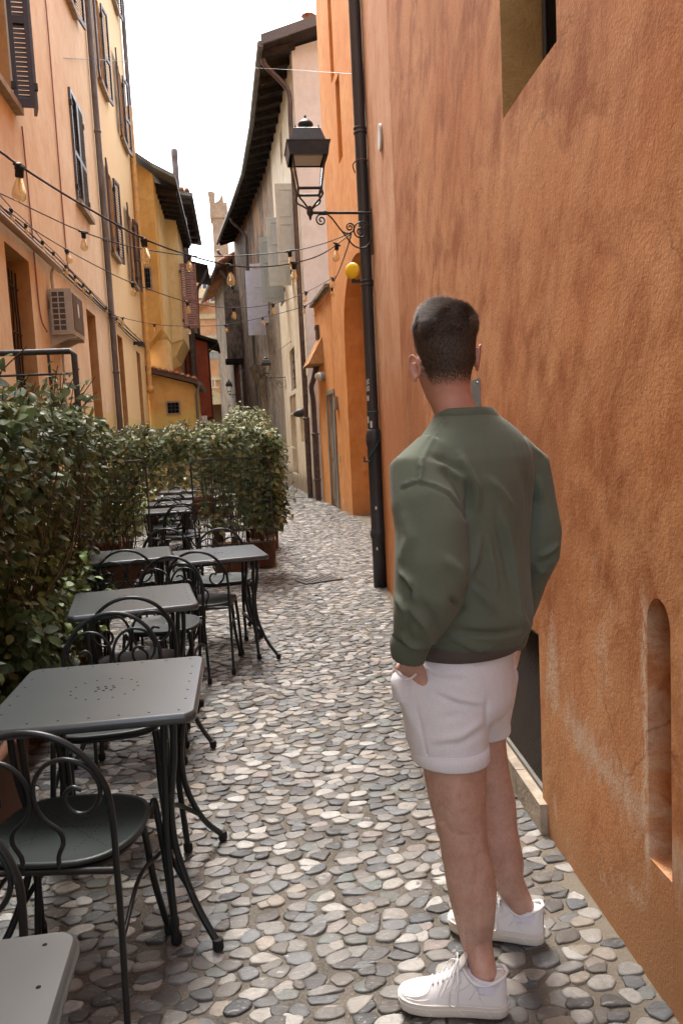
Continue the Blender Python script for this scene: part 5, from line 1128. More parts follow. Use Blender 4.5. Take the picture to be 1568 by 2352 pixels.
# ------------------------------------------------------------------ hedges in planters, trellises, gate
def leaf_template(L, W_, fold=.25, curl=.2):
    ts = [0, .22, .48, .76, 1.0]; ws = [.04, .78, 1.0, .66, .0]; V = []
    for t_, w_ in zip(ts, ws):
        zc = -curl * L * (t_ - .4) ** 2
        for s in (-1, 0, 1): V.append((s * w_ * W_ / 2, t_ * L, zc + abs(s) * w_ * W_ / 2 * fold))
    V = V[:12] + [V[13]]; F = []
    for i in range(3):
        for s in (0, 1): a = 3 * i + s; F.append((a, a + 1, a + 4, a + 3))
    F += [(9, 10, 12), (10, 11, 12)]
    return np.array(V), F
def m_leaf(nm, stops, rough=.38, edge=None):
    t = NT(nm); g = t.n('ShaderNodeNewGeometry').outputs['Random Per Island']; oi = t.n('ShaderNodeObjectInfo').outputs['Random']
    r = t.math('FRACT', t.math('ADD', g, oi)); c = t.ramp(r, stops); p = t.pos()
    c = t.mix(t.math('MULTIPLY', t.ramp(t.noise(p, 45, 3), [(.5, 0), (.66, 1)]), .35), c, stops[-2][1])
    if edge:
        vc = t.n('ShaderNodeVertexColor'); vc.layer_name = 'edge'; c = t.mix(t.math('MULTIPLY', vc.outputs['Color'], t.math('GREATER_THAN', t.math('FRACT', t.math('MULTIPLY', r, 17.3)), .45)), c, edge)
    bf = t.n('ShaderNodeNewGeometry').outputs['Backfacing']; c = t.mix(t.math('MULTIPLY', bf, .55), c, (.17, .18, .11))
    m = t.done(c, rough, None, .5)
    tr = t.n('ShaderNodeBsdfTranslucent'); mx = t.n('ShaderNodeMixShader'); mx.inputs[0].default_value = .26
    t.l(c, tr.inputs[0]); t.l(t.b.outputs[0], mx.inputs[1]); t.l(tr.outputs[0], mx.inputs[2]); t.l(mx.outputs[0], t.out.inputs[0]); return m
M_LEAF_DK = m_leaf('dark_glossy_leaf', [(0, (.022, .040, .012)), (.35, (.042, .072, .022)), (.7, (.070, .112, .036)), (.93, (.12, .16, .05)), (1, (.20, .18, .06))], .50)
M_LEAF_VAR = m_leaf('variegated_leaf', [(0, (.045, .068, .020)), (.35, (.080, .115, .036)), (.65, (.13, .16, .052)), (.85, (.22, .22, .08)), (1, (.36, .29, .11))], .60, None)
M_LEAF_LT = m_leaf('light_green_leaf', [(0, (.07, .13, .02)), (.5, (.11, .20, .03)), (.85, (.17, .28, .05)), (1, (.22, .30, .08))], .45)
M_LEAF_HAZE = m_leaf('hazed_leaf', [(0, (.09, .11, .05)), (.5, (.14, .16, .08)), (.85, (.20, .21, .12)), (1, (.26, .25, .15))], .4)  # for the far hedge: distance haze put into paler leaf colours
M_TWIG = simple('brown_twig', (.085, .050, .032), .8, .2, .3, 30, .1)
M_TERRA = simple('terracotta', (.135, .058, .030), .85, .3, .25, 7, .25, dirt=(.12, .065, .04)); M_COIR = simple('coir_fibre', (.17, .085, .045), .98, .1, .45, 60, 1.0, bd=.02, stretch=(1, 1, .5)); M_SOIL = simple('soil', (.04, .03, .022), .95, .1, .4, 40, .6)
def frames(Nrm, rng):
    """random leaf frames: columns side, along, normal"""
    n = len(Nrm); N = Nrm + rng.normal(0, .38, (n, 3)); N /= np.linalg.norm(N, axis=1, keepdims=True)
    A = rng.normal(0, 1, (n, 3)) + np.array([0, 0, -.35]); A -= N * (A * N).sum(1, keepdims=True); A /= np.linalg.norm(A, axis=1, keepdims=True)
    return np.stack([np.cross(A, N), A, N], 2)
def foliage(thing_, P, Nrm, L, W_, mat, own=0, rng=None, name='foliage', tmpls=3):
    rng = rng or np.random.default_rng(3); T = [leaf_template(1, W_ / L, f, c) for f, c in ((.2, .25), (.45, .5), (.05, .1))][:tmpls]
    Fr = frames(Nrm, rng); S = L * rng.uniform(.65, 1.25, len(P)); k = rng.integers(0, len(T), len(P))
    idx = np.arange(len(P)); ownset = np.zeros(len(P), bool)
    if own:
        uv = proj(P); inf = (uv[:, 0] > -15) & (uv[:, 0] < 1580) & (uv[:, 1] > 0) & (uv[:, 1] < 2360); d = np.linalg.norm(P - CAM_LOC, axis=1)
        # leaves nearest the outside seen from the standpoint: nearest per picture cell first
        sc_ = np.where(inf, d - 2.0 * S, 1e9); cell = {}
        for i in np.argsort(sc_)[:4000]:
            c = (int(uv[i, 0] // 22), int(uv[i, 1] // 22))
            if cell.get(c, 0) < 1 and inf[i] and ownset.sum() < own: cell[c] = cell.get(c, 0) + 1; ownset[i] = True
        mes = []
        for V, F in T:
            me = bpy.data.meshes.new('leaf'); me.from_pydata(V.tolist(), [], F); me.polygons.foreach_set('use_smooth', [True] * len(F)); me.materials.append(mat); mes.append(me)
        o0 = ORG[thing_.name]
        for i in idx[ownset]:
            o = bpy.data.objects.new('leaf', mes[k[i]]); COL.objects.link(o); o.parent = thing_; M = np.eye(4); M[:3, :3] = Fr[i] * S[i]; M[:3, 3] = P[i] - o0
            o.matrix_local = Matrix(M.tolist())
    VV, FF = [], []; nb = 0
    for q, (V, F) in enumerate(T):
        m = idx[(k == q) & ~ownset]
        if not len(m): continue
        X = np.einsum('nij,vj->nvi', Fr[m] * S[m][:, None, None], V) + P[m][:, None, :]
        VV.append(X.reshape(-1, 3)); nv = len(V)
        base = nb + np.arange(len(m)) * nv
        for f in F:
            FF.append([f, base])
        nb += len(m) * nv
    faces = []
    for f, base in FF: faces.extend((base[:, None] + np.array(f)[None]).tolist())
    return np_mesh(name, np.vstack(VV), faces, mat, thing_, smooth=True, kind='stuff')
def noise3(P, s, seed):
    r = np.random.default_rng(seed); out = np.zeros(len(P))
    for _ in range(5): k = r.normal(0, s, 3); out += np.sin(P @ k + r.uniform(0, 6.28))
    return out / 5
def shell_box(n, lo, hi, rng, depth=.16, faces=('x+', 'y-', 'z+'), wob=.06, seed=1):
    """points scattered in a shell behind the given faces of a box, with a wavy surface and gaps"""
    lo, hi = np.array(lo, float), np.array(hi, float); ar = {'x+': (hi[1] - lo[1]) * (hi[2] - lo[2]), 'x-': (hi[1] - lo[1]) * (hi[2] - lo[2]), 'y-': (hi[0] - lo[0]) * (hi[2] - lo[2]), 'y+': (hi[0] - lo[0]) * (hi[2] - lo[2]), 'z+': (hi[0] - lo[0]) * (hi[1] - lo[1])}
    tot = sum(ar[f] for f in faces); P, N = [], []
    for f in faces:
        m = int(n * ar[f] / tot); q = rng.uniform(lo, hi, (m, 3)); ax = 'xyz'.index(f[0]); sg = 1 if f[1] == '+' else -1; dep = np.abs(rng.normal(0, depth, m)); q[:, ax] = (hi[ax] if sg > 0 else lo[ax]) - sg * dep
        w_ = noise3(q, 5, seed) * wob + noise3(q, 14, seed + 1) * wob * .5; q[:, ax] += sg * w_
        nn = np.zeros((m, 3)); nn[:, ax] = sg; nn += np.array([0, 0, .75]); P.append(q); N.append(nn / np.linalg.norm(nn, axis=1, keepdims=True))
    return np.vstack(P), np.vstack(N)
def stems(thing_, spots, z0, z1, n, rng, spread=.35, r=.006):
    b = MB()
    for k in range(n):
        sx, sy = spots[k % len(spots)]; a = rng.uniform(0, 2 * PI); h = rng.uniform(.7, 1) * (z1 - z0); d = rng.uniform(.1, spread)
        p = [(sx + rng.normal(0, .04), sy + rng.normal(0, .04), z0)]
        for t_ in (.3, .6, 1): p.append((p[0][0] + d * t_ * math.cos(a) + rng.normal(0, .025), p[0][1] + d * t_ * math.sin(a) + rng.normal(0, .025), z0 + h * t_))
        b.tube(spline(p, 3), [r * (1 - .07 * i) for i in range(10)], 5)
    return b.build('stems', M_TWIG, thing_, kind='stuff')
def shoots(base, n, L, rng, nl=9):
    """upright leafy shoots above a hedge; returns leaf points and normals and twig paths"""
    P, N, tw = [], [], []
    for k in range(n):
        b0 = base[rng.integers(0, len(base))]; d = np.array([rng.normal(.1, .35), rng.normal(-.05, .35), 1.0]); d /= np.linalg.norm(d); l = L * rng.uniform(.5, 1.1)
        pts = [b0 + d * l * t_ + np.array([.05, 0, 0]) * t_ * t_ for t_ in np.linspace(0, 1, 5)]; tw.append(pts)
        for j in range(nl): q = b0 + d * l * (.15 + .85 * j / nl) + rng.normal(0, .02, 3); P.append(q); nn = np.array([rng.normal(0, .6), rng.normal(0, .6), 1.0]); N.append(nn / np.linalg.norm(nn))
    return np.array(P), np.array(N), tw
def twigs(thing_, tw, r=.003):
    b = MB()
    for p in tw: b.tube(p, r, 4, cap=False)
    return b.build('twigs', M_TWIG, thing_, kind='stuff')
def planter_box(x0, x1, y0, y1, h, label, mat=None, name='terracotta_planter', group=None, rim=.02):
    T = thing(name, label, 'planter', ((x0 + x1) / 2, (y0 + y1) / 2, .012), group)
    b = MB(); cx, cy, hx, hy = (x0 + x1) / 2, (y0 + y1) / 2, (x1 - x0) / 2, (y1 - y0) / 2
    def rr(s, z): return [(cx + p[0], cy + p[1], z + .012) for p in rrect(hx * s, hy * s, min(hx, hy) * .25 * s, 0)]
    b.loft([rr(.86, 0), rr(.95, h - .06), rr(1.0, h - .055), rr(1.0, h), rr(.90, h), rr(.88, h - .05)], cap=False); b.add(rr(.86, 0), [tuple(range(24))]); b.build('body', mat or M_TERRA, T)
    b = MB(); b.add(rr(.885, h - .045), [tuple(range(24))]); b.build('soil', M_SOIL, T); return T
def round_pot(x, y, r, h, label, mat, name='plant_pot'):
    T = thing(name, label, 'plant pot', (x, y, .012)); b = MB(); b.lathe([(r * .78, .012), (r * .95, h * .75), (r, h), (r * .93, h + .012), (r * .85, h - .03)], (x, y, 0), 22); b.build('body', mat, T)
    b = MB(); disc(b, x, y, h - .012, r * .86, 20); b.build('soil', M_SOIL, T); return T
rg = np.random.default_rng(11)
# near hedge: two shrubs in planters
def near_hedge(y0, y1, label, seed, own, xface, dens, topz=1.74, xback=-2.3, shoot=16):
    H = thing('hedge_shrub', label, 'hedge', (-1.35, (y0 + y1) / 2, .3)); r_ = np.random.default_rng(seed)
    P1_, N1_ = shell_box(int(dens * 1.0), (xback, y0, .62), (xface, y1, topz), r_, .13, ('x+', 'y-', 'z+', 'y+'), .09, seed)
    k = np.clip((P1_[:, 2] - .5) / 1.0, 0, 1); P1_[:, 0] -= (1 - k) ** 1.4 * .26      # narrower towards the pot
    P2_, N2_ = shell_box(int(dens * .38), (xback, y0 + .1, .25), (xface - .04, y1 - .1, .74), r_, .12, ('x+', 'y-'), .07, seed + 5)
    base = np.c_[r_.uniform(-1.7, xface - .03, 60), r_.uniform(y0, y1, 60), np.full(60, topz - .05)]
    P3_, N3_, tw = shoots(base, shoot, .34, r_); P = np.vstack([P1_, P2_, P3_]); N = np.vstack([N1_, N2_, N3_])
    foliage(H, P, N, .068, .042, M_LEAF_DK, own, r_); stems(H, [(-1.3, y0 + (y1 - y0) * f) for f in (.2, .4, .6, .8)], .3, 1.5, 46, r_, .5, .008); twigs(H, tw); return H
near_hedge(1.75, 3.55, 'nearest dark green glossy hedge shrub on the left, reaching over the big table', 21, 150, -1.0, 4700)
near_hedge(3.6, 5.95, 'second dark green hedge shrub with upright leafy shoots in front of the iron gate', 22, 300, -.98, 7400, 1.73, shoot=34)
H = thing('light_shrub', 'small bright green leafy plant at the foot of the dark hedge beside the third table', 'shrub', (-1.12, 4.75, .3)); q = rg.normal(0, 1, (260, 3)) * [.10, .28, .17] + [-1.12, 4.75, .62]; foliage(H, q, np.tile([.5, -.3, .8], (260, 1)), .055, .04, M_LEAF_LT, 60, rg)
stems(H, [(-1.12, 4.75)], .2, .7, 8, rg, .2)
planter_box(-1.45, -.93, 2.0, 3.35, .40, 'orange terracotta planter box under the left side of the big table')
planter_box(-1.75, -1.28, 3.75, 5.0, .38, 'terracotta planter box under the second hedge shrub', group=None)
round_pot(-.98, 1.72, .17, .45, 'brown pot lined with hairy coir at the left edge beside the nearest chair', M_COIR, 'coir_pot')
round_pot(-1.22, 4.12, .19, .33, 'small brown coir pot with a sprouting plant behind the big table', M_COIR, 'coir_pot')
# spiky plants
def spiky(x, y, z, n, L, label, seed):
    T = thing('spiky_plant', label, 'plant', (x, y, z)); r_ = np.random.default_rng(seed)
    for k in range(n):
        a = r_.uniform(-.9, 1.2) if k % 3 else r_.uniform(0, 6.28); e = r_.uniform(.25, 1.1); l = L * r_.uniform(.7, 1.1); d = np.array([math.cos(a) * math.cos(e), math.sin(a) * math.cos(e), math.sin(e)]); sd = np.cross(d, [0, 0, 1]); sd /= np.linalg.norm(sd)
        pts = [np.array([x, y, z]) + d * l * t_ + np.array([0, 0, -.35 * l * t_ ** 2 * .5]) for t_ in np.linspace(0, 1, 6)]; ww = [.008, .011, .010, .008, .005, .0005]
        V = []; 
        for p, w_ in zip(pts, ww): V += [p - sd * w_, p + np.array([0, 0, -.004]), p + sd * w_]
        F = []
        for i in range(5): 
            for s in (0, 1): F.append((3 * i + s, 3 * i + s + 1, 3 * i + s + 4, 3 * i + s + 3))
        b = MB(); b.add(V, F, True); b.build('blade', M_SPIKE, T)
    return T
M_SPIKE = simple('spiky_leaf', (.045, .085, .04), .42, .5, .35, 12, 0, obj=True)
spiky(-1.18, 5.35, .45, 42, .52, 'spiky palm like plant between the hedge and the third table', 5); spiky(-1.22, 4.12, .33, 12, .24, 'small spiky shoots in the coir pot behind the big table', 6)
round_pot(-1.2, 5.35, .17, .44, 'dark pot of the spiky palm like plant', M_COIR, 'coir_pot')
# iron gate / trellis by the hedge
gt = thing('iron_gate', 'dark iron trellis gate panel standing above the near hedge', 'gate', (-1.6, 6.35, 0)); gy = 6.35
TL, TR = aty(-60, 806, gy), aty(170, 806, gy); x0, x1, zt = TL[0], TR[0], TR[2]
b = MB(); b.tube([(x0, gy, zt), (x1 - .03, gy, zt), (x1, gy, zt - .03), (x1, gy, .01)], .024, 8); b.build('gate_frame', M_BLACKIRON, gt)
for k in range(5): b = MB(); xx = x1 - .235 * (k + 1) + .04; b.tube([(xx, gy, zt - .01), (xx, gy, .05)], .011, 6); b.build('bar', M_BLACKIRON, gt)
for k in range(6): b = MB(); zz = zt - .175 - .33 * k; b.tube([(x0, gy - .012, zz), (x1, gy - .012, zz)], .010, 6); b.build('cross_bar', M_BLACKIRON, gt)
pst = thing('slotted_post', 'dark slotted iron post with rungs left of the hedge opening', 'post', (-1.62, 7.6, 0)); q = aty(197, 1160, 7.6)
b = MB(); b.box(q[0] - .035, q[0] + .035, 7.57, 7.63, .012, 1.32); b.build('upright', M_BLACKIRON, pst)
for z in (.35, .65, .95, 1.2): b = MB(); b.tube([(q[0] - .55, 7.6, z), (q[0], 7.6, z)], .009, 6); b.build('rung', simple_cache('galv_rung', (.3, .3, .3), .4), pst)
# cross hedge with the opening
CH_ = thing('cross_hedge', 'clipped variegated hedge across the terrace with a square opening', 'hedge', (-.6, 8.6, .4)); r_ = np.random.default_rng(31)
parts = []
parts.append(shell_box(3000, (-1.75, 8.25, 1.31), (.42, 8.85, 1.60), r_, .11, ('y-', 'z+', 'x+', 'y+'), .11, 40))
parts.append(shell_box(3100, (-.46, 8.25, .52), (.40, 8.85, 1.3), r_, .12, ('y-', 'x+', 'y+'), .11, 41))
parts.append(shell_box(1300, (-1.8, 8.3, .55), (-1.08, 8.8, 1.3), r_, .13, ('y-', 'y+'), .07, 42))
parts.append(shell_box(120, (-1.2, 8.3, 1.05), (-.45, 8.8, 1.30), r_, .10, ('y-',), .06, 43))
P = np.vstack([p[0] for p in parts]); N = np.vstack([p[1] for p in parts])
# thin the lower left of the right wing
keep = ~((P[:, 0] > -.5) & (P[:, 0] < -.05) & (P[:, 2] < 1.15) & (r_.random(len(P)) < .70)); keep &= ~((P[:, 0] < -.95) & (P[:, 0] > -1.15) & (P[:, 2] < 1.1) & (r_.random(len(P)) < .6)); keep &= ~((P[:, 0] > -.2) & (P[:, 2] < .72) & (r_.random(len(P)) < .45))
base = np.c_[r_.uniform(-1.7, .4, 80), r_.uniform(8.3, 8.8, 80), np.full(80, 1.56)]; P3_, N3_, tw = shoots(base, 70, .20, r_, 7)
base = np.c_[np.full(70, .36), r_.uniform(8.25, 8.8, 70), r_.uniform(.6, 1.5, 70)]; tw2 = []; P4_ = []
for q in base: d = np.array([r_.uniform(.3, 1), r_.normal(0, .4), r_.normal(0, .4)]); l = r_.uniform(.06, .26); tw2.append([q, q + d * l]); P4_ += [q + d * l * t_ for t_ in (.3, .6, .8, 1)]
P4_ = np.array(P4_); foliage(CH_, np.vstack([P[keep], P3_, P4_]), np.vstack([N[keep], N3_, np.tile([.5, -.3, .8], (len(P4_), 1))]), .070, .041, M_LEAF_VAR, 300, r_); twigs(CH_, tw + tw2)
stems(CH_, [(-1.5, 8.55), (-1.25, 8.55)], .3, 1.4, 22, r_, .4, .007)
stems(CH_, [(-.35, 8.55), (-.1, 8.55), (.2, 8.6)], .3, 1.45, 44, r_, .3, .006)
for (x0, x1, z0, z1, lab, vs) in ((-1.68, -.98, .10, 1.36, 'black wire trellis in front of the left wing of the cross hedge', 9), (-.52, .30, .42, 1.33, 'black wire trellis in front of the right wing of the cross hedge', 8)):
    T = thing('wire_trellis', lab, 'trellis', ((x0 + x1) / 2, 8.2, z0)); b = MB(); b.tube([(x0, 8.2, z0 + .03), (x0 + .03, 8.2, z0), (x1 - .03, 8.2, z0), (x1, 8.2, z0 + .03), (x1, 8.2, z1 - .03), (x1 - .03, 8.2, z1), (x0 + .03, 8.2, z1), (x0, 8.2, z1 - .03)], .010, 6, closed=True); b.build('trellis_frame', M_BLACKIRON, T)
    for k in range(1, vs): b = MB(); xx = x0 + (x1 - x0) * k / vs; b.tube([(xx, 8.2, z0), (xx, 8.2, z1)], .0035, 5); b.build('wire', M_BLACKIRON, T)
    for k in range(1, 6): b = MB(); zz = z0 + (z1 - z0) * k / 6; b.tube([(x0, 8.19, zz), (x1, 8.19, zz)], .0045, 5); b.build('cross_wire', M_BLACKIRON, T)
planter_box(-1.55, -1.05, 8.3, 8.8, .30, 'low terracotta trough under the left wing of the cross hedge'); planter_box(-2.15, -1.62, 8.2, 8.8, .34, 'terracotta trough nearest the peach house under the cross hedge')
round_pot(-.17, 8.62, .22, .36, 'round pot wrapped in coir under the cross hedge, behind the joined tables', M_COIR, 'coir_pot')
planter_box(.05, .36, 9.0, 9.9, .33, 'terracotta planter at the open corner of the cross hedge'); planter_box(.12, .47, 10.5, 11.3, .42, 'farther terracotta planter edging the alley beyond the cross hedge')
# taller bush behind, light shrub, far hedge
B_ = thing('rounded_bush', 'taller pale green rounded bush behind the right end of the cross hedge', 'bush', (.25, 10.4, .4)); r_ = np.random.default_rng(33); n = 2600
d = r_.normal(0, 1, (n, 3)); d /= np.linalg.norm(d, axis=1, keepdims=True); rad = np.array([.42, 1.1, .62]) * (1 + .26 * noise3(d * 2, 3, 5))[:, None] * (1 - np.abs(r_.normal(0, .13, n)))[:, None]; P = d * rad + [.10, 10.5, 1.36]
nn = d + [0, 0, .7]; foliage(B_, P, nn / np.linalg.norm(nn, axis=1, keepdims=True), .062, .037, M_LEAF_VAR, 60, r_); stems(B_, [(.2, 10.2), (.28, 10.8)], .4, 1.7, 30, r_, .35)
L_ = thing('light_shrub', 'bright green shrub seen through the left trellis', 'shrub', (-1.75, 10.2, .3)); d = r_.normal(0, 1, (1300, 3)) * [.26, .4, .28] + [-1.72, 10.3, .85]; foliage(L_, d, np.tile([.3, -.4, .8], (1300, 1)), .06, .04, M_LEAF_LT, 60, r_); stems(L_, [(-1.75, 10.2)], .2, 1.0, 18, r_, .3)
planter_box(-2.05, -1.5, 9.8, 10.7, .32, 'terracotta trough under the bright green shrub')
F_ = thing('far_hedge', 'far pale hedge closing the end of the terrace by the ochre house', 'hedge', (-1.5, 16, .3)); P, N = shell_box(5200, (-2.4, 15.6, .5), (-.15, 16.3, 1.82), r_, .12, ('y-', 'z+', 'x+'), .08, 50); base = np.c_[r_.uniform(-2.3, -.3, 60), r_.uniform(15.6, 16.2, 60), np.full(60, 1.78)]; P3_, N3_, tw = shoots(base, 36, .24, r_, 8)
foliage(F_, np.vstack([P, P3_]), np.vstack([N, N3_]), .075, .045, M_LEAF_HAZE, 0, r_); twigs(F_, tw); stems(F_, [(-2, 16), (-1.4, 16), (-.8, 16)], .3, 1.7, 30, r_, .4)
planter_box(-2.4, -.2, 15.65, 16.25, .4, 'long terracotta planter under the far pale hedge')
# pinkish slatted barrier along the peach house side
wb = thing('wooden_barrier', 'low pinkish wooden board barrier along the left of the terrace behind the trellis', 'barrier', (-1.9, 11.5, 0)); M_PINKW = simple('pinkish_board', (.34, .19, .14), .75, .3, .2, 5, .2, stretch=(4, 4, .5))
n = 22
for k in range(n): b = MB(); f = k / n; x, y = -1.42 - .62 * f, 9.0 + 4.2 * f; b.obox((x, y, .28), np.array([-.62, 4.2, 0]) / n * .46, (.012, .002, 0), (0, 0, .27)); b.build('board', M_PINKW, wb)
# ------------------------------------------------------------------ festoon lights
t = NT('amber_bulb_glass'); t.b.inputs['Alpha'].default_value = 1
M_BULB = t.done((.95, .68, .30), .05, None, .6, Alpha=.55, Transmission_Weight=.75, IOR=1.12)
M_SOCK = simple('black_socket', (.012, .011, .011), .5, .4, bump=0)
M_FIL = simple('filament_stem', (.75, .62, .42), .3, bump=0)
sock = MB(); sock.lathe([(.012, .008), (.021, 0), (.022, -.012), (.019, -.014), (.019, -.042), (.0165, -.046)], (0, 0, 0), 12); sock.tube([(-.05, 0, .004), (0, 0, .008), (.05, 0, .004)], [.006, .011, .006], 8)
bulb = MB(); bulb.lathe([(.012, -.045), (.015, -.055), (.022, -.075), (.030, -.100), (.0325, -.118), (.029, -.134), (.018, -.146), (.004, -.150)], (0, 0, 0), 14)
fil = MB(); fil.lathe([(.004, -.046), (.003, -.085), (.005, -.09)], (0, 0, 0), 6); 
for k in range(4): a = k * PI / 2; fil.tube([(.004 * math.cos(a), .004 * math.sin(a), -.088), (.012 * math.cos(a), .012 * math.sin(a), -.11), (.003 * math.cos(a + .8), .003 * math.sin(a + .8), -.128)], .0009, 4)
PROTO = {}
def proto_mesh(nm, mb, mat):
    me = bpy.data.meshes.new(nm); me.from_pydata(mb.v, [], mb.f); me.polygons.foreach_set('use_smooth', mb.sm); me.materials.append(mat); return me
ME_S, ME_B, ME_F = proto_mesh('bulb_socket', sock, M_SOCK), proto_mesh('glass_bulb', bulb, M_BULB), proto_mesh('filament', fil, M_FIL)
def string(pix, label, r=.0045, bulbs=(), swing=0):
    """pix: (u, v, distance) points of the cable; bulbs: indices of (u, v, dist) hangers"""
    P = [aty(u, v, y) for u, v, y in pix]; S = thing('string_lights', label, 'string lights', tuple(P[len(P) // 2]), 'amber bulb string lights over the terrace')
    b = MB(); path = spline(P, 8); b.tube(path, r, 6); b.build('light_cable', M_SOCK, S); A = np.array(path); o0 = ORG[S.name]
    for (u, v, y) in bulbs:
        q = aty(u, v, y); i = int(np.argmin(np.linalg.norm(A - q, axis=1))); c = A[i] + [0, 0, -r]; tg = A[min(i + 1, len(A) - 1)] - A[max(i - 1, 0)]; yaw = math.atan2(tg[1], tg[0])
        s_ = bpy.data.objects.new('bulb_socket', ME_S); COL.objects.link(s_); s_.parent = S; s_.location = c - o0; s_.rotation_euler = (RNG.normal(0, .12), RNG.normal(0, .12), yaw)
        for nm, me in (('glass_bulb', ME_B), ('filament', ME_F)): g_ = bpy.data.objects.new(nm, me); COL.objects.link(g_); g_.parent = s_
    return S
string([(-120, 280, 3.3), (0, 348, 3.55), (45, 380, 3.72), (180, 465, 4.3), (330, 548, 5.0), (440, 588, 5.5), (528, 609, 5.9), (600, 613, 6.2), (675, 604, 6.6), (740, 583, 6.9), (806, 537, 7.2)], 'nearest string of large amber bulbs sweeping from top left to the lantern bracket', .0055, [(45, 380, 3.72), (330, 548, 5.0), (528, 609, 5.9), (675, 604, 6.6), (775, 562, 7.05)])
string([(-90, 415, 5.9), (0, 444, 6.1), (100, 492, 6.5), (192, 533, 6.9), (300, 566, 7.2), (435, 587, 7.5), (550, 587, 7.5), (665, 577, 7.4), (740, 560, 7.3), (804, 536, 7.2)], 'second string of amber bulbs from the peach wall to the lantern bracket', .005, [(192, 533, 6.9), (435, 587, 7.5), (665, 577, 7.4)])
string([(-60, 446, 7.2), (0, 473, 7.5), (70, 522, 7.9), (153, 573, 8.4), (230, 615, 9.0), (305, 650, 9.5), (430, 693, 10.4), (537, 707, 11.2), (627, 698, 12.0), (703, 671, 12.6), (772, 634, 13.2)], 'third string of amber bulbs, ending on the bright orange wall below the yellow lamp', .0055, [(153, 573, 8.4), (305, 650, 9.5), (430, 693, 10.4), (537, 707, 11.2), (627, 698, 12.0), (703, 671, 12.6), (765, 640, 13.15)])
string([(252, 721, 16.35), (282, 730, 16.1), (355, 745, 15.8), (434, 749, 15.5), (518, 746, 15.2), (603, 729, 14.8), (700, 702, 14.4), (762, 662, 14.1)], 'farthest string of small amber bulbs from the grey downpipe across to the bright orange wall', .006, [(282, 730, 16.1), (355, 745, 15.8), (434, 749, 15.5), (518, 746, 15.2), (603, 729, 14.8), (700, 702, 14.4), (760, 664, 14.1)])
# string along the wall cables
Pw = [(XL + .11, y, z) for y, z in ((6.5, 4.30), (9.0, 4.27), (9.4, 4.25), (9.75, 4.27), (10.3, 4.28), (10.9, 4.25), (11.6, 4.27), (12.4, 4.24), (13.2, 4.25), (14.0, 4.24), (15.0, 4.25), (16.3, 4.24), (17.6, 4.26), (19.2, 4.25), (20.0, 4.28))]
S = thing('string_lights', 'string of amber bulbs clipped flat along the peach wall above the air conditioner', 'string lights', Pw[5], 'amber bulb string lights over the terrace'); b = MB(); b.tube(spline(Pw, 4), .006, 6); b.build('light_cable', M_SOCK, S)
for y, z in ((9.35, 4.24), (9.95, 4.24), (10.75, 4.24), (11.35, 4.24), (12.1, 4.23), (12.75, 4.22), (13.4, 4.22), (14.0, 4.22), (15.6, 4.22), (16.9, 4.22), (17.7, 4.23)):
    s_ = bpy.data.objects.new('bulb_socket', ME_S); COL.objects.link(s_); s_.parent = S; s_.location = np.array([XL + .11, y, z]) - ORG[S.name]; s_.rotation_euler = (0, -.25, PI / 2)
    for nm, me in (('glass_bulb', ME_B), ('filament', ME_F)): g_ = bpy.data.objects.new(nm, me); COL.objects.link(g_); g_.parent = s_
def wire_run(pix, r, label, mat=None):
    b = MB(); b.tube(spline([aty(*p) for p in pix], 5), r, 5); return b.build('steel_wire', mat or M_SOCK, label=label, cat='wire')
wire_run([(806, 537, 7.2), (800, 560, 8.5), (783, 610, 11), (766, 648, 13.6), (744, 690, 15.5), (722, 722, 19.0), (705, 753, 21), (660, 790, 23.5), (600, 832, 28), (545, 858, 33)], .009, 'twisted steel wire running from the lantern bracket along the right hand houses', simple_cache('steel_wire', (.14, .12, .11), .5))
wire_run([(-40, 121, 11), (0, 126, 11), (150, 133, 14), (292, 141, 22.3)], .006, 'thin overhead wire along the upper peach wall', simple_cache('grey_wire', (.2, .18, .18), .6))
wire_run([(292, 141, 22.3), (625, 158, 18.2), (720, 164, 15.5), (838, 172, 9)], .005, 'thin overhead wire crossing the sky to the drainpipe', simple_cache('grey_wire', (.2, .18, .18), .6))
# ------------------------------------------------------------------ the man
M_SKIN = None
def m_skin():
    t = NT('skin'); p = t.pos(True); vc = t.n('ShaderNodeVertexColor'); vc.layer_name = 'stubble'
    n = t.noise(p, 16, 5, .6); n2 = t.noise(p, 260, 4, .7); n4 = t.noise(p, 75, 5, .7)
    c = t.ramp(n, [(.3, (.43, .25, .185)), (.7, (.57, .37, .29))])
    c = t.mix(t.math('MULTIPLY', t.ramp(n2, [(.5, 0), (.68, 1)]), .22), c, (.30, .14, .10)); c = t.mix(t.math('MULTIPLY', t.ramp(n4, [(.52, 0), (.66, 1)]), .28), c, (.42, .19, .14))
    z = t.sep(t.pos())[2]; c = t.mix(t.math('MULTIPLY', t.smooth(z, 1.30, 1.45), .5), c, (.50, .20, .14))       # sun reddened neck and ears
    hn = t.noise(t.map(p, (1, 1, .25)), 420, 3, .6); c = t.mix(t.math('MULTIPLY', t.ramp(hn, [(.60, 0), (.68, 1)]), t.math('MULTIPLY', t.smooth(z, .75, .5), .22)), c, (.12, .07, .05))
    c = t.mix(vc.outputs['Color'], c, (.030, .020, .016))
    m = t.done(c, t.mix(vc.outputs['Color'], (.48, .48, .48), (.95, .95, .95)), t.bump(n2, .06, .002), .35); t.b.inputs['Subsurface Weight'].default_value = .08; t.b.inputs['Subsurface Radius'].default_value = (.012, .005, .003); return m
M_SKIN = m_skin()
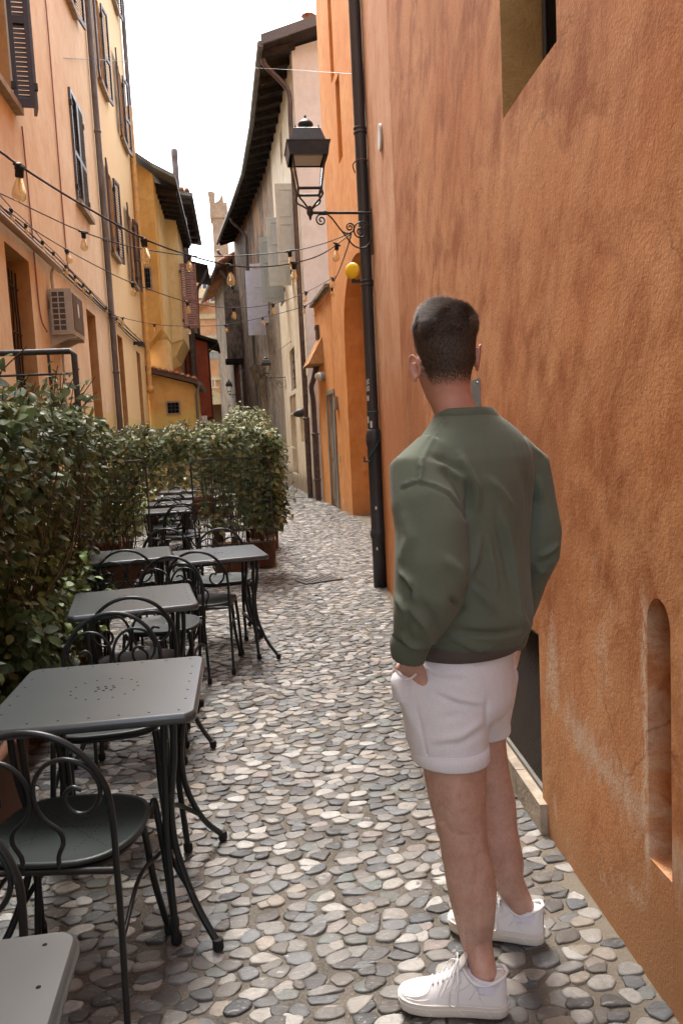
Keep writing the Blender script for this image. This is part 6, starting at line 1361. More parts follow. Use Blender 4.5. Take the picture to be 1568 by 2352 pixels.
def m_cloth(nm, col, sc=420, var=.12, rough=.92, bump=.25, big=5):
    t = NT(nm); p = t.pos(True); a = t.noise(p, big, 5, .6); b = t.noise(p, sc, 3, .7); c0 = t.noise(t.map(p, (1, 1, 6)), 60, 4, .7)
    c = t.ramp(a, [(.3, tuple(q * (1 - var) for q in col)), (.7, tuple(q * (1 + var) for q in col))]); c = t.mix(t.math('MULTIPLY', t.ramp(b, [(.4, 1), (.6, 0)]), .34), c, tuple(q * .7 for q in col))
    m = t.done(c, rough, t.bump(t.math('ADD', b, t.math('MULTIPLY', c0, .5)), bump, .002), .2); t.b.inputs['Sheen Weight'].default_value = .08; t.b.inputs['Sheen Roughness'].default_value = .5; return m
M_SWEAT = m_cloth('green_fleece', (.118, .140, .104)); M_RIB = m_cloth('green_rib', (.104, .124, .092), 260); M_WHITE = m_cloth('white_cotton', (.74, .75, .785), 300, .02, .85, .15); M_TEE = m_cloth('brown_grey_tee', (.095, .08, .07)); M_SOCK = m_cloth('white_sock', (.72, .72, .80), 300, .03)
M_SHOE = simple('white_leather', (.72, .71, .70), .42, .5, .03, 14, .12, bd=.002); M_SHOEB = simple('off_white_leather', (.66, .64, .60), .5, .5, .04, 14, .15, bd=.002); M_SOLE = simple('cream_sole', (.64, .60, .52), .6, .4, .05, 9, .1); M_LACE = m_cloth('white_lace', (.74, .73, .73), 500, .02)
T_ = aty
man = thing('person', 'man seen from behind in a green sweatshirt, white shorts and white trainers, hands in pockets', 'person', (.60, 1.96, .012))
def ell(c, a, b, th, n=28, e=1.0):
    """horizontal ring: a = half width, b = half depth, th = heading turned to the left of straight ahead (deg)"""
    t_ = math.radians(th); L = np.array([math.cos(t_), math.sin(t_), 0]); Fw = np.array([-math.sin(t_), math.cos(t_), 0]); out = []
    for k in range(n):
        q = 2 * PI * k / n; x, y = math.cos(q), math.sin(q); x = math.copysign(abs(x) ** e, x); y = math.copysign(abs(y) ** e, y)
        out.append(np.asarray(c) + L * a * x + Fw * b * y)
    return out
def remesh(mb, vox, smooth=6, fac=.5):
    me = bpy.data.meshes.new('tmp'); me.from_pydata(mb.v, [], mb.f); bm = bmesh.new(); bm.from_mesh(me); bmesh.ops.remove_doubles(bm, verts=bm.verts, dist=1e-5); bmesh.ops.recalc_face_normals(bm, faces=bm.faces); bm.to_mesh(me); bm.free()
    o = bpy.data.objects.new('tmp', me); COL.objects.link(o); m = o.modifiers.new('r', 'REMESH'); m.mode = 'VOXEL'; m.voxel_size = vox
    if smooth: s = o.modifiers.new('s', 'SMOOTH'); s.factor = fac; s.iterations = smooth
    dg = bpy.context.evaluated_depsgraph_get(); r = bpy.data.meshes.new_from_object(o.evaluated_get(dg)); bpy.data.objects.remove(o); bpy.data.meshes.remove(me)
    n = len(r.vertices); V = np.empty(n * 3); r.vertices.foreach_get('co', V); r.update(); N = np.empty(n * 3); r.vertices.foreach_get('normal', N)
    return r, V.reshape(-1, 3), N.reshape(-1, 3)
def finish(r, V, name, mat, parent):
    r.vertices.foreach_set('co', (V - ORG[parent.name]).ravel()); r.polygons.foreach_set('use_smooth', [True] * len(r.polygons)); r.materials.clear(); r.materials.append(mat); r.name = name; r.update()
    return link(name, r, parent)
def seg_d(UV, a, b):
    a, b = np.array(a, float), np.array(b, float); d = b - a; t_ = np.clip(((UV - a) @ d) / (d @ d), 0, 1); return np.linalg.norm(UV - a - t_[:, None] * d, axis=1), t_
def fold(UV, pts, wpx, amp, taper=True):
    """a ridge (amp>0) or groove along a measured polyline"""
    out = np.zeros(len(UV)); m = len(pts) - 1
    for i in range(m):
        d, t_ = seg_d(UV, pts[i], pts[i + 1]); g_ = (i + t_) / m; w_ = np.exp(-(d / wpx) ** 2) * (np.sin(np.clip(g_, .02, .98) * PI) ** .5 if taper else 1); out = np.maximum(out, w_)
    return out * amp
# ---- body: head, neck, trunk, arms with hands, legs: one skin
B = MB()
HEAD_Y = 1.965; hc = T_(1023, 790, HEAD_Y); TH = 5
def hv(v, u=1023, y=HEAD_Y): return T_(u, v, y)
fw = np.array([-math.sin(math.radians(TH)), math.cos(math.radians(TH)), 0]); lt = np.array([math.cos(math.radians(TH)), math.sin(math.radians(TH)), 0])
rings = []
for (v, u, a, b_, s) in ((701, 1020, .014, .018, .0), (704, 1020, .030, .036, .0), (711, 1020, .044, .054, .0), (722, 1021, .057, .070, .0), (738, 1022, .068, .085, .002), (756, 1022, .0745, .0945, .004), (785, 1022, .0760, .099, .008), (812, 1022, .0745, .099, .011), (838, 1024, .0700, .096, .014), (862, 1026, .0640, .090, .020), (886, 1030, .0585, .080, .022), (908, 1034, .0560, .070, .016), (925, 1039, .0565, .060, .004), (950, 1045, .056, .058, -.004), (985, 1056, .066, .062, -.006), (1020, 1068, .09, .07, 0)):
    rings.append(ell(hv(v, u) + fw * s, a, b_, TH, 28, .94))
B.loft(rings)
for s in (-1, 1):     # ears: rim, bowl and lobe
    e = hv(842 if s < 0 else 822, 1024) + lt * s * .0775 + fw * .002
    out = lt * s * .82 + (-fw) * .57; up = np.array([0, 0, 1.]); al = fw * .80 + lt * s * .45
    rim = [e + out * (.013 + .004 * math.sin(a)) + up * .031 * math.sin(a) + al * (.017 * math.cos(a) + .004 * math.sin(a)) for a in np.linspace(-.9, 4.2, 15)]
    B.tube(rim, [.0052] * 15, 8); B.loft([[e + out * .004 + up * .028 * math.sin(a) * q + al * .015 * math.cos(a) * q - out * .004 * (1 - q) for a in np.linspace(0, 2 * PI, 12, endpoint=False)] for q in (1.0, .75)] + [[e - out * .012 + up * .022 * math.sin(a) + al * .011 * math.cos(a) for a in np.linspace(0, 2 * PI, 12, endpoint=False)]])
    B.lathe([(.002, -.009), (.0065, -.004), (.007, .002), (.004, .009)], e + out * .008 - up * .031 + al * .004, 10)
# face: brow, nose, lips, chin
fc = hv(820) + fw * .102
B.lathe([(.002, -.012), (.012, -.008), (.014, .01), (.008, .03), (.003, .045)], fc + np.array([0, 0, -.012]) + fw * .008, 10); B.tube([fc + lt * -.04 + [0, 0, .038], fc + fw * .004 + [0, 0, .041], fc + lt * .04 + [0, 0, .038]], .010, 8)
B.tube([fc + lt * -.02 + [0, 0, -.045], fc + fw * .002 + [0, 0, -.045], fc + lt * .02 + [0, 0, -.045]], .006, 8); B.tube([fc + lt * -.022 + [0, 0, -.085] - fw * .012, fc - fw * .006 + [0, 0, -.087], fc + lt * .022 + [0, 0, -.085] - fw * .012], .020, 8)
# trunk core under the clothes
B.loft([ell(T_(u, v, 1.95), a, b_, th) for (v, u, a, b_, th) in ((1000, 1075, .10, .075, 34), (1045, 1085, .165, .095, 34), (1120, 1082, .17, .11, 35), (1250, 1078, .16, .105, 38), (1400, 1078, .145, .10, 43), (1500, 1062, .135, .095, 48), (1580, 1055, .12, .09, 50))])
# legs
hl, tl = gz(1166, 2318, .02), gz(917, 2297, .02); hr, tr_ = gz(1249, 2157, .02), gz(1031, 2120, .02)
def ankle(h, t_, z): q = h + (t_ - h) / np.linalg.norm(t_ - h) * .057; return np.array([q[0], q[1], z])
B.tube([T_(*q) for q in ((1035, 1590, 1.895), (1038, 1690, 1.882), (1044, 1772, 1.878), (1051, 1850, 1.872), (1061, 1900, 1.868), (1064, 1945, 1.868), (1076, 2000, 1.862), (1084, 2045, 1.858), (1090, 2110, 1.852), (1094, 2165, 1.850))] + [ankle(hl, tl, .105), ankle(hl, tl, .05)], [.075, .082, .0825, .0715, .0635, .0615, .0645, .0650, .0530, .0405, .0335, .029], 20)
B.tube([T_(*q) for q in ((1100, 1590, 2.02), (1106, 1680, 2.034), (1116, 1770, 2.034), (1136, 1850, 2.032), (1139, 1900, 2.03), (1146, 1945, 2.03), (1157, 1985, 2.032), (1167, 2025, 2.036))] + [ankle(hr, tr_, .105), ankle(hr, tr_, .05)], [.065, .064, .064, .0600, .0595, .061, .057, .0450, .0335, .029], 20)
# knees face forward: kneecaps
for q in ((1050, 1905, 1.89), (1130, 1880, 2.05)): k = T_(*q) + np.array([-.016, .012, 0]); B.lathe([(.003, -.045), (.030, -.035), (.042, 0), (.032, .035), (.003, .045)], k, 12)
# arms inside the sleeves, hands in the front pockets
aL = [T_(*q) for q in ((955, 1090, 1.845), (985, 1200, 1.81), (1000, 1330, 1.775), (968, 1440, 1.79), (943, 1490, 1.81), (944, 1520, 1.825))]; B.tube(aL, [.055, .05, .043, .038, .030, .029], 14)
aR = [T_(*q) for q in ((1210, 1070, 2.05), (1222, 1160, 2.04), (1240, 1240, 2.03), (1218, 1330, 2.10), (1190, 1420, 2.17), (1178, 1470, 2.20))]; B.tube(aR, [.045, .038, .036, .032, .028, .029], 14)
def hand(w0, d, side, thumb):
    """w0 wrist, d direction of the fingers, side = across the palm, thumb = +1/-1 end of side that carries the thumb"""
    d = d / np.linalg.norm(d); side = side - d * (side @ d); side /= np.linalg.norm(side); n_ = np.cross(d, side)
    B.loft([[w0 + d * s + side * a * math.cos(q) + n_ * b_ * math.sin(q) for q in np.linspace(0, 2 * PI, 14, endpoint=False)] for s, a, b_ in ((-.01, .028, .022), (.02, .035, .018), (.055, .041, .0165), (.085, .042, .015), (.095, .036, .011))])
    for i, l in enumerate((.068, .078, .072, .056)):
        f0 = w0 + d * .082 + side * (.030 - .0205 * i) * thumb; B.tube([f0, f0 + d * l * .45 + n_ * .006, f0 + d * l * .78 + n_ * .018, f0 + d * l * .95 + n_ * .030], [.0098, .009, .0082, .0065], 9)
    t0 = w0 + d * .022 + side * .030 * thumb; B.tube([t0, t0 + d * .025 + side * .020 * thumb, t0 + d * .058 + side * .026 * thumb, t0 + d * .080 + side * .024 * thumb], [.014, .0115, .0098, .007], 9)
hand(T_(944, 1520, 1.825), np.array([.16, .34, -1.0]), np.array([-.75, .55, 0]), 1); hand(T_(1176, 1480, 2.21), np.array([-.35, .2, -1.0]), np.array([-.7, .6, 0]), 1)
r, V, N = remesh(B, .0052, 5)
head_m = V[:, 2] > hv(925)[2]; rel = V - hc; fx, lx = rel @ fw, rel @ lt; az = np.arctan2(lx, fx)     # 0 = face, pi = back
# hairline as a height depending on the direction round the head
def zline(az):
    a = np.abs(az); zf, zs, zb = hv(733)[2], hv(812)[2], hv(892)[2]
    return np.where(a < 1.2, zf + (zs - zf) * (a / 1.2) ** 2, np.where(a < 1.42, zs, zs + (zb - zs) * np.clip((a - 1.42) / .50, 0, 1) ** .8))
zl = zline(az); st = np.clip((V[:, 2] - zl) / .10, 0, 1) * head_m

for s in (-1, 1): e = hv(842 if s < 0 else 822, 1024) + lt * s * .0875 + fw * .002; st[(np.linalg.norm((V - e) * np.array([1, 1, .8]), axis=1) < .031) & (lx * s > .071)] = 0
UVb = proj(V); vb = np.clip(((CAM_LOC - V) / np.linalg.norm(CAM_LOC - V, axis=1, keepdims=True) * N).sum(1) * 2, 0, 1); legm = V[:, 2] < .75
F7 = lambda pts, w_, a, tp=True: fold(UVb, [(803.8 + .4874 * x, 1378 + .4874 * y) for x, y in pts], w_, a, tp)
db = -F7([(440, 1085), (520, 1112), (640, 1092)], 5, .003) - F7([(410, 990), (440, 1050), (480, 1105)], 8, .006) + F7([(520, 1130), (540, 1220), (560, 1330)], 22, .007) + F7([(640, 1150), (650, 1240), (640, 1330)], 18, .006) - F7([(590, 1160), (600, 1260), (590, 1380)], 9, .0025) + F7([(600, 1480), (605, 1600), (600, 1720)], 7, .0045) - F7([(565, 1560), (560, 1680)], 8, .004) - F7([(645, 1600), (648, 1700)], 8, .004) + F7([(480, 900), (500, 1000)], 16, .005) + F7([(730, 1080), (745, 1180)], 16, .006) + F7([(775, 1300), (785, 1400)], 6, .004) + F7([(420, 1040), (430, 1060)], 12, .008)
V = V + N * (db * vb * legm)[:, None]
body = finish(r, V, 'body', M_SKIN, man)
ca = r.color_attributes.new('stubble', 'FLOAT_COLOR', 'POINT'); sv = np.clip(st ** 1.15 * 1.15, 0, .93); ca.data.foreach_set('color', np.c_[sv, sv, sv, np.ones(len(sv))].ravel())
# ---- hair: short strands over the scalp
rh = np.random.default_rng(17); cand = np.where(st > .02)[0]; zsel = V[cand, 2]; whorl = T_(1068, 736, 1.90)
M = 75000; pk = cand[rh.integers(0, len(cand), M)]; pk = pk[rh.random(M) < np.clip(st[pk] * 1.5, 0, 1) ** 1.3]; M = len(pk); P0 = V[pk] + rh.uniform(-.0042, .0042, (M, 3)); P0 -= N[pk] * ((P0 - V[pk]) * N[pk]).sum(1, keepdims=True); nn = N[pk]; 
fade = np.clip((V[pk, 2] - zl[pk]) / .10, 0, 1); topw = np.clip((V[pk, 2] - hv(775)[2]) / .06, 0, 1); ln = .0015 + .0105 * fade ** 1.4 + .017 * topw; ln *= rh.uniform(.7, 1.25, M) * (1 + .5 * noise3(P0, 70, 210))
flow = P0 - whorl; flow -= nn * (flow * nn).sum(1, keepdims=True); flow /= np.maximum(np.linalg.norm(flow, axis=1, keepdims=True), 1e-6); tuft = np.stack([noise3(P0, 55, 200 + i) for i in range(3)], 1); flow += tuft * (.9 * topw + .25)[:, None]; flow += np.array([0, 0, -.5]) * (1 - topw)[:, None] + rh.normal(0, .28, (M, 3)) + np.cross(nn, flow) * .35
flow -= nn * (flow * nn).sum(1, keepdims=True); flow /= np.linalg.norm(flow, axis=1, keepdims=True); lift = (.28 + .75 * topw * rh.uniform(.5, 1.3, M))[:, None]
d1 = nn * lift + flow; d1 /= np.linalg.norm(d1, axis=1, keepdims=True); d2 = nn * lift * .45 + flow; d2 /= np.linalg.norm(d2, axis=1, keepdims=True)
sd_ = np.cross(d1, nn); sd_ /= np.maximum(np.linalg.norm(sd_, axis=1, keepdims=True), 1e-6); w0 = .00062
p1 = P0 + d1 * ln[:, None] * .5; p2 = p1 + d2 * ln[:, None] * .5
HV = np.stack([P0 - sd_ * w0, P0 + sd_ * w0, p1 - sd_ * w0 * .8, p1 + sd_ * w0 * .8, p2], 1).reshape(-1, 3); b0 = np.arange(M)[:, None] * 5
HF = np.vstack([np.c_[b0, b0 + 1, b0 + 3], np.c_[b0, b0 + 3, b0 + 2], np.c_[b0 + 2, b0 + 3, b0 + 4]])
t = NT('dark_brown_hair'); g_ = t.n('ShaderNodeNewGeometry').outputs['Random Per Island']; M_HAIR = t.done(t.ramp(g_, [(0, (.022, .014, .011)), (.5, (.058, .040, .030)), (1, (.14, .10, .075))]), .6, None, .25)
np_mesh('hair', HV, HF, M_HAIR, man, kind='stuff')
lc = np.where((V[:, 2] < .62) & (V[:, 2] > .16))[0]; m_ = 2600; pk = lc[rh.integers(0, len(lc), m_)]; P0 = V[pk] + rh.uniform(-.003, .003, (m_, 3)); d_ = N[pk] * .55 + np.array([0, 0, -.8]) + rh.normal(0, .3, (m_, 3)); d_ /= np.linalg.norm(d_, axis=1, keepdims=True); s2 = np.cross(d_, N[pk]); s2 /= np.maximum(np.linalg.norm(s2, axis=1, keepdims=True), 1e-6)
HV = np.stack([P0 - s2 * .00022, P0 + s2 * .00022, P0 + d_ * rh.uniform(.006, .015, (m_, 1))], 1).reshape(-1, 3); b0 = np.arange(m_)[:, None] * 3; np_mesh('leg_hair', HV, np.c_[b0, b0 + 1, b0 + 2], M_HAIR, man, kind='stuff')
for s in (-1, 1): b = MB(); q = fc + lt * s * .033 + [0, 0, .012] - fw * .004; b.lathe([(.001, -.011), (.009, -.007), (.0115, 0), (.009, .007), (.001, .011)], q, 12, ax=fw); e_ = b.build('eye', simple_cache('eye_white', (.7, .68, .66), .2), man); b = MB(); b.lathe([(.0052, .0), (.0052, .0012), (.001, .0014)], q + fw * .0105, 12, ax=fw); b.build('iris', simple_cache('iris_brown', (.05, .03, .02), .2), e_)
# ---- sweatshirt
S = MB()
TR_ = ((1460, 1072, .166, .128, 47), (1448, 1075, .178, .142, 46), (1430, 1081, .190, .155, 45), (1400, 1082, .196, .157, 44), (1350, 1078, .196, .150, 42), (1250, 1074, .200, .143, 39), (1160, 1076, .206, .142, 36), (1100, 1080, .210, .140, 35), (1050, 1083, .205, .128, 34), (1020, 1083, .188, .116, 34), (996, 1082, .158, .104, 33), (974, 1077, .118, .092, 30), (956, 1070, .086, .080, 26), (946, 1066, .074, .074, 24))
def tilt(ring, c, k): return [p + np.array([0, 0, -k * (p[0] - c[0])]) for p in ring]
S.loft([tilt(ell(T_(u, v, 1.95), a, b_, th, 32), T_(u, v, 1.95), .10 * np.clip((v - 1340) / 100, 0, 1)) for v, u, a, b_, th in TR_])
S.tube([T_(*q) for q in ((1000, 1035, 1.87), (958, 1085, 1.84), (972, 1150, 1.815), (986, 1210, 1.80), (990, 1300, 1.775), (984, 1370, 1.765), (962, 1430, 1.775), (948, 1462, 1.79), (940, 1494, 1.80))], [.055, .074, .083, .088, .0885, .083, .066, .052, .043], 20)
S.tube([T_(*q) for q in ((1170, 1030, 2.02), (1208, 1070, 2.045), (1222, 1150, 2.04), (1238, 1225, 2.03), (1236, 1270, 2.035), (1216, 1325, 2.09), (1190, 1410, 2.16), (1180, 1450, 2.19))], [.055, .066, .061, .062, .060, .050, .045, .043], 18)
r, V, N = remesh(S, .0065, 7, .5)
UV = proj(V); vis_ = np.clip(((CAM_LOC - V) / np.linalg.norm(CAM_LOC - V, axis=1, keepdims=True) * N).sum(1) * 2.2, 0, 1)
def z3(x, y): return 803.8 + .4148 * x, 631.6 + .4148 * y      # crop of the back -> picture
dsp = np.zeros(len(V))
F_ = lambda pts, w_, a, tp=True: fold(UV, [z3(*p) for p in pts], w_ * (.72 if w_ > 5 else 1), a * .85, tp)
arm = (UV[:, 0] < z3(640, 0)[0]) 
dsp += F_([(540, 800), (440, 930), (400, 1010), (385, 1130)], 3.2, .0035, False) - F_([(530, 800), (430, 930), (390, 1010), (375, 1130)], 3.0, .0030, False)
dsp += F_([(285, 1170), (370, 1137), (470, 1160), (550, 1200), (610, 1280), (655, 1345)], 3.5, .0016, False) - F_([(285, 1182), (370, 1150), (468, 1175), (545, 1215), (600, 1290), (645, 1355)], 3.5, .0022, False)
dsp += F_([(610, 990), (650, 1090), (690, 1180), (700, 1290)], 13, .012) - F_([(645, 1130), (660, 1230), (650, 1340)], 9, .012) + F_([(480, 1040), (560, 1090), (640, 1140)], 14, .007) - F_([(450, 1000), (560, 1060), (640, 1110)], 10, .005)
dsp += F_([(830, 1300), (865, 1420), (890, 1560), (915, 1720), (945, 1880)], 8, .0085) - F_([(800, 1320), (835, 1450), (860, 1580), (885, 1740)], 9, .005) + F_([(770, 1130), (830, 1200), (890, 1280)], 12, .006)
dsp += F_([(765, 1460), (785, 1600), (810, 1740)], 8, .006) + F_([(660, 1700), (740, 1790), (800, 1870)], 12, .007) - F_([(690, 1690), (770, 1780)], 9, .004) + F_([(720, 1450), (690, 1580), (650, 1680)], 12, .006)
dsp += F_([(980, 1080), (1010, 1250), (1000, 1400)], 20, -.010) + F_([(1040, 1120), (1060, 1260)], 9, .005) + F_([(960, 880), (1010, 960), (1080, 1010)], 10, .004)
dsp += F_([(560, 2010), (680, 2060), (800, 2085), (930, 2060)], 12, .008) - F_([(560, 1965), (690, 1985), (820, 1990), (960, 1960)], 10, .009) + F_([(940, 1870), (985, 1960), (1000, 2030)], 9, .006)
dsp += F_([(280, 1640), (330, 1700), (350, 1790)], 9, .009) - F_([(300, 1680), (335, 1750), (320, 1830)], 7, .010) + F_([(260, 1780), (310, 1850), (300, 1960)], 9, .008) - F_([(330, 1860), (310, 1950), (330, 2030)], 7, .006)
dsp += F_([(560, 1790), (600, 1830), (630, 1860)], 10, -.011) + F_([(520, 1560), (600, 1640), (620, 1740)], 16, .006) + F_([(330, 1840), (420, 1940), (480, 2060)], 13, .008) - F_([(390, 1800), (470, 1920), (530, 2000)], 12, .005) + F_([(280, 1990), (340, 2050), (430, 2060)], 8, .009) - F_([(270, 2030), (340, 2085), (440, 2090)], 7, .009)
dsp += F_([(300, 1300), (330, 1450), (280, 1600)], 18, .005) + F_([(1040, 1560), (1080, 1540), (1160, 1490)], 8, .008) - F_([(1040, 1600), (1090, 1580), (1150, 1540)], 7, .007) + F_([(1030, 1640), (1090, 1630)], 7, .006)
low = noise3(V, 9, 77) * .0035 + noise3(V * np.array([1, 1, .5]), 24, 78) * .0016
V = V + N * (dsp * 2.1 * vis_ + low * 1.6 * (np.clip((V[:, 2] - T_(1070, 1480, 1.95)[2]) / .05, 0, 1)))[:, None]
sw = finish(r, V, 'sweatshirt', M_SWEAT, man)
# ribbed hem, collar and cuffs
def rib(rings, name, n_=1):
    b = MB(); b.loft(rings, cap=False); return b.build(name, M_RIB, man)
hb = [ell(T_(u, v, 1.95), a, b_, th, 64) for v, u, a, b_, th in ((1440, 1078, .176, .140, 46), (1450, 1076, .175, .140, 46), (1462, 1074, .172, .136, 47), (1472, 1072, .166, .130, 47), (1473, 1072, .160, .124, 47))]
for k, rg_ in enumerate(hb): rg_ = tilt(rg_, np.mean(rg_, 0), .10); hb[k] = [p + (p - np.mean(rg_, 0)) * (.006 * (i % 2)) for i, p in enumerate(rg_)]
rib(hb, 'hem')
cb = [ell(T_(u, v, 1.95) + np.array([0, 0, 0]), a, b_, th, 48) for v, u, a, b_, th in ((957, 1068, .088, .084, 26), (953, 1066, .0865, .0835, 26), (946, 1064, .082, .081, 25), (940, 1062, .0765, .077, 24), (938, 1062, .0735, .074, 24), (943, 1062, .071, .072, 24))]
for k, rg_ in enumerate(cb):   # the neckband dips to the front
    c = np.mean(rg_, 0); f_ = np.array([-math.sin(.45), math.cos(.45), 0]); cb[k] = [p + np.array([0, 0, -.30 * max(0, (p - c) @ f_ + .02)]) + (p - c) * (.006 * (i % 2)) for i, p in enumerate(rg_)]
rib(cb, 'neckband')
def cuff(P, R_, name):
    b = MB(); n = 32; P = [np.asarray(p) for p in P]; ax = (P[-1] - P[0]) / np.linalg.norm(P[-1] - P[0]); X = np.cross(ax, [0, 1., 0]); X /= np.linalg.norm(X); Y = np.cross(ax, X)
    b.loft([[p + (X * math.cos(2 * PI * k / n) + Y * math.sin(2 * PI * k / n)) * (r_ + .0016 * (k % 2)) for k in range(n)] for p, r_ in zip(P, R_)], cap=False); return b.build(name, M_RIB, man)
cuff([T_(945, 1464, 1.79), T_(941, 1480, 1.796), T_(938, 1500, 1.80), T_(937, 1512, 1.803), T_(937, 1513, 1.803)], [.047, .049, .044, .040, .034], 'cuff'); cuff([T_(1184, 1430, 2.18), T_(1180, 1455, 2.195), T_(1177, 1478, 2.21)], [.044, .042, .036], 'cuff')
# ---- T-shirt hem showing under the sweatshirt
b = MB(); b.loft([ell(T_(u, v, 1.95), a, b_, th, 40) for v, u, a, b_, th in ((1420, 1074, .165, .128, 46), (1455, 1070, .170, .138, 47), (1482, 1066, .174, .144, 48), (1483, 1066, .166, .136, 48))], cap=False); b.build('tshirt', M_TEE, man)
# ---- shorts
S = MB()
S.loft([ell(T_(u, v, 1.95), a, b_, th, 32) for v, u, a, b_, th in ((1445, 1066, .146, .112, 48), (1465, 1064, .158, .126, 48), (1490, 1058, .168, .136, 49), (1520, 1051, .174, .142, 50), (1555, 1046, .176, .146, 51), (1595, 1050, .168, .146, 51), (1625, 1056, .145, .130, 51), (1640, 1062, .10, .09, 51))])
S.tube([T_(*q) for q in ((1020, 1560, 1.905), (1022, 1620, 1.895), (1026, 1680, 1.888), (1032, 1715, 1.884), (1034, 1736, 1.882))], [.112, .116, .1095, .101, .098], 24)
S.tube([T_(*q) for q in ((1096, 1540, 1.99), (1098, 1600, 2.01), (1103, 1640, 2.025), (1106, 1680, 2.032))], [.112, .100, .086, .0755], 22)
S.lathe([(.004, -.075), (.038, -.06), (.050, -.02), (.052, .02), (.042, .055), (.004, .075)], T_(955, 1585, 1.87), 18)
S.lathe([(.004, -.06), (.028, -.045), (.036, -.005), (.030, .022), (.004, .036)], T_(927, 1566, 1.85), 16)
S.lathe([(.004, -.12), (.05, -.10), (.085, -.04), (.085, .03), (.05, .085), (.004, .10)], T_(1104, 1570, 1.925), 18)
r, V, N = remesh(S, .0062, 16, .6); UV = proj(V); vis_ = np.clip(((CAM_LOC - V) / np.linalg.norm(CAM_LOC - V, axis=1, keepdims=True) * N).sum(1) * 2.2, 0, 1)
def z7(x, y): return 803.8 + .4874 * x, 1378 + .4874 * y
F_ = lambda pts, w_, a, tp=True: fold(UV, [z7(*p) for p in pts], w_, a, tp)
dsp = F_([(645, 470), (645, 560), (648, 640)], 5, -.006) + F_([(420, 430), (520, 470), (630, 490)], 5, .006) - F_([(400, 445), (500, 490), (620, 505)], 5, .006) + F_([(280, 300), (420, 340), (560, 350)], 8, .006) - F_([(300, 340), (430, 375), (540, 380)], 7, .004)
dsp += F_([(400, 660), (520, 640), (640, 560)], 8, .006) - F_([(380, 690), (520, 680), (640, 610)], 7, .004) + F_([(210, 380), (260, 500), (320, 640)], 9, .004) + F_([(285, 400), (310, 500), (340, 640), (365, 760)], 2.6, -.003, False) + F_([(540, 300), (600, 380), (640, 460)], 12, .003) + F_([(660, 480), (700, 560), (690, 640)], 9, .002) + F_([(420, 560), (540, 540)], 9, -.004)
dsp += F_([(205, 285), (220, 330), (270, 365)], 5, .007) - F_([(225, 290), (250, 340), (300, 350), (320, 300)], 7, .010)
V = V + N * (dsp * 1.3 * vis_ + noise3(V, 14, 90) * .0022)[:, None]; sh_ = finish(r, V, 'shorts', M_WHITE, man)
def legcuff(u, v, y, r_, h, tilt):
    c = T_(u, v, y); rr_ = []
    for z, k in ((h, 1.0), (h * .98, 1.035), (h * .5, 1.05), (0.004, 1.045), (0, 1.02), (.003, .97)):
        rr_.append([p + np.array([0, 0, tilt * ((p - c)[0])]) for p in ell(c + [0, 0, z], r_ * k, r_ * k, 0, 36)])
    b = MB(); b.loft(rr_, cap=False); b.build('turn_up', M_WHITE, man)
legcuff(1034, 1741, 1.882, .0975, .042, -.05); legcuff(1106, 1682, 2.032, .0765, .036, .02)
b = MB(); b.tube(spline([T_(902, 1522, 1.815), T_(908, 1538, 1.805), T_(920, 1553, 1.80), T_(938, 1560, 1.797), T_(956, 1548, 1.80)], 5), .0028, 6); b.build('pocket_edge', M_WHITE, man)
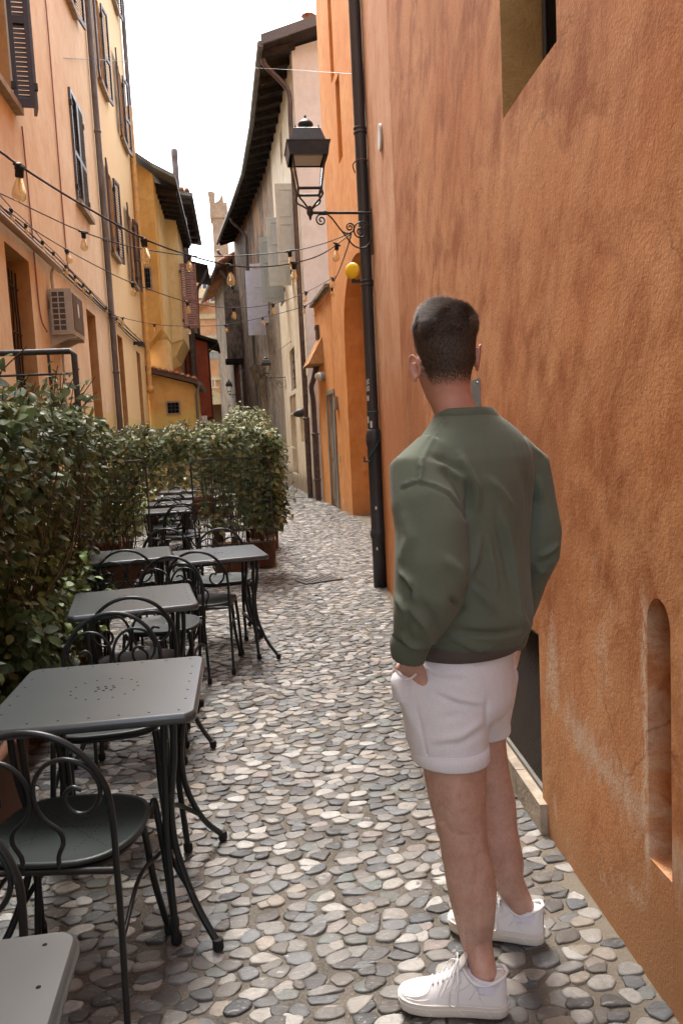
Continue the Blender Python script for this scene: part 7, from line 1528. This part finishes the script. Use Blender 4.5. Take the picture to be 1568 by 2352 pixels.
# ---- trainers
def shoe(heel, toe, leg_u, name):
    h, t_ = np.array([heel[0], heel[1], .013]), np.array([toe[0], toe[1], .013]); d = t_ - h; L = np.linalg.norm(d); d /= L; s = np.array([-d[1], d[0], 0]); k = L / .29
    def Q(x, y, z): return h + d * x * k + s * y * k + np.array([0, 0, z * k * 1.12])
    xs = np.array([0, .006, .02, .05, .09, .13, .17, .205, .235, .26, .278, .288, .29]); ws = np.array([.012, .024, .0335, .037, .0375, .0395, .044, .0475, .047, .041, .030, .015, .004])
    def out(x): return float(np.interp(x, xs, ws))
    X = np.r_[np.linspace(0, .02, 5), np.linspace(.035, .26, 14), np.linspace(.268, .29, 6)]
    def plan(gr, z): return [Q(x - gr * .5 * (x < .02) + gr * .5 * (x > .27), out(x) + gr, z) for x in X] + [Q(x - gr * .5 * (x < .02) + gr * .5 * (x > .27), -(out(x) + gr), z) for x in X[::-1]]
    def zt(x): return .030 + .006 * math.exp(-((x - .02) / .03) ** 2) + .002 * math.sin(x * 40)
    b = MB(); b.loft([plan(-.004, 0), plan(.001, .004), plan(.003, .016), plan(.0035, .024), plan(.0015, .031), plan(-.002, .033)]); so_ = b.build('sole', M_SOLE, None) if False else None
    S_ = thing_child(name); 
    b2 = MB(); b2.loft([plan(-.004, 0), plan(.001, .004), plan(.003, .016), plan(.0035, .024), plan(.0015, .031), plan(-.002, .033)])
    # upper: arched sections
    hx = [0, .006, .02, .045, .075, .10, .12, .15, .18, .21, .24, .265, .280, .287]; hz = [.085, .098, .101, .088, .084, .098, .108, .092, .077, .065, .057, .051, .044, .034]
    U = MB(); rings = []
    for x in np.r_[.001, .006, .015, np.linspace(.03, .26, 22), .268, .275, .281, .286]:
        H_ = float(np.interp(x, hx, hz)) - .028; w_ = out(x) - .0015; e = .62 if x > .11 else .5; ring = []
        tw = .92 if x < .10 else np.interp(x, [.10, .13, .22, .29], [.90, .56, .62, .8])
        for q in np.linspace(0, PI, 17):
            c_, s_ = math.cos(q), math.sin(q); yy = w_ * math.copysign(abs(c_) ** e, c_); zz = H_ * abs(s_) ** .8; nar = 1 - (1 - tw) * (zz / max(H_, 1e-6)) ** 1.6; ring.append(Q(x, yy * nar, .028 + zz))
        rings.append(ring)
    U.loft(rings, closed=False, cap=False); 
    up = U.build('shoe', M_SHOE, man)
    ORG[up.name] = ORG[man.name]; b2.build('sole', M_SOLE, up)
    # sidewall line and moulded notches on the sole
    b = MB(); pl = plan(.0040, .0235); b.tube(pl, .0011, 5, closed=True); b.tube(plan(.0026, .0325), .0016, 6, closed=True)
    for x in (.045, .115, .20):
        for sg in (1, -1): b.tube([Q(x, sg * (out(x) + .0035), .010), Q(x + .014, sg * (out(x + .014) + .004), .021)], .0014, 5)
    b.build('sole_line', M_SHOEB, up)
    # overlays: heel counter, toe cap edge, side stripes as raised seams on both sides
    def onside(x, f, sg, off=.0012):
        H_ = float(np.interp(x, hx, hz)) - .028; w_ = out(x) - .0015; q = f * PI / 2; e = .62 if x > .11 else .5; tw = .92 if x < .10 else np.interp(x, [.10, .13, .22, .29], [.90, .56, .62, .8]); zz = H_ * math.sin(q) ** .8; nar = 1 - (1 - tw) * (zz / H_) ** 1.6
        return Q(x, sg * (w_ * math.cos(q) ** e * nar + off), .028 + zz + off * .3)
    b = MB()
    for sg in (1, -1):
        for path in (((.05, .95), (.066, .6), (.075, .3), (.06, .08)), ((.105, .9), (.085, .45), (.10, .12)), ((.115, .85), (.10, .5), (.16, .18)), ((.13, .75), (.12, .45), (.165, .24)), ((.145, .72), (.14, .5), (.17, .34)), ((.16, .8), (.18, .35), (.185, .06)), ((.20, .75), (.21, .42), (.24, .30), (.272, .32)), ((.205, .2), (.235, .16), (.268, .2)), ((.022, .5), (.05, .34), (.075, .32))):
            b.tube(spline([onside(x, f, sg) for x, f in path], 4), .0010, 5)
    b.build('seam', M_SHOEB, up, kind='stuff')
    b = MB(); cr = [Q(x, y, z) for x, y, z in ((.0, 0, .102), (.012, .024, .101), (.045, .032, .086), (.078, .031, .082), (.10, .026, .096), (.116, .012, .112), (.122, 0, .116), (.116, -.012, .112), (.10, -.026, .096), (.078, -.031, .082), (.045, -.032, .086), (.012, -.024, .101))]
    P_ = spline(cr + cr[:1], 4)[:-1]; b.tube(P_, .0048, 8, closed=True); b.build('collar', M_SHOE, up)
    b = MB(); b.loft([[Q(.112 + .004 * math.sin(a) + dx, wd * math.cos(a), z + .004 * math.sin(a)) for a in np.linspace(0, 2 * PI, 12, endpoint=False)] for dx, wd, z in ((.035, .016, .088), (.018, .021, .103), (.004, .024, .120), (-.004, .022, .132), (-.006, .014, .137))]); b.build('tongue', M_SHOEB, up)
    b = MB(); b.loft([[np.array([*(Q(.057 + .044 * math.cos(a) * f, .037 * math.sin(a) * f, 0)[:2]), .013 + z * k + .006 * k * math.cos(a)]) for a in np.linspace(0, 2 * PI, 20, endpoint=False)] for f, z in ((1.0, .07), (1.0, .10), (.93, .108), (.88, .104))], cap=False); b.build('sock', M_SOCK, up)
    b = MB()
    for i in range(6):
        x = .128 + .0135 * i; f = .70 + .01 * i; a_, c_ = onside(x, f, 1, .002), onside(x + .004, f, -1, .002); m_ = (a_ + c_) / 2 + np.array([0, 0, .009 * k]); b.tube(spline([a_, (a_ * .6 + m_ * .4) + [0, 0, .002], m_, (c_ * .6 + m_ * .4) + [0, 0, .002], c_], 4), .0024, 6)
    kn = Q(.130, 0, .122)
    for sg in (1, -1):
        b.tube(spline([kn, kn + s * sg * .02 + [0, 0, .006], Q(.145, sg * .048, .085), Q(.152, sg * .052, .045), Q(.135, sg * .050, .040), Q(.128, sg * .044, .085), kn], 5), .0022, 6); b.tube(spline([kn, Q(.150, sg * .036, .098), Q(.172, sg * .050, .058)], 5), .0022, 6)
    b.lathe([(.003, -.004), (.006, 0), (.003, .004)], kn, 8, ax=s); b.build('laces', M_LACE, up)
    b = MB()
    for sg in (1, -1):
        for i in range(6): q = onside(.128 + .0135 * i, .66 + .01 * i, sg, .0022); b.lathe([(.0026, -.0004), (.0026, .0006), (.001, .0007)], q, 8, ax=s * sg + np.array([0, 0, .8]))
    b.build('eyelets', simple_cache('eyelet_grey', (.25, .25, .27), .5), up, kind='stuff')
def thing_child(n): return None
shoe(hl, tl, 0, 'l')
shoe(hr, tr_, 0, 'r')
